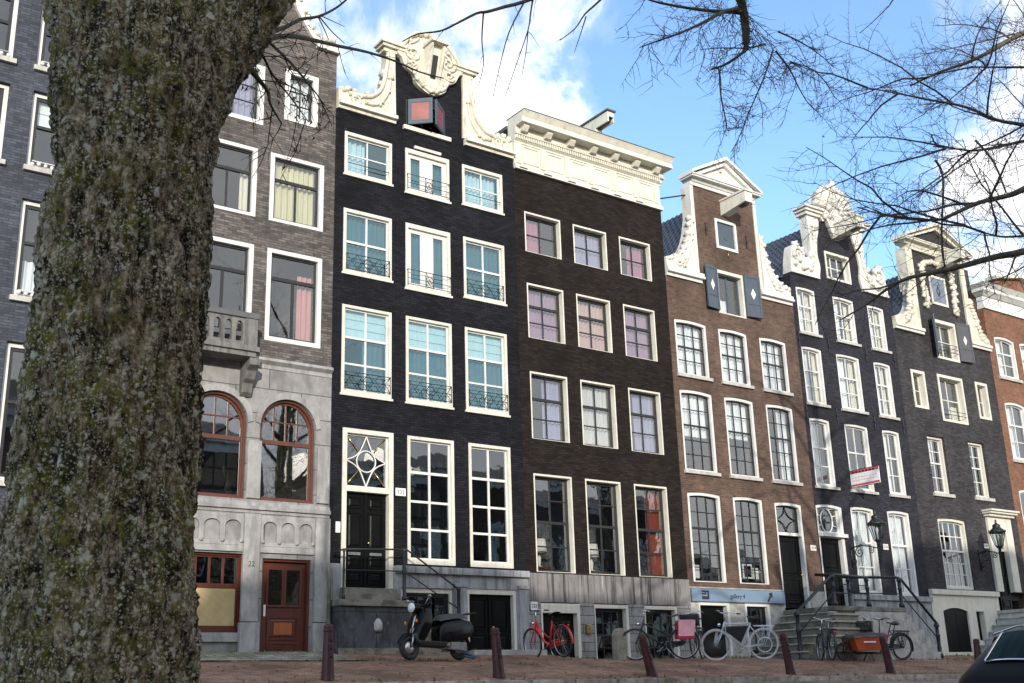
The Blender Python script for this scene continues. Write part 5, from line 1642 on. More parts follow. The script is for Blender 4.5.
    ya = y0 + .02
    def post(x, y, zb, zt_, rr):
        q = zt_ - zb
        r.lathe([(rr * 1.7, 0), (rr * 1.7, .1), (rr, .16), (rr * 1.25, q * .3), (rr, q * .34), (rr * 1.1, q * .6), (rr * 1.5, q * .64), (rr, q * .68), (rr * .95, q - .14), (rr * 1.6, q - .1), (rr * 1.2, q - .02), (rr * .3, q + .03)], (x, y, zb), 10)
    post(26.98, ya, 2.1, 3.56, .06)
    post(28.75, ya, 3.76, 4.7, .055)
    post(30.4, ya, 3.76, 4.66, .05)
    post(31.0, F - .8, 3.76, 4.78, .05)
    post(32.06, ya, 3.76, 4.7, .055)
    post(33.76, ya, 2.2, 3.3, .06)
    r.tube([(26.9, ya, 3.5), (27.0, ya, 3.55), (28.7, ya, 4.66), (28.9, ya, 4.7), (30.4, ya, 4.66)], .045, 8)
    r.tube([(28.75, ya, 4.7), (29.2, F - 1.0, 4.8), (31.0, F - .8, 4.8), (32.0, ya + .05, 4.72), (32.15, ya, 4.68), (33.8, ya, 3.28)], .045, 8)
    r.tube([(27.0, ya, 2.95), (28.72, ya, 4.15), (30.4, ya, 4.15)], .02, 6)
    r.tube([(31.0, F - .8, 4.3), (32.06, ya, 4.2), (33.76, ya, 2.8)], .02, 6)
    r.tube([(28.75, ya, 4.42), (30.4, ya, 4.4)], .014, 5)
    r.build('handrail', 'iron', so)
    return h

# ================================================================== HOUSE: dark grey brown, garlanded neck gable
def house_mocha():
    xl, xr, cx = 36.47, 42.92, 39.9
    h = thing('canal_house', 'dark grey brown canal house with fruit garlands carved beside its attic shutter', 'house', (xl, F, 2.3), 'row of tall canal houses')
    sm = [(37.18, 38.05, 11.42, 12.93), (38.87, 40.55, 11.08, 12.98), (41.42, 42.26, 11.46, 13.0)]
    r2 = [(37.66, 38.75, 8.2, 10.4), (40.33, 41.4, 8.24, 10.44)]
    g = (37.6, 39.35, 4.68, 7.28)
    loft, att = (39.12, 40.62, 13.65, 15.3), (39.28, 40.38, 15.95, 17.2)
    holes = [opening(*q) for q in sm] + [opening(q[0], q[1], q[2], q[3]) for q in r2] + [opening(*g, .05), opening(*loft), opening(*att)]
    nl, nr = 38.25, 41.5
    dx0, dx1, dz1 = 41.0, 41.95, 7.35
    out = [(xl + E_, 4.64), (dx0, 4.64), (dx0, dz1), (dx1, dz1), (dx1, 4.64), (xr - E_, 4.64), (xr - E_, 14.45), (nr, 14.45), (nr, 18.05), (nl, 18.05), (nl, 14.45), (xl + E_, 14.45)]
    wall(h, out, holes, 'brick_mocha')
    shell(h, xl, xr, 14.3, (4.5, 7.8, 10.8, 13.4), 'brick_mocha', ('ridge', 17.8, cx))
    for q in sm:
        big = q[1] - q[0] > 1.2
        w = window(h, *q, 'cream', 'cream', [(1, 2 if big else 1, 2)], fw=.11, ft=.12, fb=.1, f0=-.025, f1=.27, sy=.19, rail=.06, munt=.04 if big else .03, curt=[('drape', 'creamcurt', .7, 1, 0, .4)] if big else [], g='Gold')
        if big:
            MB().tube([(q[0] + .1, F - .03, q[2] + .45), (q[1] - .1, F - .03, q[2] + .45)], .013, 5).tube([(q[0] + .1, F - .03, q[2] + .3), (q[1] - .1, F - .03, q[2] + .3)], .013, 5).build('railing', 'iron', w)
    for i, q in enumerate(r2):
        w = window(h, *q, 'cream', 'white', [(.45, 2, 2), (.55, 2, 2)], fw=.09, ft=.09, fb=.07, f0=.1, f1=.28, sy=.2, rail=.05, munt=.03, mr=.06, sill=('sillstone', .13, .08, .1), g='Gold', curt=[('drape', 'sheer', .0, .5, .55, 1)] if i else [])
        if i == 0:
            b = MB().box(q[0] + .14, q[0] + .52, F + .275, F + .285, q[2] + 1.1, q[3] - .12).build('window_poster', 'signwhite', w)
            d = MB()
            for k in range(4):
                z = q[2] + 1.25 + k * .2
                d.box(q[0] + .24, q[0] + .42, F + .268, F + .274, z, z + .03)
                d.box(q[0] + (.24 if k % 2 else .39), q[0] + (.27 if k % 2 else .42), F + .268, F + .274, z, z + .12)
            d.build('poster_marks', 'ink', w)
    window(h, *g, 'cream', 'white', [(.45, 4, 2), (.55, 4, 3)], fw=.1, ft=.1, fb=.09, f0=.04, f1=.26, sy=.15, rail=.05, munt=.035, mr=.07, rise=.05, g='Gold', tilt=.9)
    w = window(h, *loft, 'cream', 'cream', [(1, 2, 2)], fw=.12, ft=.14, fb=.1, f0=-.02, f1=.27, sy=.19, rail=.06, munt=.04, curt=[('drape', 'sheer', 0, .5, 0, 1)], name='loft_window')
    rr = MB()
    for z in (14.0, 14.15, 14.3):
        rr.tube([(loft[0] + .1, F - .05, z), (loft[1] - .1, F - .05, z)], .013, 5)
    rr.build('railing', 'iron', w)
    shutter(h, loft[0], -1, .62, 13.72, 15.3, 35, 'shutgrey')
    shutter(h, loft[1], 1, .78, 13.72, 15.35, 8, 'shutdark')
    w = MB().prism(opening(att[0] + .004, att[1] - .004, att[2] + .004, att[3] - .004), F - .03, F + .14, [opening(att[0] + .1, att[1] - .1, att[2] + .1, att[3] - .1)]).build('attic_hatch', 'cream', h, fix=True)
    b = MB().box(att[0] + .102, att[1] - .102, F + .0, F + .08, att[2] + .102, att[3] - .102).build('hatch_board', 'shutgrey', w)
    mx, mz = (att[0] + att[1]) / 2, (att[2] + att[3]) / 2
    MB().prism([(mx, mz - .26), (mx + .13, mz), (mx, mz + .26), (mx - .13, mz)], F - .012, F - .001, [[(mx, mz - .15), (mx + .07, mz), (mx, mz + .15), (mx - .07, mz)]]).build('diamond', 'ink', w, fix=True)
    rl = random.Random(5)
    for sg in (1, -1):
        ga = MB()
        m = (lambda x: x) if sg > 0 else (lambda x: 2 * mx - x)
        for k in range(30):
            z = 15.75 + 1.75 * k / 30
            ga.blob((m(38.83 + rl.uniform(-.13, .13)), F - .05, z), .11, .1, .1, 7, 5, rl, .35)
        ga.build('carved_garland', 'cream_stone', h)
    ga = MB()
    for k in range(16):
        a_ = math.pi * k / 15
        ga.blob((mx - .9 * math.cos(a_), F - .05, 17.55 + .2 * math.sin(a_) + rl.uniform(-.05, .05)), .12, .1, .11, 7, 5, rl, .35)
    ga.build('carved_garland', 'cream_stone', h)
    pediment(h, 37.6, 42.2, 18.25, 19.5, cx + .05, .2, 'cream', 'brick_mocha', proj=.36)
    MB().box(nl - .2, nr + .18, F - .1, F + .3, 18.052, 18.249).build('neck_moulding', 'cream_stone', h)
    for (a, b) in ((nl - .42, nl - .002), (nr + .002, nr + .3)):
        MB().box(a, b, F - .08, F + .4, 16.3, 18.05).build('neck_border', 'cream_stone', h)
    for sg in (1, -1):
        m = (lambda x: x) if sg > 0 else (lambda x: nl + nr - x)
        foot = 36.6 if sg > 0 else 36.85
        xs = [(foot, 14.68), (38.24, 14.68), (38.24, 16.298), (37.84, 16.298)] + smooth_poly([(37.78, 15.9), (37.6, 15.5), (37.25, 15.2), (foot + .2, 15.05), (foot, 14.95)], 4)
        MB().prism([(m(x), z) for x, z in xs], F - .07, F + .3).build('gable_scroll', 'cream_stone', h, fix=True)
        cv = MB()
        for k in range(13):
            z = 14.8 + 1.7 * k / 12
            x = 37.15 + .75 * (k / 12) ** .6
            cv.blob((m(x + rl.uniform(-.06, .06)), F - .06, z), .17, .12, .11, 8, 5, rl, .3)
        carve(cv, [(m(x), z) for x, z in spiral((37.25, 14.95), .2, .05, 1.4, 0)], .06, .04, F - .08, rl, 3)
        cv.build('gable_carving', 'cream_stone', h)
        co = MB()
        x0, x1 = sorted((m(36.5 if sg > 0 else 36.85), m(38.3)))
        co.box(x0, x1, F - .12, F + .3, 14.452, 14.56)
        co.box(x0, x1, F - .18, F + .3, 14.561, 14.678)
        co.build('shoulder_cornice', 'cream', h)
    hoist(h, 40.1, 17.85, 1.15, 'cream', .34, .4)
    # door surround
    s = MB()
    s.prism([(40.72, 4.66), (41.12, 4.66), (41.12, 6.9), (41.85, 6.9), (41.85, 4.66), (42.3, 4.66), (42.3, 7.5), (40.72, 7.5)], F - .1, F + .2)
    for (z0, z1, p_) in ((7.501, 7.6, .14), (7.601, 7.68, .26), (7.681, 7.75, .34)):
        s.box(40.72 - p_ * .5, 42.3 + p_ * .5, F - .1 - p_, F + .1, z0, z1)
    so = s.build('door_surround', 'cream', h, fix=True)
    panel_door(h, 41.125, 41.845, 3.95, 6.2, 'greenblack', 1, y=.1)
    fl = MB().prism(opening(41.125, 41.845, 6.21, 6.89), F + .02, F + .1, [opening(41.18, 41.79, 6.3, 6.84)])
    fl.tube([(41.485, F + .05, 6.3), (41.485, F + .05, 6.84)], .02, 5)
    fl.build('fanlight', 'cream', so)
    MB().add([(41.13, F + .07, 6.25), (41.84, F + .07, 6.25), (41.84, F + .07, 6.85), (41.13, F + .07, 6.85)], [(0, 1, 2, 3)]).build('fanlight_pane', 'Gold', so)
    number_plate(h, 40.5, 6.36, .26, .18)
    # white basement
    arch = opening(37.1, 38.6, 2.45, 4.0, .12)
    sw = (39.12, 39.62, 2.85, 3.9)
    MB().prism([(xl + E_, 1.7), (dx1 + 1, 1.7), (dx1 + 1, 3.9), (dx1, 3.9), (40.7, 3.9), (40.7, 4.45), (xl + E_, 4.45)], F - .06, F + .25, [arch, opening(*sw)]).build('basement_wall', 'offwhite', h, fix=True)
    MB().box(xl + E_, 40.7, F - .15, F + .2, 4.452, 4.635).build('basement_cornice', 'offwhite', h, bevel=.01)
    b = MB().prism(opening(37.11, 38.59, 2.46, 3.985, .12), F - .005, F + .06)
    for k in range(6):
        z = 2.6 + k * .22
        b.box(37.2, 37.81, F - .012, F - .0055, z, z + .15)
        b.box(37.9, 38.5, F - .012, F - .0055, z, z + .15)
    b.build('basement_door', 'black', h, fix=True)
    window(h, *sw, 'offwhite', 'blackmatt', [(1, 2, 3)], fw=.01, f0=-.05, f1=.2, sy=.14, rail=.03, munt=.025, g='Gdark', name='basement_window')
    # stoop
    st = MB()
    st.box(40.6, 42.6, F - 1.3, F - .07, 1.7, 3.82)
    so = st.build('stoop', 'offwhite', h, bevel=.012)
    st = MB()
    st.box(40.5, 42.6, F - 1.36, F - .066, 3.822, 3.94)
    for k in range(6):
        st.box(40.599 - (k + 1) * .3, 40.599 - k * .3, F - 1.32 + .002 * k, F - .1, 1.7, 3.6 - k * .24)
        st.box(40.599 - (k + 1) * .3 - .03, 40.599 - k * .3, F - 1.34 + .002 * k, F - .09, 3.601 - k * .24, 3.65 - k * .24)
    st.build('step', 'stepgrey', so, bevel=.01)
    return h

# ================================================================== HOUSE: orange red brick at the far right
def house_orange():
    xl, xr = 42.92, 49.2
    h = thing('canal_house', 'orange red brick canal house at the far right edge with a white cornice', 'house', (xl, F, 2.3), 'row of tall canal houses')
    cs = [(43.4, 44.9), (45.3, 46.8), (47.2, 48.7)]
    rows = [(13.5, 15.3), (10.0, 12.45), (5.9, 8.8)]
    holes = [opening(a, b, *r, .1) for r in rows for a, b in cs]
    wall(h, [(xl + E_, 1.7), (xr - E_, 1.7), (xr - E_, 16.4), (xl + E_, 16.4)], holes, 'brick_orange')
    shell(h, xl, xr, 17.3, (5.3, 9.4, 12.9), 'brick_orange', ('flat',))
    for ri, r in enumerate(rows):
        for (a, b) in cs:
            window(h, a, b, *r, 'white', 'white', [(.38, 2, 1), (.62, 2, 2)], fw=.1, f0=.03, f1=.24, sy=.13, munt=.035, mr=.07, rise=.08, curt=[('drape', 'sheer', 0, .6, 0, 1)] if ri < 2 else [], sill=('sillstone', .13, .09, .07), g='Gold')
    c = MB()
    frieze_profile(c, xl + .06, xr - .06, [(16.4, 16.55, .08, .08), (16.55, 16.95, .04, .04), (16.95, 17.1, .1, .28), (17.1, 17.25, .3, .3), (17.25, 17.4, .32, .46)])
    c.build('cornice', 'white', h)
    g = MB()
    g.prism([(44.2, 17.42), (48.0, 17.42), (48.0, 17.95), (46.1, 18.3), (44.2, 17.95)], F + .02, F + .3)
    g.build('attic_gable', 'brick_orange', h, fix=True)
    e = MB()
    for sg in (1, -1):
        m = (lambda x: x) if sg > 0 else (lambda x: 92.2 - x)
        e.hexa([(m(44.0), F - .2, 17.9), (m(44.0), F + .36, 17.9), (m(44.0), F + .36, 18.05), (m(44.0), F - .2, 18.05)], [(m(46.1), F - .2, 18.3), (m(46.1), F + .36, 18.3), (m(46.1), F + .36, 18.48), (m(46.1), F - .2, 18.48)])
    e.build('gable_coping', 'cream', h, fix=True)
    MB().box(43.3, 43.9, F + 1.0, F + 1.9, 17.31, 18.6).build('chimney', 'brick_mocha', h)
    return h

house_slate()
house_grey()
house_black()
house_umber()
H4 = house_red()
H5 = house_plum()
house_mocha()
house_orange()
# ================================================================== GROUND
def zk(x):                      # kerb height along the street
    return 1.76 - 0.0065 * (max(0, min(40, x)) - 11)

def zfoot(x, y):                # footpath rises from the kerb to the house fronts
    k = zk(x)
    zf = 2.56 if x < 18.3 else max(2.34, 2.56 - (x - 18.3) * .11)
    pts = [(18.7, k), (20.0, k + .22), (21.5, k + .43), (23.5, k + .58), (25.0, zf), (26.0, zf)]
    for (a, za), (b, zb) in zip(pts, pts[1:]):
        if y <= b:
            return za + (zb - za) * max(0, (y - a) / (b - a))
    return zf

def zroad(x, y):
    k = zk(x) - .12
    return k * max(-.2, y) / 18.45 if y < 18.45 else k

def ground():
    xs = [-60 + 2.0 * i for i in range(86)]
    g = MB()
    X0, X1 = -60, 112
    def road(u, v):
        x, y = X0 + (X1 - X0) * u, -3.2 + (18.45 + 3.2) * v
        return (x, y, zroad(x, y) + .012 * noise.noise(Vector((x * .5, y * .5, 0))))
    tag(g.grid(road, 170, 24).build('road', 'road'), kind='structure')
    k = MB()
    def kerbtop(u, v):
        x = X0 + (X1 - X0) * u
        pr = [(18.45, zk(x) - .16), (18.455, zk(x) - .01), (18.475, zk(x)), (18.74, zk(x) + .004), (18.742, zk(x) - .05)]
        q = pr[int(round(v * 4))]
        return (x, q[0], q[1])
    tag(k.grid(kerbtop, 170, 4, False).build('kerb', 'kerb'), kind='structure')
    f = MB()
    def foot(u, v):
        x, y = X0 + (X1 - X0) * u, 18.7 + 6.6 * v
        return (x, y, zfoot(x, y) + .012 * noise.noise(Vector((x * .9, y * .9, 3))))
    tag(f.grid(foot, 340, 30).build('footpath', 'footpath'), kind='structure')
    p = MB()
    def fl(u, v):
        x, y = -20 + 32.55 * u, 22.5 + 2.4 * v
        return (x, y, zfoot(x, y) + .02 + .008 * noise.noise(Vector((x * 1.5, y * 1.5, 9))))
    tag(p.grid(fl, 120, 12).build('flagstones', 'flags'), kind='structure')
    # canal behind the viewpoint
    q = MB()
    q.box(X0, X1, -3.8, -3.2, -3.5, .02)
    tag(q.build('quay_wall', 'quaywall'), 'brick quay wall along the canal edge', 'wall')
    w = MB().add([(X0, -3.8, -1.9), (X1, -3.8, -1.9), (X1, -13.0, -1.9), (X0, -13.0, -1.9)], [(3, 2, 1, 0)])
    tag(w.build('canal_water', 'water'), kind='structure')
    o = MB().box(X0, X1, -13.5, -13.0, -3.5, .1)
    tag(o.build('quay_wall', 'quaywall'), 'brick quay wall on the far side of the canal', 'wall')
    o = MB().add([(X0, -13.5, .08), (X1, -13.5, .08), (X1, -60, .6), (X0, -60, .6)], [(3, 2, 1, 0)])
    tag(o.build('far_street', 'road'), kind='structure')
    e = MB().add([(-900, -900, -4), (900, -900, -4), (900, 900, -4), (-900, 900, -4)], [(0, 1, 2, 3)])
    tag(e.build('ground', 'footpath'), kind='structure')
    b = MB().add([(X0, 25.31, 1.5), (X1, 25.31, 1.5), (X1, 80, 1.5), (X0, 80, 1.5)], [(0, 1, 2, 3)])
    tag(b.build('yard_ground', 'footpath'), kind='structure')
ground()

# houses across the canal: they shade the street and stand in the window reflections
def far_house():
    h = thing('far_canal_house', 'brick canal house across the water mirrored in the window panes', 'house', (0, 0, 0), 'houses across the canal')
    MB().prism([(0, 0), (6, 0), (6, 14.6), (0, 14.6)], 0, -9).build('wall', 'brick_red', h, fix=True)
    wm = MB().prism([(0, 0), (1.2, 0), (1.2, 2.1), (0, 2.1)], .03, -.05, [[(.1, .1), (1.1, .1), (1.1, 2.0), (.1, 2.0)]])
    wm.box(.56, .64, -.02, .02, .1, 2.0).box(.1, 1.1, -.02, .02, 1.2, 1.28)
    first = None
    for z in (1.2, 4.4, 7.4, 10.0):
        for x in (.5, 2.4, 4.3):
            if first is None:
                first = wm.build('window', 'white', h, fix=True)
                MB().add([(.08, .01, .08), (1.12, .01, .08), (1.12, .01, 2.02), (.08, .01, 2.02)], [(3, 2, 1, 0)]).build('pane', 'Gdark', first)
                first.location = (x, 0.001, z)
            else:
                c = copy_tree(first, h)
                c.location = (x, 0.001, z)
    MB().box(-.05, 6.05, -.3, .12, 14.6, 15.1).box(-.05, 6.05, -.3, .5, 15.101, 15.4).build('cornice', 'white', h)
    MB().hexa([(0, -.35, 15.35), (6, -.35, 15.35), (6, -8.9, 15.35), (0, -8.9, 15.35)], [(0, -3.5, 17.0), (6, -3.5, 17.0), (6, -6, 17.0), (0, -6, 17.0)]).build('roof', 'tile', h, fix=True)
    return h
fh = far_house()
rl = random.Random(4)
for k in range(20):
    x = -26 + k * 6.12
    if 24 < x < 34:          # gap added so the arched windows mirror open sky
        continue
    o = fh if k == 0 else copy_tree(fh)
    tall = 1.0 if x < 60 else .62
    o.location = (x, -19.5, .2)
    o.scale = (1, 1, tall * rl.uniform(1.02, 1.2))
    if k:
        for c in o.children:
            if c.name.startswith('wall') and k % 3:
                c.data = c.data.copy()
                c.data.materials[0] = M[('brick_mocha', 'brick_grey')[k % 2]]

# fallen leaves and crumbs of litter gathered along the paving
lv = MB()
rl = random.Random(66)
for _ in range(1500):
    x = rl.uniform(4, 44)
    y = 18.8 + 6.1 * rl.random() ** 1.3 if rl.random() < .7 else rl.uniform(17.5, 18.4)
    z = (zfoot(x, y) if y > 18.74 else zroad(x, y)) + .022
    s_ = rl.uniform(.02, .05)
    a_ = rl.uniform(0, 6.28)
    u = Vector((math.cos(a_), math.sin(a_), rl.uniform(-.2, .3))) * s_
    w_ = Vector((-math.sin(a_), math.cos(a_), rl.uniform(-.2, .4))) * s_ * .6
    c_ = Vector((x, y, z))
    lv.add([c_ - u, c_ + w_ + Vector((0, 0, s_ * .3)), c_ + u, c_ - w_ + Vector((0, 0, s_ * .2))], [(0, 1, 2, 3)])
tag(lv.build('fallen_leaves', 'litterleaf'), 'scattered brown fallen leaves on the brick paving', 'leaves', kind='stuff')
# grass and moss tufts in the joints at the foot of the walls
lv = MB()
for _ in range(520):
    x = rl.uniform(6, 43)
    y = rl.choice((24.9, 24.85, 24.8, 18.78)) + rl.uniform(-.12, .04)
    if 12.2 < x < 14.5 and y > 23 or 27 < x < 35 and y > 23:
        y -= 2.2
    z = zfoot(x, y)
    for q in range(4):
        a_ = rl.uniform(0, 6.28)
        h_ = rl.uniform(.03, .10)
        p0 = Vector((x + rl.uniform(-.03, .03), y + rl.uniform(-.03, .03), z))
        d_ = Vector((math.cos(a_), math.sin(a_), 0)) * .012
        lv.add([p0 - d_, p0 + d_, p0 + Vector((math.sin(a_) * .03, math.cos(a_) * .03, h_))], [(0, 1, 2)])
tag(lv.build('weed_tufts', 'leafgreen'), 'short weed tufts growing in the paving joints', 'weeds', kind='stuff')

# ================================================================== BOLLARDS
def bollard():
    b = thing('bollard', '', 'bollard', (0, 0, 0), 'ox red bollards along the kerb')
    p = MB()
    p.lathe([(.125, -.25), (.125, .05), (.118, .12), (.112, .125), (.085, .86), (.082, .865), (.097, .875), (.097, .905), (.082, .915), (.08, .93), (.088, .945), (.082, .98), (.05, 1.0), (.0, 1.003)], n=12, smooth=False)
    p.build('post', 'bollard', b)
    x = MB()
    for k in range(3):
        z = .74 - k * .14
        for s in (-1, 1):
            x.tube([(-.04, -.09 - .0035 * k, z - s * .05), (.04, -.09 - .0035 * k, z + s * .05)], .012, 5)
    x.build('cross_mark', 'bollard', b)
    return b
BL = [(9.66, 1.0, .0, 'upright ox red bollard in front of the red brown door'), (13.38, .99, -5.0, 'ox red bollard standing just right of the black scooter'),
      (17.42, .93, -15.0, 'strongly leaning ox red bollard in front of the dark bicycle wheel'), (21.86, 1.0, -10.0, 'leaning ox red bollard between the white tyred bicycle and the steps'),
      (25.66, .98, -12.0, 'leaning ox red bollard in front of the orange cargo box'), (29.55, .92, 4.0, 'ox red bollard showing just behind the black car')]
b0 = bollard()
for i, (x, s, a, lab) in enumerate(BL):
    o = b0 if i == 0 else copy_tree(b0)
    o.location = (x, 19.0, zk(x) + .02)
    o.rotation_euler = (R(1.5), R(a), R(i * 23))
    o.rotation_euler = Matrix.Rotation(R(a), 3, 'Y').to_euler()
    o.scale = (1, 1, s)
    o['label'] = lab

# old granite post
g = MB().prism([(-.16, -.3), (.17, -.3), (.15, .6), (.1, .73), (0, .78), (-.1, .73), (-.15, .6)], -.13, .13)
gp = g.build('stone_post', 'oldpost', None, fix=True, bevel=.03)
gp.location = (20.0, 23.0, 2.26)
tag(gp, 'weathered grey stone post standing before the basement window', 'post')

# ================================================================== BICYCLES
def wheel(root, x, z, r, tyre, rim, spokes=28):
    rm = MB()
    rm.ring((x, 0, z), r - .035, .014, 36, 5)
    rm.tube([(x, -.05, z), (x, .05, z)], .022, 8)
    for k in range(spokes):
        a = 6.283 * k / spokes
        s = .03 if k % 2 else -.03
        rm.tube([(x + .02 * math.cos(a + .9), s, z + .02 * math.sin(a + .9)), (x + (r - .04) * math.cos(a), 0, z + (r - .04) * math.sin(a))], .0022, 3, cap=False)
    w = rm.build('wheel', rim, root)
    MB().ring((x, 0, z), r - .018, .021, 40, 7).build('tyre', tyre, w)
    return w

def bicycle(label, frame='navypaint', tyre='rubber', rim='steel', step=True, mens=False, guard=True, rack=True, basket=False, pannier=False, saddle='plasticblack', carrier_box=False, steer=0.0, frontplate=False):
    b = thing('bicycle', label, 'bicycle', (0, 0, 0), 'bicycles parked before the houses')
    r, xf, xr = .355, .575, -.575
    bb = (-.08, 0, .30)
    ht, hb = (.36, 0, .88), (.425, 0, .66)
    st = (-.26, 0, .84)
    f = MB()
    q = .018
    if mens:
        f.tube([st, (ht[0], 0, ht[2] - .04)], q * 1.0, 8)
        f.tube([bb, (hb[0], 0, hb[2] + .02)], q * 1.25, 8)
    elif step:
        f.tube([(ht[0], 0, ht[2] - .06), (.28, 0, .62), (.12, 0, .38), bb], q * 1.5, 8)
        f.tube([(ht[0] - .01, 0, ht[2] - .02), (.2, 0, .66), (-.05, 0, .46), (-.16, 0, .50)], q * .8, 8)
    else:
        f.tube([bb, (hb[0], 0, hb[2] + .02)], q * 1.25, 8)
        f.tube([(ht[0], 0, ht[2] - .05), (-.18, 0, .56)], q, 8)
    f.tube([bb, st], q, 8)
    f.tube([ht, hb], q * 1.2, 8)
    for s in (-1, 1):
        f.tube([bb, (-.2, s * .05, .31), (xr, s * .06, r)], q * .6, 6)
        f.tube([(st[0] + .01, s * .02, st[2] - .06), (xr, s * .06, r)], q * .5, 6)
    f.build('frame', frame, b)
    k = MB()
    for s in (-1, 1):
        k.tube([(hb[0] - .003, 0, hb[2] + .03), (hb[0] + .01, s * .045, hb[2] - .02), (xf - .05, s * .055, r + .1), (xf, s * .055, r)], q * .75, 6)
    k.build('fork', frame, b)
    wheel(b, xf, r, r, tyre, rim)
    wheel(b, xr, r, r, tyre, rim)
    for nm, x, a0, a1 in (('mudguard', xf, 20, 150), ('mudguard', xr, 25, 190)):
        m = MB()
        def fn(u, v, x=x, a0=a0, a1=a1):
            a = R(a0 + (a1 - a0) * u)
            return (x + (r + .02 - .012 * abs(2 * v - 1)) * math.cos(a), .03 * (2 * v - 1), r + (r + .02 - .012 * abs(2 * v - 1)) * math.sin(a))
        m.grid(fn, 20, 4)
        m.build(nm, frame if not mens else 'silverpaint', b)
    h = MB()
    hz = 1.08
    h.tube([ht, (ht[0] - .02, 0, hz - .03), (ht[0] + .02, 0, hz)], .013, 6)
    ca, sa_ = math.cos(steer), math.sin(steer)
    for s in (-1, 1):
        P_ = [(.02, 0, 0), (.05, s * .1, .02), (.03, s * .22, .05), (-.12, s * .28, .02), (-.22, s * .29, 0)]
        h.tube([(ht[0] + x * ca - y * sa_, x * sa_ + y * ca, hz + z) for x, y, z in P_], .011, 6)
    ho = h.build('handlebar', 'chrome', b)
    g = MB()
    for s in (-1, 1):
        P_ = [(-.12, s * .28, .02), (-.23, s * .292, 0)]
        g.tube([(ht[0] + x * ca - y * sa_, x * sa_ + y * ca, hz + z) for x, y, z in P_], .018, 7)
    g.build('grip', 'plasticblack', ho)
    s = MB()
    sx, sz = st[0] - .05, st[2] + .14
    def sad(u, v):
        x = -.14 + .27 * u
        w = .105 * (1 - u) ** .6 + .02
        a = math.pi * v
        return (sx + x, w * math.cos(a), sz + .035 * math.sin(a) - .02 * (1 - abs(2 * u - 1)) + (.01 if u < .2 else 0))
    s.grid(sad, 12, 8)
    s.grid(lambda u, v: (lambda p: (p[0], p[1] * (1 - 2 * 0), sz - .01))(sad(u, v)), 12, 8)
    s.tube([(st[0], 0, st[2] - .02), (st[0] - .04, 0, sz - .01)], .014, 6)
    s.build('saddle', saddle, b)
    c = MB()
    c.ring((bb[0], -.06, bb[2]), .085, .006, 20, 4)
    for s_ in (-1, 1):
        e = (bb[0] + s_ * .13, s_ * .07, bb[2] - s_ * .1)
        c.tube([(bb[0], s_ * .06, bb[2]), e], .009, 5)
        c.box(e[0] - .045, e[0] + .045, e[1] + (.01 if s_ > 0 else -.09), e[1] + (.09 if s_ > 0 else -.01), e[2] - .01, e[2] + .012)
    c.tube([(bb[0] - .05, .05, bb[2] - .02), (bb[0] - .24, .12, .05)], .01, 5)
    c.build('crank', 'steel', b)
    if guard:
        d = MB()
        d.prism([(bb[0] + .1, bb[2] - .09), (bb[0] + .12, bb[2] + .02), (bb[0] + .06, bb[2] + .1), (xr + .02, r + .055), (xr - .05, r), (xr + .02, r - .055)], -.085, -.065)
        d.build('chain_guard', 'plasticblack' if frame != 'redpaint' else 'redpaint', b, fix=True)
    if rack:
        d = MB()
        zz = 2 * r + .06
        for y in (-.06, 0, .06):
            d.tube([(st[0] - .08, y, zz + .01), (xr - .25, y, zz)], .008, 5)
        for x in (st[0] - .1, xr - .02, xr - .24):
            d.tube([(x, -.06, zz), (x, .06, zz)], .008, 5)
        for y in (-.07, .07):
            d.tube([(xr, y, r), (xr + .02, y * .9, zz)], .008, 5)
            d.tube([(xr, y, r), (xr - .2, y * .9, zz)], .008, 5)
        d.build('rack', 'plasticblack' if not mens else 'silverpaint', b)
    t = MB().blob((xr - .26, 0, 2 * r - .02), .02, .035, .03)
    t.build('tail_light', 'redlens', b)
    l_ = MB().blob((hb[0] + .07, 0, hb[2] + .16), .045, .04, .04)
    l_.build('headlight', 'chrome', b)
    if mens:
        a = MB()
        a.prism([(st[0] + .05, st[2] - .05), (ht[0] - .05, ht[2] - .1), (hb[0] - .1, hb[2] - .0), (bb[0] + .06, bb[2] + .1)], -.05, .05)
        a.build('frame_bag', 'navypaint', b, fix=True, bevel=.015)
        lk = MB()
        lk.ring((xr, .08, r), .17, .012, 20, 5)
        lk.prism([(xf - .06, r + .08), (xf + .03, r + .02), (xf - .02, r + .34), (xf - .09, r + .36)], -.075, -.055)
        lk.build('cable_lock', 'silverpaint', b)
    if basket:
        k = MB()
        x0, x1, z0, z1 = .42, .74, .78, 1.04
        for i in range(8):
            z = z0 + (z1 - z0) * i / 7
            e = .02 * i / 7
            k.tube([(x0 - e, -.2 - e, z), (x1 + e, -.2 - e, z), (x1 + e, .2 + e, z), (x0 - e, .2 + e, z), (x0 - e, -.2 - e, z)], .011, 4)
        for i in range(9):
            y = -.2 + .4 * i / 8
            for x in (x0, x1):
                k.tube([(x, y, z0), (x, y, z1)], .009, 4)
        for i in range(1, 7):
            x = x0 + (x1 - x0) * i / 7
            for y in (-.2, .2):
                k.tube([(x, y, z0), (x, y, z1)], .009, 4)
        k.box(x0, x1, -.2, .2, z0 - .01, z0)
        k.build('basket', 'plasticblack', b)
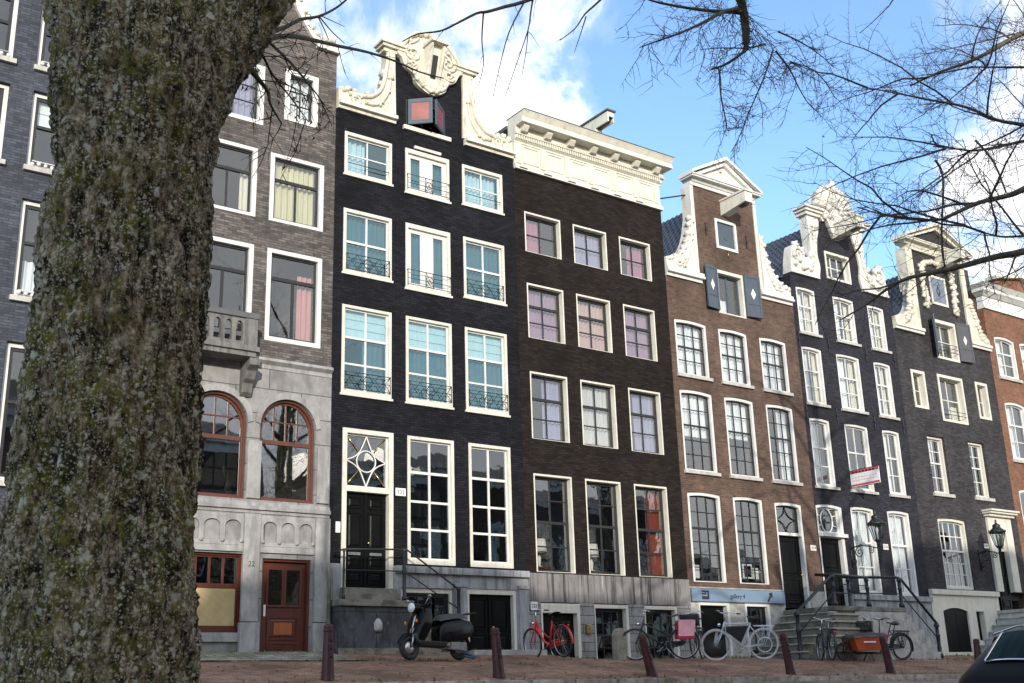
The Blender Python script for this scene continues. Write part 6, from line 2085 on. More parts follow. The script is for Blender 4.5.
    if pannier:
        for s_ in (-1, 1):
            p = MB()
            y0, y1 = sorted((s_ * .075, s_ * .24))
            p.hexa([(xr - .2, y0, .45), (xr + .18, y0, .45), (xr + .18, y1, .45), (xr - .2, y1, .45)], [(xr - .24, y0, .83), (xr + .16, y0, .83), (xr + .16, y1, .83), (xr - .24, y1, .83)])
            po = p.build('pannier', 'pannierred', b, fix=True, bevel=.02)
            p = MB()
            yo = s_ * .25
            y0, y1 = sorted((s_ * .243, s_ * .262))
            p.hexa([(xr - .2, y0, .52), (xr + .17, y0, .52), (xr + .17, y1, .52), (xr - .2, y1, .52)], [(xr - .25, y0, .86), (xr + .15, y0, .86), (xr + .15, y1, .86), (xr - .25, y1, .86)])
            y2, y3 = sorted((s_ * .06, s_ * .262))
            p.box(xr - .25, xr + .15, y2, y3, .862, .885)
            p.build('flap', 'pannierpink', po, fix=True, bevel=.01)
    return b

def place(o, x, y, yaw, lean=0.0, dz=0.0, s=1.06):
    o.location = (x, y, zfoot(x, y) + .025 + dz)
    o.rotation_euler = (R(lean), 0, R(yaw))
    o.scale = (s, s, s)

b = bicycle('red step-through bicycle parked in front of the cream basement doorway', 'redpaint', steer=.5)
place(b, 18.05, 23.45, 90, -5, .0, 1.08)
b = bicycle('dark bicycle with a faded pink and crimson pannier on its back', 'navypaint', mens=False, step=False, pannier=True, steer=-.3)
place(b, 20.85, 22.4, 146, -4, .0, 1.1)
b = bicycle('dark bicycle with a black front basket behind the pink pannier', 'navypaint', basket=True)
place(b, 22.75, 22.95, 215, 3, .0, 1.08)
b = bicycle('silver framed bicycle with white tyres and a navy frame bag', 'silverpaint', 'whitetyre', mens=True, guard=False, steer=.5)
place(b, 23.35, 22.0, 150, -12, .0, 1.14)
b = bicycle('bicycle with a white saddle cover seen from behind left of the cargo box', 'navypaint', saddle='signwhite')
place(b, 26.55, 21.75, 55, 4, .0, 1.05)
bp = MB().blob((.32, 0, .95), .07, .1, .16, 8, 6, random.Random(2), .2).build('rain_cape', 'bluepaint', b)

b = bicycle('dark bicycle leaning by the right hand steps behind the cargo box', 'navypaint', basket=True, steer=.4)
place(b, 29.9, 22.35, 160, -5, .0, 1.08)

def cargo_bike():
    b = thing('cargo_bicycle', 'cargo bicycle with a long orange red wooden box under a black cover', 'cargo bicycle', (0, 0, 0))
    wheel(b, -.85, .34, .34, 'rubber', 'plasticblack')
    wheel(b, 1.12, .25, .25, 'rubber', 'plasticblack', 20)
    f = MB()
    f.tube([(-.85, 0, .34), (-.45, 0, .30), (-.1, 0, .2), (.75, 0, .2), (.95, 0, .5), (1.0, 0, .7)], .025, 8)
    f.tube([(-.45, 0, .30), (-.62, 0, .82)], .018, 8)
    f.tube([(-.62, 0, .75), (-.85, 0, .34)], .012, 6)
    f.tube([(-.1, 0, .2), (-.12, 0, .85)], .02, 8)
    f.tube([(-.6, 0, .7), (-.12, 0, .55)], .016, 8)
    for s in (-1, 1):
        f.tube([(1.0, 0, .68), (1.03, s * .05, .5), (1.12, s * .05, .25)], .014, 6)
        f.tube([(.3, s * .08, .2), (.32, s * .2, .01)], .016, 6)
    f.build('frame', 'navypaint', b)
    x = MB()
    x.hexa([(-.02, -.3, .27), (.85, -.24, .27), (.85, .24, .27), (-.02, .3, .27)], [(-.12, -.34, .68), (1.0, -.27, .62), (1.0, .27, .62), (-.12, .34, .68)])
    bo = x.build('cargo_box', 'orangebox', b, fix=True, bevel=.012)
    mk = MB()
    for k in range(9):     # worn, unreadable white lettering on the side panel
        x0 = .3 + k * .043
        for sy in (-1, 1):
            yb = sy * (.322 - .055 * (x0 + .02))
            mk.box(x0, x0 + .03, min(yb, yb - sy * .02), max(yb, yb + sy * .004), .47, .51)
    mk.build('box_mark', 'signwhite', bo)
    t = MB()
    def fn(u, v):
        xx, yy = -.15 + 1.18 * u, -.36 + .72 * v
        wv = .06 * math.sin(u * 3.14) * math.sin(v * 3.14) + .012 * math.sin(u * 17) * math.sin(v * 11)
        dr = .05 if v in (0, 1) or u in (0, 1) else 0
        k = 1 - .22 * u
        return (xx, yy * k, .70 - .06 * u + wv - dr)
    t.grid(fn, 20, 12)
    t.build('cover', 'tarp', b)
    h = MB()
    h.tube([(-.12, 0, .85), (-.14, 0, 1.05)], .014, 6)
    for s in (-1, 1):
        h.tube([(-.14, 0, 1.05), (-.12, s * .2, 1.1), (-.26, s * .29, 1.08)], .012, 6)
    h.build('handlebar', 'plasticblack', b)
    s = MB().blob((-.68, 0, .95), .15, .09, .04, 10, 6).tube([(-.62, 0, .8), (-.66, 0, .94)], .014, 6)
    s.build('saddle', 'plasticblack', b)
    r = MB()
    r.box(-1.1, -.66, -.07, .07, .735, .76)
    for y in (-.07, .07):
        r.tube([(-.85, y, .34), (-.8, y, .74)], .008, 5)
        r.tube([(-.85, y, .34), (-1.05, y, .74)], .008, 5)
    r.build('rack', 'plasticblack', b)
    m = MB().grid(lambda u, v: (-.85 + .365 * math.cos(R(20 + 180 * u)), .035 * (2 * v - 1), .34 + .365 * math.sin(R(20 + 180 * u))), 20, 3)
    m.build('mudguard', 'plasticblack', b)
    c = MB().ring((-.45, -.06, .3), .09, .007, 20, 4).box(-.5, -.4, -.2, -.1, .17, .19).tube([(-.45, -.07, .3), (-.45, -.12, .18)], .01, 5)
    c.build('crank', 'steel', b)
    return b
cb = cargo_bike()
place(cb, 28.45, 21.45, 168, -3, 0, 1.08)

# ================================================================== SCOOTER
def scooter():
    b = thing('scooter', 'black motor scooter with a round headlight parked below the stoop', 'scooter', (0, 0, 0))
    def swheel(x, r, w):
        m = MB().ring((x, 0, r), r - w * .55, w * .55, 32, 10)
        t = m.build('wheel', 'rubber', b)
        k = MB()
        k.lathe([(.03, -.045), (r - w * 1.1, -.03), (r - w * 1.05, .0), (r - w * 1.1, .03), (.03, .045)], n=20)
        vs = [(x + v[0], v[2], r + v[1]) for v in k.v]
        k.v = vs
        k.build('rim', 'steel', t, fix=True)
    swheel(.66, .235, .10)
    swheel(-.62, .235, .10)
    # front shield: a deep tapered shell rising to the headset
    def sh(u, v):
        z = .34 + .62 * v
        xf = .60 - .20 * v + .04 * math.sin(v * 3.14)
        dp = .13 + .05 * math.sin(v * 3.14)
        w = .15 + .13 * math.sin(min(1, v * 1.25) * 1.57) - .10 * max(0, v - .55) / .45
        a = 2 * math.pi * u
        pw = lambda q: math.copysign(abs(q) ** .7, q)
        return (xf - dp + dp * pw(math.cos(a)), w * pw(math.sin(a)), z)
    m = MB().grid(sh, 28, 14)
    m.build('front_shield', 'scooterpaint', b)
    m = MB().grid(lambda u, v: (.565 - .165 * v + .045 * math.sin((.2 + .55 * v) * 3.14) + .012, (.035 + .03 * math.sin(v * 3)) * (2 * u - 1), .46 + .34 * v), 6, 10)
    m.build('shield_trim', 'steel', b)
    m = MB()
    def fm(u, v):
        a = R(15 + 150 * u)
        q = (2 * v - 1)
        return (.66 + (.29 - .05 * q * q) * math.cos(a), .075 * q, .235 + (.29 - .05 * q * q) * math.sin(a))
    m.grid(fm, 18, 8)
    m.build('front_mudguard', 'scooterpaint', b)
    m = MB()
    for s in (-1, 1):
        m.tube([(.66, s * .075, .235), (.60, s * .07, .48)], .022, 8)
    m.tube([(.58, 0, .48), (.40, 0, 1.0)], .03, 8)
    m.build('fork', 'steel', b)
    m = MB().blob((.42, 0, .97), .15, .13, .10, 14, 8)
    m.tube([(.36, -.34, 1.02), (.38, -.2, 1.01), (.4, 0, 1.0), (.38, .2, 1.01), (.36, .34, 1.02)], .02, 8)
    hd = m.build('headset', 'scooterpaint', b)
    m = MB().blob((.55, 0, .99), .05, .095, .095, 14, 8)
    m.build('headlight', 'lampglass', hd)
    m = MB()
    for s in (-1, 1):
        m.tube([(.37, s * .24, 1.02), (.34, s * .36, 1.03)], .024, 8)
    m.build('grip', 'rubber', hd)
    for s in (-1, 1):
        m = MB().tube([(.38, s * .2, 1.02), (.36, s * .3, 1.14)], .008, 5).blob((.36, s * .33, 1.17), .02, .055, .035, 10, 6)
        m.build('mirror', 'steel', hd)
        MB().blob((.58, s * .16, .72), .03, .02, .035).build('indicator', 'amber', b)
    # floor board and body
    m = MB()
    m.hexa([(-.3, -.15, .24), (.5, -.13, .27), (.5, .13, .27), (-.3, .15, .24)], [(-.3, -.17, .33), (.52, -.16, .36), (.52, .16, .36), (-.3, .17, .33)])
    m.tube([(.5, -.12, .3), (.56, -.1, .42), (.55, -.08, .5)], .05, 8)
    m.tube([(.5, .12, .3), (.56, .1, .42), (.55, .08, .5)], .05, 8)
    m.build('floorboard', 'plasticblack', b, fix=True, bevel=.02)
    m = MB()
    prof = [(-1.04, .60, .05, .66), (-.92, .44, .13, .76), (-.62, .36, .20, .80), (-.35, .30, .20, .78), (-.12, .27, .17, .74), (-.03, .26, .14, .60), (-.02, .40, .02, .44)]
    def bd(u, v):
        k = u * (len(prof) - 1)
        i = min(int(k), len(prof) - 2)
        t = k - i
        x, zl, w, zh = [prof[i][j] + (prof[i + 1][j] - prof[i][j]) * t for j in range(4)]
        a = 2 * math.pi * v
        c, s = math.cos(a), math.sin(a)
        pw = lambda q: math.copysign(abs(q) ** .65, q)
        return (x, w * pw(c), (zl + zh) / 2 + (zh - zl) / 2 * pw(s))
    m.grid(bd, 20, 24)
    e = len(m.v)
    m.build('body', 'scooterpaint', b, fix=True)
    m = MB()
    def st(u, v):
        x = -.80 + .78 * u
        hh = .80 + .08 * math.sin((1 - u) * 1.9) * .9 - .02
        a = math.pi * v
        return (x, .165 * (1 - .25 * (1 - u) ** 3) * math.cos(a), hh - .06 + .12 * math.sin(a) ** .6 * min(1, 6 * u + .3) * min(1, 6 * (1 - u) + .25))
    m.grid(st, 20, 10)
    m.build('seat', 'seatgrey', b)
    m = MB()
    for y in (-.1, .1):
        m.tube([(-.7, y, .86), (-.85, y, .90), (-1.08, y * .9, .92)], .014, 6)
    m.tube([(-1.08, -.09, .92), (-1.08, .09, .92)], .014, 6)
    for x in (-.85, -.95):
        m.tube([(x, -.1, .905), (x, .1, .905)], .01, 5)
    m.build('rack', 'plasticblack', b)
    MB().blob((-.98, 0, .62), .04, .09, .05, 10, 6).build('tail_light', 'redlens', b)
    m = MB()
    m.hexa([(-.7, .08, .15), (-.2, .08, .2), (-.2, .15, .2), (-.7, .17, .15)], [(-.7, .08, .33), (-.25, .08, .34), (-.25, .15, .34), (-.7, .17, .33)])
    m.tube([(-.25, .12, .24), (-.2, .16, .3)], .05, 8)
    m.build('engine', 'enginegrey', b, fix=True, bevel=.02)
    m = MB().tube([(-.3, -.14, .2), (-.6, -.17, .25), (-.85, -.17, .32)], [.03, .05, .05], 10)
    m.build('exhaust', 'steel', b)
    m = MB().grid(lambda u, v: (-.62 + .29 * math.cos(R(60 + 130 * u)), .06 * (2 * v - 1), .235 + .29 * math.sin(R(60 + 130 * u))), 14, 3)
    m.build('rear_mudguard', 'plasticblack', b)
    m = MB().tube([(-.62, .16, .06), (-.85, .2, .02), (-.95, .17, .04), (-.75, .13, .1), (-.6, .16, .14)], .025, 7)
    m.build('chain_lock', 'petrol', b)
    return b
sc = scooter()
place(sc, 13.9, 22.15, 190, 5, .0, 1.14)

# ================================================================== LANTERNS
def lantern(label, x, y, z, wx, wz):
    o = thing('wall_lantern', label, 'lantern', (x, F, z - .6))
    f = MB()
    n = 6
    def hexr(r, zz):
        return [(x + r * math.cos(6.283 * k / n + .26), y + r * math.sin(6.283 * k / n + .26), zz) for k in range(n)]
    lo, hi = hexr(.13, z - .3), hexr(.27, z + .2)
    for k in range(n):
        f.tube([lo[k], hi[k]], .014, 5)
        f.tube([lo[k], lo[(k + 1) % n]], .014, 5)
        f.tube([hi[k], hi[(k + 1) % n]], .02, 5)
    f.lathe([(.30, .2), (.31, .23), (.24, .30), (.15, .38), (.13, .42), (.15, .44), (.12, .5), (.05, .54), (.03, .58), (.045, .62), (.02, .68), (0, .7)], (x, y, z), 12)
    f.lathe([(.13, -.3), (.1, -.35), (.05, -.4), (.06, -.44), (.03, -.5), (0, -.56)], (x, y, z), 10)
    for k in range(n):
        a = hexr(.29, z + .26)[k]
        f.blob(a, .025, .025, .05, 6, 4)
    fo = f.build('lantern_frame', 'iron', o)
    g = MB()
    lo, hi = hexr(.122, z - .29), hexr(.262, z + .195)
    for k in range(n):
        k2 = (k + 1) % n
        g.add([lo[k], lo[k2], hi[k2], hi[k]], [(0, 1, 2, 3)])
    g.build('lantern_pane', 'lanternglass', o)
    g = MB().lathe([(.03, -.3), (.03, -.05), (.045, -.02), (.05, .08), (.02, .12)], (x, y, z), 8)
    g.build('lamp_bulb', 'plaque', o)
    k = MB()
    yb = F - .02
    L_ = yb - y
    # bracket: main arm with scrolls between wall and lantern
    def at(u, v):
        return (wx + (x - wx) * u, yb - L_ * u, v)
    zb = z - .5
    k.tube([at(0, zb + .05), at(.35, zb + .12), at(.7, zb + .02), at(.95, zb - .06), at(1, zb + .05)], .022, 6)
    for (u0, v0, r0, sg, a0) in ((.3, zb - .12, .2, 1, 1.2), (.72, zb - .1, .13, -1, 1.8), (.08, zb - .38, .13, 1, 2.6)):
        pts = []
        for i in range(26):
            a = a0 + sg * i * .42
            rr = r0 * (1 - i / 28)
            pts.append(at(u0 + rr * math.cos(a) / max(.3, L_), v0 + rr * math.sin(a)))
        k.tube(pts, .016, 5)
    k.tube([at(0, zb + .2), at(0, zb - .6)], .028, 6)
    k.build('scroll_bracket', 'iron', o)
    return o
lantern('black hexagonal lantern on a large scroll bracket over the double stoop', 32.3, 23.8, 6.33, 32.36, 5.7)
lantern('black hexagonal lantern beside the cream doorway at the far right', 39.75, 24.0, 6.5, 39.95, 5.9)

# ================================================================== SIGNS AND SMALL THINGS
s = thing('gallery_sign', 'long grey blue sign board lettered gallery with a black arrow', 'sign', (26.7, F, 3.97))
so = MB().box(24.62, 28.7, F - .1, F - .041, 3.97, 4.345).build('board', 'signblue', s, bevel=.006)
MB().prism([(24.6, 3.95), (28.72, 3.95), (28.72, 4.365), (24.6, 4.365)], F - .085, F - .0415, [[(24.63, 3.98), (28.69, 3.98), (28.69, 4.335), (24.63, 4.335)]]).build('board_edge', 'lead', s, fix=True)
lettering('gallery 4', .19, 'ink', s, (26.55, F - .104, 4.14), (R(90), 0, 0))
e = MB().box(25.02, 25.32, F - .108, F - .1015, 4.03, 4.29).build('emblem', 'ink', s)
MB().prism([(25.02, 4.16), (25.2, 4.16), (25.2, 4.24), (25.24, 4.24), (25.24, 4.12), (25.02, 4.12)], F - .112, F - .1085).box(25.02, 25.14, F - .112, F - .1085, 4.21, 4.235).build('emblem_mark', 'signblue', e, fix=True)
MB().prism([(27.87, 4.03), (27.92, 3.99), (28.06, 4.17), (28.11, 4.12), (28.11, 4.3), (27.95, 4.27), (28.0, 4.22)], F - .108, F - .1015).build('arrow', 'ink', s, fix=True)

t = thing('estate_sign', 'red and white sale board jutting out from the plum black house', 'sign', (32.75, F, 8.2))
xs = 32.78
MB().box(xs, xs + .03, F - 1.22, F - .03, 8.0, 8.56).build('board', 'signwhite', t)
r = MB()
r.box(xs - .006, xs - .001, F - 1.22, F - .03, 8.46, 8.56)
r.box(xs - .006, xs - .001, F - 1.22, F - .03, 8.02, 8.09)
r.build('red_band', 'signred', t)
r = MB()
for k in range(7):    # lettering too worn to read
    y = F - .12 - k * .14
    r.box(xs - .012, xs - .0065, y - .09, y, 8.47, 8.53)
r.build('band_mark', 'ink', t)
r = MB()
for j in range(2):
    for k in range(9):
        y = F - .1 - k * .12
        r.box(xs - .006, xs - .001, y - .08, y, 8.2 + j * .1, 8.23 + j * .1)
r.build('faint_mark', 'signpink', t)
MB().tube([(xs + .015, F, 8.58), (xs + .015, F - 1.2, 8.58)], .014, 6).tube([(xs + .015, F, 8.0), (xs + .015, F - 1.2, 7.98)], .01, 6).build('sign_arm', 'iron', t)

def table_lamp(label, x, z):
    o = thing('table_lamp', label, 'lamp', (x, F + .75, z))
    MB().lathe([(.10, 0), (.11, .02), (.03, .05), (.05, .16), (.06, .24), (.02, .36), (.015, .42)], (x, F + .75, z), 12).build('lamp_base', 'plaque', o)
    MB().lathe([(.24, .40), (.19, .78)], (x, F + .75, z), 20).build('lamp_shade', 'lampshade', o)
    MB().box(x - .35, x + .35, F + .5, F + 1.1, z - .06, z - .002).box(x - .3, x - .25, F + .55, F + .6, 4.56, z - .061).box(x + .25, x + .3, F + .55, F + .6, 4.56, z - .061).build('console_table', 'redwood', o)
table_lamp('pale table lamp inside the window nearest the stoop', 19.6, 4.85)
table_lamp('pale table lamp inside the middle ground floor window of the cornice house', 21.5, 4.8)

w = MB()
rl = random.Random(8)
for k in range(34):
    a = rl.uniform(0, 6.28)
    h_ = rl.uniform(.15, .62)
    p0 = Vector((rl.uniform(-.08, .08), rl.uniform(-.06, .06), 0))
    p1 = p0 + Vector((math.cos(a) * .12, math.sin(a) * .1, h_))
    d = Vector((-math.sin(a), math.cos(a), 0)) * .025
    w.add([p0 + (p1 - p0) * .3, p0 + (p1 - p0) * .7 + d, p1, p0 + (p1 - p0) * .7 - d], [(0, 1, 2, 3)])
wo = w.build('weed_plant', 'leafgreen')
wo.location = (21.3, 23.6, zfoot(21.3, 23.6))
tag(wo, 'green weed growing behind the dark bicycle with the pannier', 'plant')

# ================================================================== CAR
def car():
    c = thing('parked_car', 'black hatchback parked in the bottom right corner', 'car', (0, 0, 0))
    # stations along the car, rear first: x, half width, sill z, belt z, roof half width, roof z
    S = [(-2.02, .62, .42, .74, .50, .80), (-1.95, .74, .30, .86, .56, .93), (-1.82, .80, .24, .93, .58, 1.06), (-1.45, .84, .20, .95, .57, 1.36), (-1.0, .86, .18, .95, .58, 1.445), (-.4, .87, .18, .94, .60, 1.475),
         (.2, .87, .18, .93, .60, 1.455), (.65, .87, .18, .93, .59, 1.38), (1.15, .86, .20, .93, .62, 1.02), (1.6, .83, .24, .88, .60, .93), (1.95, .74, .30, .74, .52, .80), (2.06, .60, .40, .62, .45, .66)]
    def sec(s):
        x, w, z0, zb, rw, zr = s
        half = [(.0, z0), (w * .85, z0), (w * .97, z0 + (zb - z0) * .25), (w, z0 + (zb - z0) * .65), (w * .965, zb), (rw + (w * .965 - rw) * .45, zb + (zr - zb) * .55), (rw, zr - (zr - zb) * .10), (rw * .7, zr - .005), (0, zr + .012)]
        pts = [(x, -y, z) for y, z in half] + [(x, y, z) for y, z in half[-2:0:-1]]
        return pts
    m = MB()
    rings = [sec(s) for s in S]
    n = len(rings[0])
    vs = [p for r_ in rings for p in r_]
    fs = []
    for i in range(len(rings) - 1):
        for k in range(n):
            k2 = (k + 1) % n
            fs.append((i * n + k, (i + 1) * n + k, (i + 1) * n + k2, i * n + k2))
    fs.append(tuple(range(n)))
    fs.append(tuple(reversed([(len(rings) - 1) * n + k for k in range(n)])))
    m.add(vs, fs, True)
    m.build('body', 'carpaint', c, fix=True, subsurf=2)
    def patch(fn, nu, nv, name, mat):
        return MB().grid(fn, nu, nv).build(name, mat, c, fix=True)
    def side(u, v, sg, x0, x1):
        x = x0 + (x1 - x0) * u
        i = max(j for j in range(len(S) - 1) if S[j][0] <= x)
        t = (x - S[i][0]) / (S[i + 1][0] - S[i][0])
        _, w, z0, zb, rw, zr = [S[i][j] + (S[i + 1][j] - S[i][j]) * t for j in range(6)]
        q = .12 + .70 * v
        y = w * .965 + (rw - w * .965) * q * .98
        return (x, sg * (y + .006), zb + (zr - zb) * q)
    for sg in (-1, 1):
        for (x0, x1) in ((-1.35, -.55), (-.47, .5)):
            patch(lambda u, v: side(u, v, sg, x0, x1), 10, 6, 'side_window', 'carglass')
    def rear(u, v):
        q = 2 * u - 1
        x = -1.80 + .34 * v
        i = max(j for j in range(len(S) - 1) if S[j][0] <= x)
        t = (x - S[i][0]) / (S[i + 1][0] - S[i][0])
        rw, zr = [S[i][j] + (S[i + 1][j] - S[i][j]) * t for j in (4, 5)]
        return (x - .012, q * rw * .80, zr + .016 - .03 * q * q * q * q)
    patch(rear, 10, 6, 'rear_window', 'carglass')
    def front(u, v):
        q = 2 * u - 1
        return (1.10 - .47 * v - .10 * q * q + .012, q * (.66 - .10 * v), 1.0 + .36 * v)
    patch(front, 10, 6, 'windscreen', 'carglass')
    for sg in (-1, 1):
        mm = MB().blob((.62, sg * .98, 1.0), .07, .1, .075, 10, 7).tube([(.62, sg * .86, .97), (.62, sg * .95, .98)], .02, 6)
        mm.build('wing_mirror', 'carpaint', c)
        MB().blob((-1.88, sg * .66, .72), .08, .10, .10, 10, 7).build('tail_light', 'redlens', c)
        MB().blob((1.86, sg * .60, .68), .12, .16, .07, 10, 7).build('headlight', 'lampglass', c)
        for x in (-1.25, 1.28):
            wl = MB().ring((x, sg * .76, .31), .24, .085, 32, 10).build('wheel', 'rubber', c)
            k = MB()
            k.ring((x, sg * .80, .31), .19, .02, 28, 6)
            for q in range(7):
                a = 6.283 * q / 7
                k.tube([(x, sg * .82, .31), (x + .19 * math.cos(a), sg * .81, .31 + .19 * math.sin(a))], .02, 5)
            k.build('rim', 'steel', wl)
    for sg in (-1, 1):
        pts = []
        for k in range(9):
            v = k / 8
            p = rear(.5 + sg * .5, v)
            pts.append((p[0], p[1], p[2] + .012))
        MB().tube(pts, .012, 5).build('window_highlight', 'chrome', c)  # bright strip added to draw a highlight along the window edge
        pts = [(x, sg * (rw + .01), zr - .035) for (x, w_, z0_, zb_, rw, zr) in S[3:8]]
        MB().tube(pts, .012, 5).build('roof_highlight', 'steel', c)  # bright strip added to draw a highlight along the roof edge
    MB().tube([rear(u / 8, .02) for u in range(9)], .010, 5).build('window_highlight', 'chrome', c)
    MB().box(-2.06, -2.035, -.25, .25, .56, .66).build('licence_plate', 'plaque', c)
    return c
cr = car()
cr.location = (12.2, 6.2, zroad(12, 6.2) + .02)
cr.rotation_euler = (R(3), 0, R(0))
# ================================================================== TREES
def jitter_path(p, d, ln, n, rnd, curl=.25, droop=0.0):
    pts = [Vector(p)]
    d = Vector(d).normalized()
    for i in range(n):
        d = (d + Vector((rnd.uniform(-curl, curl), rnd.uniform(-curl, curl), rnd.uniform(-curl, curl) - droop))).normalized()
        pts.append(pts[-1] + d * (ln / n))
    return pts

def twigs(mb, leaf, path, r0, rnd, every, lmin, lmax, depth, leafp=0.0, droop=.06, spread=.9, bias=(0, 0, 0)):
    """side twigs along a limb path, each with its own finer side twigs and buds"""
    P = [Vector(p) for p in path]
    acc = rnd.uniform(0, every)
    B = Vector(bias)
    for a, b in zip(P, P[1:]):
        sl = (b - a).length
        if sl < 1e-6:
            continue
        t = (b - a) / sl
        while acc < sl:
            q = a + t * acc
            s = Vector((rnd.gauss(0, 1), rnd.gauss(0, 1), rnd.gauss(0, 1)))
            s -= t * s.dot(t)
            if s.length > 1e-4:
                s.normalize()
                d = (t * rnd.uniform(.25, .9) + s * spread + Vector((0, 0, -droop * 3)) + B).normalized()
                ln = rnd.uniform(lmin, lmax)
                n = 4
                pp = jitter_path(q, d, ln, n, rnd, .22, droop)
                rr = min(r0 * .75, .0023 + .0040 * ln)
                mb.tube(pp, [rr * (1 - .68 * k / n) for k in range(n + 1)], 3 if rr < .006 else 4, cap=False)
                if leaf is not None and rnd.random() < leafp:
                    c = pp[-1] if rnd.random() < .5 else pp[2]
                    for _ in range(rnd.choice((1, 1, 2, 3))):
                        o = Vector((rnd.uniform(-1, 1), rnd.uniform(-1, 1), rnd.uniform(-1.2, .2))) * .022
                        u = Vector((rnd.gauss(0, 1), rnd.gauss(0, 1), rnd.gauss(0, 1))).normalized()
                        w = u.orthogonal().normalized()
                        z = rnd.uniform(.010, .022)
                        k = c + o
                        leaf.add([k - u * z, k + w * z * .5 + u.cross(w) * z * .3, k + u * z, k - w * z * .5 + u.cross(w) * z * .3], [(0, 1, 2, 3)])
                if depth > 0:
                    twigs(mb, leaf, pp, rr, rnd, every * 1.0 if ln > .5 else every * .9, lmin * .4, lmax * .42, depth - 1, leafp, droop, spread, bias)
            acc += every * rnd.uniform(.55, 1.45)
        acc -= sl

def trunk_mesh(parts, voxel, disp, name, mat, parent, seed=0):
    """blend overlapping limbs into one skin, then roughen it with ridged bark"""
    m = MB()
    for pts, rr in parts:
        m.tube(pts, rr, 20)
    o = m.build(name, mat, None, fix=True)
    md = o.modifiers.new('r', 'REMESH')
    md.mode = 'VOXEL'
    md.voxel_size = voxel
    sm = o.modifiers.new('s', 'SMOOTH')
    sm.iterations = 12
    sm.factor = .6
    bpy.context.view_layer.update()
    me = bpy.data.meshes.new_from_object(o.evaluated_get(bpy.context.evaluated_depsgraph_get()))
    bpy.data.objects.remove(o)
    me.name = name
    org = worg(parent)
    nv = len(me.vertices)
    nr = [v.normal.copy() for v in me.vertices]
    sd = Vector((seed * 3.1, seed * 1.7, 0))
    for i, v in enumerate(me.vertices):
        p = v.co + sd
        q = Vector((p.x * 17, p.y * 17, p.z * 1.6)) + noise.noise_vector(p * 5) * .7
        a = 1 - abs(noise.noise(q)) * 2.2
        b = noise.noise(Vector((p.x * 38, p.y * 38, p.z * 16)))
        c = noise.noise(p * 2.4)
        e = noise.noise(p * 85)
        v.co = v.co + nr[i] * (disp * (a * .9 + b * .5 + e * .3) + c * disp * 1.3)
        v.co -= org
    me.polygons.foreach_set('use_smooth', [True] * len(me.polygons))
    me.materials.clear()
    me.materials.append(M[mat])
    me.update()
    t = bpy.data.objects.new(name, me)
    COL.objects.link(t)
    t.parent = parent
    return t

def limb(paths, key, r0, r1, parent, mat='limb', n=8, name='limb'):
    p = smooth3(paths[key])
    k = len(p) - 1
    MB().tube(p, [r0 + (r1 - r0) * (i / k) ** .8 for i in range(k + 1)], n).build(name, mat, parent)
    return p

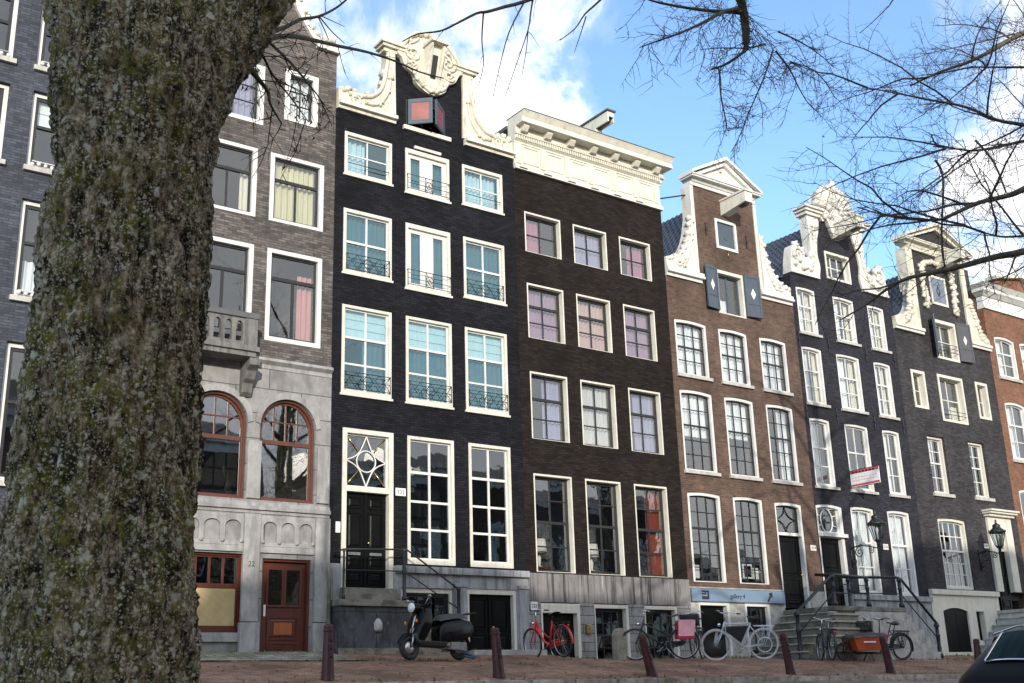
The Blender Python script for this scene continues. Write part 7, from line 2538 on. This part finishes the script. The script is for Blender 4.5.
def smooth3(pts, n=3):
    P_ = [Vector(p) for p in pts]
    out = []
    for i in range(len(P_) - 1):
        p0, p1, p2, p3 = P_[max(0, i - 1)], P_[i], P_[i + 1], P_[min(len(P_) - 1, i + 2)]
        for k in range(n):
            t = k / n
            out.append(0.5 * ((2 * p1) + (p2 - p0) * t + (2 * p0 - 5 * p1 + 4 * p2 - p3) * t * t + (3 * p1 - p0 - 3 * p2 + p3) * t ** 3))
    out.append(P_[-1])
    return out
T1={
 'c1':[(1.57,4.0,4.05),(1.72,4.1,4.23),(1.92,4.3,4.43),(2.15,4.5,4.59),(2.38,4.7,4.74),(2.72,5,4.97),(3.01,5.2,5.11),(3.31,5.4,5.23),(3.55,5.5,5.31)],
 'c2':[(1.64,4.1,4.18),(1.77,4.2,4.33),(1.92,4.3,4.48),(2.03,4.4,4.61),(2.17,4.5,4.73),(2.3,4.6,4.87),(2.37,4.6,4.95),(2.51,4.7,5.15)],
 'c2a':[(2.17,4.5,4.73),(2.25,4.6,4.75),(2.33,4.7,4.76)],
 'c2b':[(2.18,4.5,4.73),(2.25,4.5,4.67),(2.37,4.6,4.7)],
 'c2c':[(2.19,4.5,4.74),(2.47,4.8,4.94)],
 'c3':[(1.67,4.1,4.21),(1.72,4.1,4.16),(1.77,4.1,4.08),(1.9,4.2,4.06),(2.04,4.3,4.02)],
 'c4':[(1.6,4.0,4.06),(1.6,3.95,3.99),(1.64,3.95,3.95),(1.71,4,3.93),(1.72,4,3.88),(1.82,4.1,3.86)],
 'c5':[(1.74,4.1,4.24),(1.95,4.3,4.29),(2.14,4.5,4.33),(2.24,4.6,4.34),(2.36,4.7,4.27)],
 'limbR':[(1.21,4.0,3.92),(1.47,4.0,4.14),(1.67,4.0,4.36),(1.93,4.1,4.72)],
 'stub':[(2.24,5.0,7.2),(4.25,5.5,7.51),(6.51,6.0,7.88),(7.28,6.2,7.77),(7.49,6.3,7.57),(7.53,6.35,7.32)],
 's1':[(7.4,6.25,7.6),(7.06,6.4,7.58),(6.58,6.5,7.54),(6.43,6.6,7.61)],
 's2':[(7.34,6.25,7.62),(7.07,6.2,7.45),(6.76,6.2,7.22),(6.47,6.2,7.02),(6.18,6.2,6.84),(5.99,6.2,6.72)],
 's3':[(7.55,6.35,7.31),(7.41,6.4,7.18),(7.34,6.5,7.13),(7.3,6.6,7.13),(7.34,6.55,7.12),(7.28,6.5,6.8),(7.32,6.5,6.53),(7.33,6.5,6.47),(7.53,6.5,6.54)],
 's4':[(7.96,6.35,7.42),(8.21,6.4,7.31),(8.44,6.5,7.24),(8.56,6.5,7.1),(8.69,6.5,7.04)],
 's4b':[(7.91,6.35,7.45),(7.96,6.35,7.42)],
 's5':[(7.92,6.35,7.42),(7.72,6.3,7.09),(7.42,6.2,6.69),(7.28,6.2,6.46),(7.15,6.2,6.22),(7.02,6.2,6.02)],
 's6':[(7.96,6.3,7.61),(8.15,6.2,7.51),(8.44,6.2,7.46),(8.64,6.2,7.38)],
 's7':[(7.75,6.3,7.4),(7.49,6.3,7.27),(7.13,6.3,7.15),(6.94,6.4,7.12)],
 's8':[(8.22,6.4,7.41),(8.66,6.5,7.53),(9.0,6.6,7.55),(9.29,6.7,7.47)],
 'ov1':[(6.51,6.0,7.88),(5.52,6.0,7.19),(4.67,6.0,6.59),(4.43,6.0,6.44),(4.27,6.0,6.34),(4.17,6.0,6.29),(3.99,6.0,6.14),(3.85,6.0,6.03),(3.66,6,5.94),(3.54,6,5.84)],
 'h1':[(4.23,6.0,6.31),(4.21,6.0,6.08),(4.22,6.0,5.88),(4.17,6.0,5.69)],
 'h2':[(4.61,6.0,6.54),(4.46,6.0,6.23),(4.37,6.0,5.93),(4.3,6.0,5.65)],
 'h3':[(4.7,6.0,6.61),(4.67,6.0,6.46),(4.64,6.0,6.31),(4.52,6.0,5.98),(4.4,6.0,5.66)],
 'h4':[(4.64,6.0,6.31),(4.62,6.0,6.15),(4.57,6.0,5.91)],
 'h5':[(5.87,6.0,7.42),(5.39,6.0,6.85),(5.22,6.0,6.66),(5.11,6.0,6.49),(4.95,6.0,6.33)],
 'h6':[(5.23,6.0,6.64),(5.16,6.0,6.45),(5.09,6.0,6.27)],
 'h7':[(9.65,6.5,9.48),(10.24,6.6,9.08),(10.47,6.6,9.06),(10.06,6.6,8.65),(9.74,6.6,8.37)],
}
T2={
 'L1':[(14.95,5.6,7.08),(12.64,5.8,6.35),(11.28,6.0,5.89),(10.88,6.1,5.78),(10.56,6.3,5.68),(10.4,6.4,5.63),(10.03,6.6,5.54),(9.9,6.8,5.45),(9.83,7.0,5.34),(9.59,7.2,5.17)],
 'L2':[(14.17,5.5,8.22),(12.28,5.7,7.12),(11.32,5.9,6.6),(11.13,6,6.51),(10.72,6.1,6.37),(10.32,6.2,6.17),(10.22,6.3,6.13),(9.94,6.6,6.2),(9.57,6.8,6.31)],
 'L3':[(18.94,6.2,13.1),(15.3,6.4,10.72),(13.57,6.7,9.75),(12.99,6.8,9.38),(12.49,6.9,9.07),(12.04,7.1,8.86),(11.68,7.3,8.65)],
 'L4':[(15.93,6.2,9.7),(14.29,6.4,9.32),(13.2,6.6,9.06),(12.52,6.9,8.99)],
 'L5':[(14.39,5.8,7.85),(13.47,6.2,7.94),(12.74,6.5,8.05),(12.31,6.6,8.04),(12.0,6.8,8.22),(11.5,7.0,8.27),(11.0,7.2,8.32),(10.83,7.4,8.42)],
 'L6':[(14.64,5.8,8.5),(13.51,6.2,8.07),(12.67,6.5,7.81),(11.97,6.7,7.58),(11.62,6.8,7.55),(11.49,7.0,7.63)],
 'L6b':[(11.97,6.7,7.58),(11.81,6.7,7.44),(11.43,6.8,7.18),(11.13,6.9,6.93)],
 'L7':[(12.98,5.4,6.37),(11.74,5.6,6.04),(10.96,5.8,5.93),(10.77,6.0,5.96),(10.55,6.2,6.11)],
 'V1':[(10.51,6.4,6.94),(10.61,6.4,6.75),(10.42,6.4,6.05),(10.38,6.4,5.66)],
 'V2':[(11.03,6.2,7.24),(11.15,6.1,6.97),(11.12,6.0,6.55)],
 'V3':[(11.09,6.0,5.8),(10.94,6.0,5.61),(10.95,6.1,5.49)],
 'V4':[(10.02,6.6,5.53),(9.78,6.8,5.44),(9.72,7,5.47),(9.6,7.2,5.44)],
}
CAMW = [[0.8113, 0.14979, 0.56511], [-0.5839, 0.25573, 0.77049], [-0.0291, -0.95507, 0.29494]]
CLOUDS = [((.443, .723, .53), .05, .965), ((.53, .70, .48), .07, .985), ((.522, .72, .457), .10, .994), ((.404, .756, .515), .02, .98), ((.83, .47, .28), .16, .972), ((.77, .53, .34), .02, .985), ((.712, .48, .513), .07, .985), ((.61, .66, .45), .04, .988), ((.66, .60, .40), -.10, .95), ((.62, .62, .50), -.05, .97), ((.73, .54, .43), -.08, .97),
          ((.62, -.70, .30), .085, .80), ((.30, -.80, .52), .12, .72), ((.80, -.45, .32), .09, .88), ((-.3, -.7, .6), .10, .75)]  # unseen clouds behind the camera, added to whiten fill light and pane reflections
SKYSTR, SUNSTR, EXPO = 0.15, 2.0, 1.2
CLOUDV = 4.3
SKYTINT = (0.74, 0.88, 1.04)
def tree_near():
    tr = thing('elm_tree', 'huge mossy lichen covered elm trunk filling the left foreground', 'tree', (1.17, 4.0, .34), 'street elms along the canal')
    rnd = random.Random(12)
    main = ([(1.20, 4.0, .1), (1.19, 4.0, 1.2), (1.19, 4.0, 1.62), (1.165, 4, 1.98), (1.157, 4, 2.37), (1.165, 4, 2.76), (1.18, 4, 3.19), (1.19, 4, 3.4), (1.18, 4, 3.73), (1.12, 4.02, 4.1), (1.02, 4.05, 4.6), (.85, 4.1, 5.4)],
            [.43, .325, .308, .295, .284, .286, .287, .267, .262, .25, .22, .18])
    right = ([(1.22, 4.0, 3.3), (1.30, 3.98, 3.72), (1.42, 3.97, 4.02), (1.62, 3.97, 4.42), (1.9, 4.05, 4.95), (2.1, 4.3, 5.8), (2.3, 4.7, 7.0)], [.2, .2, .175, .145, .125, .11, .09])
    left = ([(1.14, 4.0, 3.4), (1.05, 4.0, 3.9), (.95, 4.0, 4.2), (.7, 4.0, 4.8), (.3, 4.1, 5.6)], [.22, .19, .16, .14, .11])
    back = ([(1.2, 4.1, 3.6), (1.25, 4.25, 4.3), (1.5, 4.6, 5.6), (1.9, 5.0, 7.1)], [.2, .18, .15, .12])
    trunk_mesh([main, right, left, back], .0115, .03, 'trunk', 'bark', tr)
    # crown limbs above the frame
    tops = [[(2.3, 4.7, 7.0), (3.0, 5.2, 7.4), (4.2, 5.6, 7.65)], [(.85, 4.1, 5.4), (.5, 4.0, 7.5), (.2, 3.5, 10.0)], [(1.9, 5.0, 7.1), (2.2, 5.6, 9.5), (2.6, 6.0, 12.0)], [(.3, 4.1, 5.6), (-1.0, 4.6, 7.5), (-2.2, 5.0, 9.5)]]
    for t, r0 in zip(tops, (.075, .16, .11, .1)):
        p = smooth3(t)
        MB().tube(p, [r0 * (1 - .6 * i / (len(p) - 1)) for i in range(len(p))], 8).build('limb', 'limb', tr)
    tw, lf = MB(), MB()
    paths = {}
    st = smooth3(T1['stub'])
    paths['stub'] = st
    k = len(st) - 1
    m = MB().tube(st, [.05, .05, .05] + [.05 - .012 * i / k for i in range(3, k - 1)] + [.036, .02], 9)
    for _ in range(260):     # moss tufts on the hanging stub
        i = rnd.randrange(k - 6, k)
        c = st[i] + (st[i + 1] - st[i]) * rnd.random()
        d = Vector((rnd.gauss(0, 1), rnd.gauss(0, 1), rnd.gauss(0, 1))).normalized()
        m.tube([c + d * .03, c + d * rnd.uniform(.045, .075)], [.006, .002], 3, cap=False)
    m.build('limb', 'limb', tr)
    R0 = {'c1': (.016, .004), 'c2': (.013, .004), 'c2a': (.004, .002), 'c2b': (.004, .002), 'c2c': (.003, .0015), 'c3': (.009, .002), 'c4': (.018, .003), 'c5': (.008, .002),
          's1': (.024, .006), 's2': (.02, .005), 's3': (.016, .004), 's4': (.011, .003), 's5': (.010, .003), 's6': (.01, .003), 's7': (.011, .003), 's8': (.008, .003),
          'ov1': (.02, .004), 'h1': (.007, .002), 'h2': (.007, .002), 'h3': (.008, .002), 'h4': (.005, .002), 'h5': (.012, .003), 'h6': (.006, .002), 'h7': (.014, .003)}
    for key, (a, b) in R0.items():
        paths[key] = limb(T1, key, a, b, tr, 'twig' if a < .012 else 'limb', 7, 'branch')
    for key in ('c1', 'c2', 'c3', 'c4', 'c5'):
        low = key in ('c3', 'c4', 'c5')
        twigs(tw, lf, paths[key], .006, rnd, .075 if low else .16, .08, .34 if low else .2, 1, .35 if low else .02, .05, .8)
    for key in ('s1', 's2', 's3', 's4', 's5', 's6', 's7', 's8'):
        twigs(tw, lf, paths[key], .006, rnd, .055, .12, .5, 1, .08, .03, .8)
    twigs(tw, lf, paths['stub'][-8:], .006, rnd, .05, .25, .75, 1, .08, .02, .9)
    for key in ('ov1', 'h1', 'h2', 'h3', 'h4', 'h5', 'h6', 'h7'):
        twigs(tw, None, paths[key], .004, rnd, .24, .04, .2, 0, 0, .07, .7)
    twigs(tw, None, smooth3(tops[3]), .006, rnd, .3, .4, 1.4, 1, 0, .02)
    twigs(tw, None, smooth3(tops[1]), .006, rnd, .3, .4, 1.6, 1, 0, .02)
    tag(tw.build('twigs', 'twig', tr), kind='stuff')
    tag(lf.build('dead_leaves', 'deadleaf', tr), kind='stuff')
    return tr

def tree_right():
    tr = thing('elm_tree', 'bare elm whose twiggy branches reach in from the right edge', 'tree', (20.6, 5.0, .45), 'street elms along the canal')
    rnd = random.Random(31)
    main = ([(20.6, 5, .1), (20.6, 5, 1.5), (20.55, 5, 3.5), (20.4, 5, 5.2)], [.45, .33, .3, .28])
    forks = [([(20.5, 5, 4.6), (19.9, 4.9, 6.0), (18.8, 5.0, 8.0), (18.0, 5.2, 11)], [.22, .18, .14, .08]),
             ([(20.5, 5, 4.8), (21.3, 5.2, 6.5), (22.5, 5.0, 9.0), (23.2, 4.6, 12)], [.22, .18, .13, .07]),
             ([(20.5, 5, 4.9), (20.5, 5.8, 7), (20.3, 6.6, 10), (20.0, 7.2, 13)], [.2, .17, .12, .06]),
             ([(20.5, 5, 4.6), (20.6, 4.0, 6.6), (20.9, 2.6, 9.0), (21.2, 1.6, 12)], [.2, .16, .12, .06])]
    boughs = []
    lead = ([(20.5, 5, 4.6), (20.6, 5.05, 7.5), (20.55, 5.1, 11), (20.75, 5.1, 14.5), (20.9, 5.2, 18)], [.27, .24, .20, .14, .06])
    trunk_mesh([main, lead] + forks, .03, .02, 'trunk', 'bark', tr, 5)
    for k in range(16):
        z = 6.5 + k * .65
        a_ = k * 2.4
        d_ = Vector((math.cos(a_), .5 * math.sin(a_), .75))
        q = jitter_path((20.6, 5.08, z), d_, rnd.uniform(3.0, 5.0), 8, rnd, .16, 0)
        MB().tube(q, [.10 * (1 - .85 * i / 8) for i in range(9)], 6).build('limb', 'limb', tr)
        boughs.append(q)
    tw, lf = MB(), MB()
    # long limbs that run out over the street towards the frame
    link = {'L1': (19.9, 4.9, 6.0), 'L2': (19.6, 4.93, 6.6), 'L3': (18.8, 5.0, 8.2), 'L4': (18.9, 5.0, 7.9), 'L5': (19.2, 5.0, 7.3), 'L6': (19.1, 5.0, 7.5), 'L7': (19.95, 4.9, 5.9)}
    R0 = {'L1': (.06, .007), 'L2': (.055, .006), 'L3': (.06, .01), 'L4': (.05, .008), 'L5': (.042, .005), 'L6': (.04, .006), 'L6b': (.016, .005), 'L7': (.03, .006), 'V1': (.014, .01), 'V2': (.014, .01), 'V3': (.012, .006), 'V4': (.013, .004)}
    for key, (a, b) in R0.items():
        T = dict(T2)
        if key in link:
            T[key] = [link[key]] + T2[key]
        p = limb(T, key, a, b, tr, 'limb' if a > .02 else 'twig', 7, 'branch')
        vis = p if key not in link else p[4:]
        dense = {'L3': .12, 'L4': .13, 'L5': .12, 'L6': .13, 'L2': .13, 'L7': .14, 'L6b': .12, 'V1': .13, 'V2': .13, 'V3': .13}.get(key, .10)
        long_ = {'L1': .55, 'V4': .5}.get(key, 1.0)
        twigs(tw, lf, vis, .008, rnd, dense, .15, long_, 2 if key in ('L3', 'L5') else 1, .012, .015, .85, (-.15, .0, .05))
        if key in ('L3', 'L4', 'L5', 'L2', 'L6', 'L7'):   # secondary boughs
            for _ in range(6):
                i = rnd.randrange(len(vis) // 4, len(vis))
                d = Vector((rnd.uniform(-1, .1), rnd.uniform(-.5, .8), rnd.uniform(-.6, .8)))
                q = jitter_path(vis[i], d, rnd.uniform(.8, 1.9), 7, rnd, .2, .02)
                tw.tube(q, [.014 * (1 - .75 * k / 7) for k in range(8)], 5, cap=False)
                twigs(tw, lf, q, .006, rnd, .09, .12, .6, 1, .012, .02, .85, (-.1, 0, 0))
    for f in forks:
        twigs(tw, None, smooth3(f[0]), .02, rnd, .22, .6, 2.6, 2, 0, .02, .9)
    for q in boughs:
        twigs(tw, None, q, .02, rnd, .22, .4, 1.8, 1, 0, .0, .9)
    tag(tw.build('twigs', 'twig', tr), kind='stuff')
    tag(lf.build('dead_leaves', 'purpleleaf', tr), kind='stuff')
    return tr

def tree_other():
    tr = thing('elm_tree', 'bare elm along the quay mirrored in the window panes', 'tree', (0, 0, .3), 'street elms along the canal')
    rnd = random.Random(77)
    main = ([(0, 0, -.2), (0, 0, 1.5), (.05, 0, 3.5), (0, 0, 5.0)], [.42, .31, .28, .26])
    forks = [([(0, 0, 4.4), (-.7, .1, 6.0), (-2.0, .4, 8.5), (-3.0, .6, 12)], [.2, .17, .12, .06]),
             ([(0, 0, 4.6), (.8, .3, 6.5), (2.0, .5, 9.0), (2.8, .2, 12.5)], [.2, .17, .12, .06]),
             ([(0, 0, 4.7), (.1, .9, 7), (.2, 1.8, 10), (0, 2.4, 13)], [.19, .16, .11, .05]),
             ([(0, 0, 4.6), (.1, -.9, 6.6), (.3, -2.2, 9.0), (.6, -3.0, 12)], [.19, .16, .11, .05])]
    trunk_mesh([main] + forks, .04, .02, 'trunk', 'bark', tr, 9)
    tw = MB()
    for f in forks:
        p = smooth3(f[0])
        for _ in range(12):
            i = rnd.randrange(3, len(p))
            q = jitter_path(p[i], (rnd.uniform(-1, 1), rnd.uniform(-1, 1), rnd.uniform(-.1, .8)), rnd.uniform(1.5, 3.5), 6, rnd, .2, 0)
            tw.tube(q, [.035 * (1 - .8 * k / 6) for k in range(7)], 5, cap=False)
            twigs(tw, None, q, .01, rnd, .25, .3, 1.3, 1, 0, .02)
    tag(tw.build('twigs', 'twig', tr), kind='stuff')
    return tr

tree_near()
tree_right()
to = tree_other()
for k, (x, y, rz) in enumerate(((41.0, 4.8, 0), (60.0, 4.6, 130), (-17.0, 4.2, 80), (9.0, -14.5, 40), (28.0, -14.8, 200), (48.0, -14.6, 300), (-8.0, -14.6, 100))):
    o = to if k == 0 else copy_tree(to)
    o.location = (x, y, .3)
    o.rotation_euler = (0, 0, R(rz))

# ================================================================== SKY, SUN, CAMERA
SUN_EL, SUN_AZ = 14.5, 28.0          # the sun stands low behind the viewpoint, to its left
az = R(SUN_AZ)
to_sun = Vector((-math.sin(az) * math.cos(R(SUN_EL)), -math.cos(az) * math.cos(R(SUN_EL)), math.sin(R(SUN_EL))))
w = bpy.data.worlds.new('World')
scene.world = w
w.use_nodes = True
nt = w.node_tree
nt.nodes.clear()
out = nt.nodes.new('ShaderNodeOutputWorld')
bg = nt.nodes.new('ShaderNodeBackground')
sky = nt.nodes.new('ShaderNodeTexSky')
sky.sky_type = 'NISHITA'
sky.sun_disc = False
sky.sun_elevation = R(SUN_EL)
sky.sun_rotation = math.atan2(to_sun.x, to_sun.y)
sky.air_density = 1.0
sky.dust_density = 0.6
sky.ozone_density = 1.5
tc = nt.nodes.new('ShaderNodeTexCoord')
vec = tc.outputs['Generated']
sp = N(nt, 'ShaderNodeSeparateXYZ')
L(nt, vec, sp.inputs[0])
# clouds lie on a flat layer: project the view direction on to it
zc = N(nt, 'ShaderNodeMath', operation='MAXIMUM')
L(nt, sp.outputs['Z'], zc.inputs[0])
zc.inputs[1].default_value = 0.06
dv = N(nt, 'ShaderNodeVectorMath', operation='DIVIDE')
cz = N(nt, 'ShaderNodeCombineXYZ')
for i_ in ('X', 'Y', 'Z'):
    L(nt, zc.outputs[0], cz.inputs[i_])
L(nt, vec, dv.inputs[0])
L(nt, cz.outputs[0], dv.inputs[1])
n1 = noise_fac(nt, dv.outputs[0], 1.1, 9.0, 0.60, 0.35)
n2 = noise_fac(nt, vec, 6.5, 9.0, 0.62, 0.35)
ad = N(nt, 'ShaderNodeMath', operation='MULTIPLY_ADD')
L(nt, n1, ad.inputs[0])
ad.inputs[1].default_value = 0.3
half = N(nt, 'ShaderNodeMath', operation='MULTIPLY')
L(nt, n2, half.inputs[0])
half.inputs[1].default_value = 0.7
L(nt, half.outputs[0], ad.inputs[2])
acc = ad.outputs[0]
for (d, amt, lo) in CLOUDS:
    dt = N(nt, 'ShaderNodeVectorMath', operation='DOT_PRODUCT')
    L(nt, vec, dt.inputs[0])
    dt.inputs[1].default_value = Vector(d).normalized()
    mr = N(nt, 'ShaderNodeMapRange', interpolation_type='SMOOTHSTEP')
    mr.inputs['From Min'].default_value = lo
    mr.inputs['From Max'].default_value = 1.0
    mr.inputs['To Max'].default_value = amt
    L(nt, dt.outputs['Value'], mr.inputs['Value'])
    a2 = N(nt, 'ShaderNodeMath', operation='ADD')
    L(nt, acc, a2.inputs[0])
    L(nt, mr.outputs['Result'], a2.inputs[1])
    acc = a2.outputs[0]
dens = ramp(nt, acc, [(0.47, 0.03), (0.53, 0.16), (0.61, 0.97)])
shade = ramp(nt, n2, [(0.3, (CLOUDV * .70, CLOUDV * .76, CLOUDV * .86)), (0.60, (CLOUDV * 1.05, CLOUDV * 1.05, CLOUDV * 1.05))])
sk = mixc(nt, 1.0, sky.outputs['Color'], SKYTINT, 'MULTIPLY')
col = mixc(nt, dens, sk, shade)
L(nt, col, bg.inputs['Color'])
bg.inputs['Strength'].default_value = SKYSTR
L(nt, bg.outputs[0], out.inputs['Surface'])

sd = bpy.data.lights.new('sun', 'SUN')
sd.energy = SUNSTR
sd.angle = R(0.5)
sd.color = (1.0, 0.92, 0.80)
so_ = bpy.data.objects.new('sun', sd)
COL.objects.link(so_)
so_.location = (-20, -40, 40)
so_.rotation_euler = to_sun.to_track_quat('Z', 'Y').to_euler()

cd = bpy.data.cameras.new('camera')
cam = bpy.data.objects.new('camera', cd)
COL.objects.link(cam)
cd.sensor_width = 36.0
cd.lens = 36.0 * 1140 / 1024
cd.clip_start = .05
cd.clip_end = 3000
W_ = CAMW
cam.matrix_world = Matrix(((W_[0][0], -W_[0][1], -W_[0][2], 0), (W_[1][0], -W_[1][1], -W_[1][2], 0), (W_[2][0], -W_[2][1], -W_[2][2], 1.5), (0, 0, 0, 1)))
scene.camera = cam
vs_ = scene.view_settings
vs_.view_transform = 'Standard'
vs_.look = 'None'
vs_.exposure = EXPO
vs_.gamma = 1.0
scene.display_settings.display_device = 'sRGB'
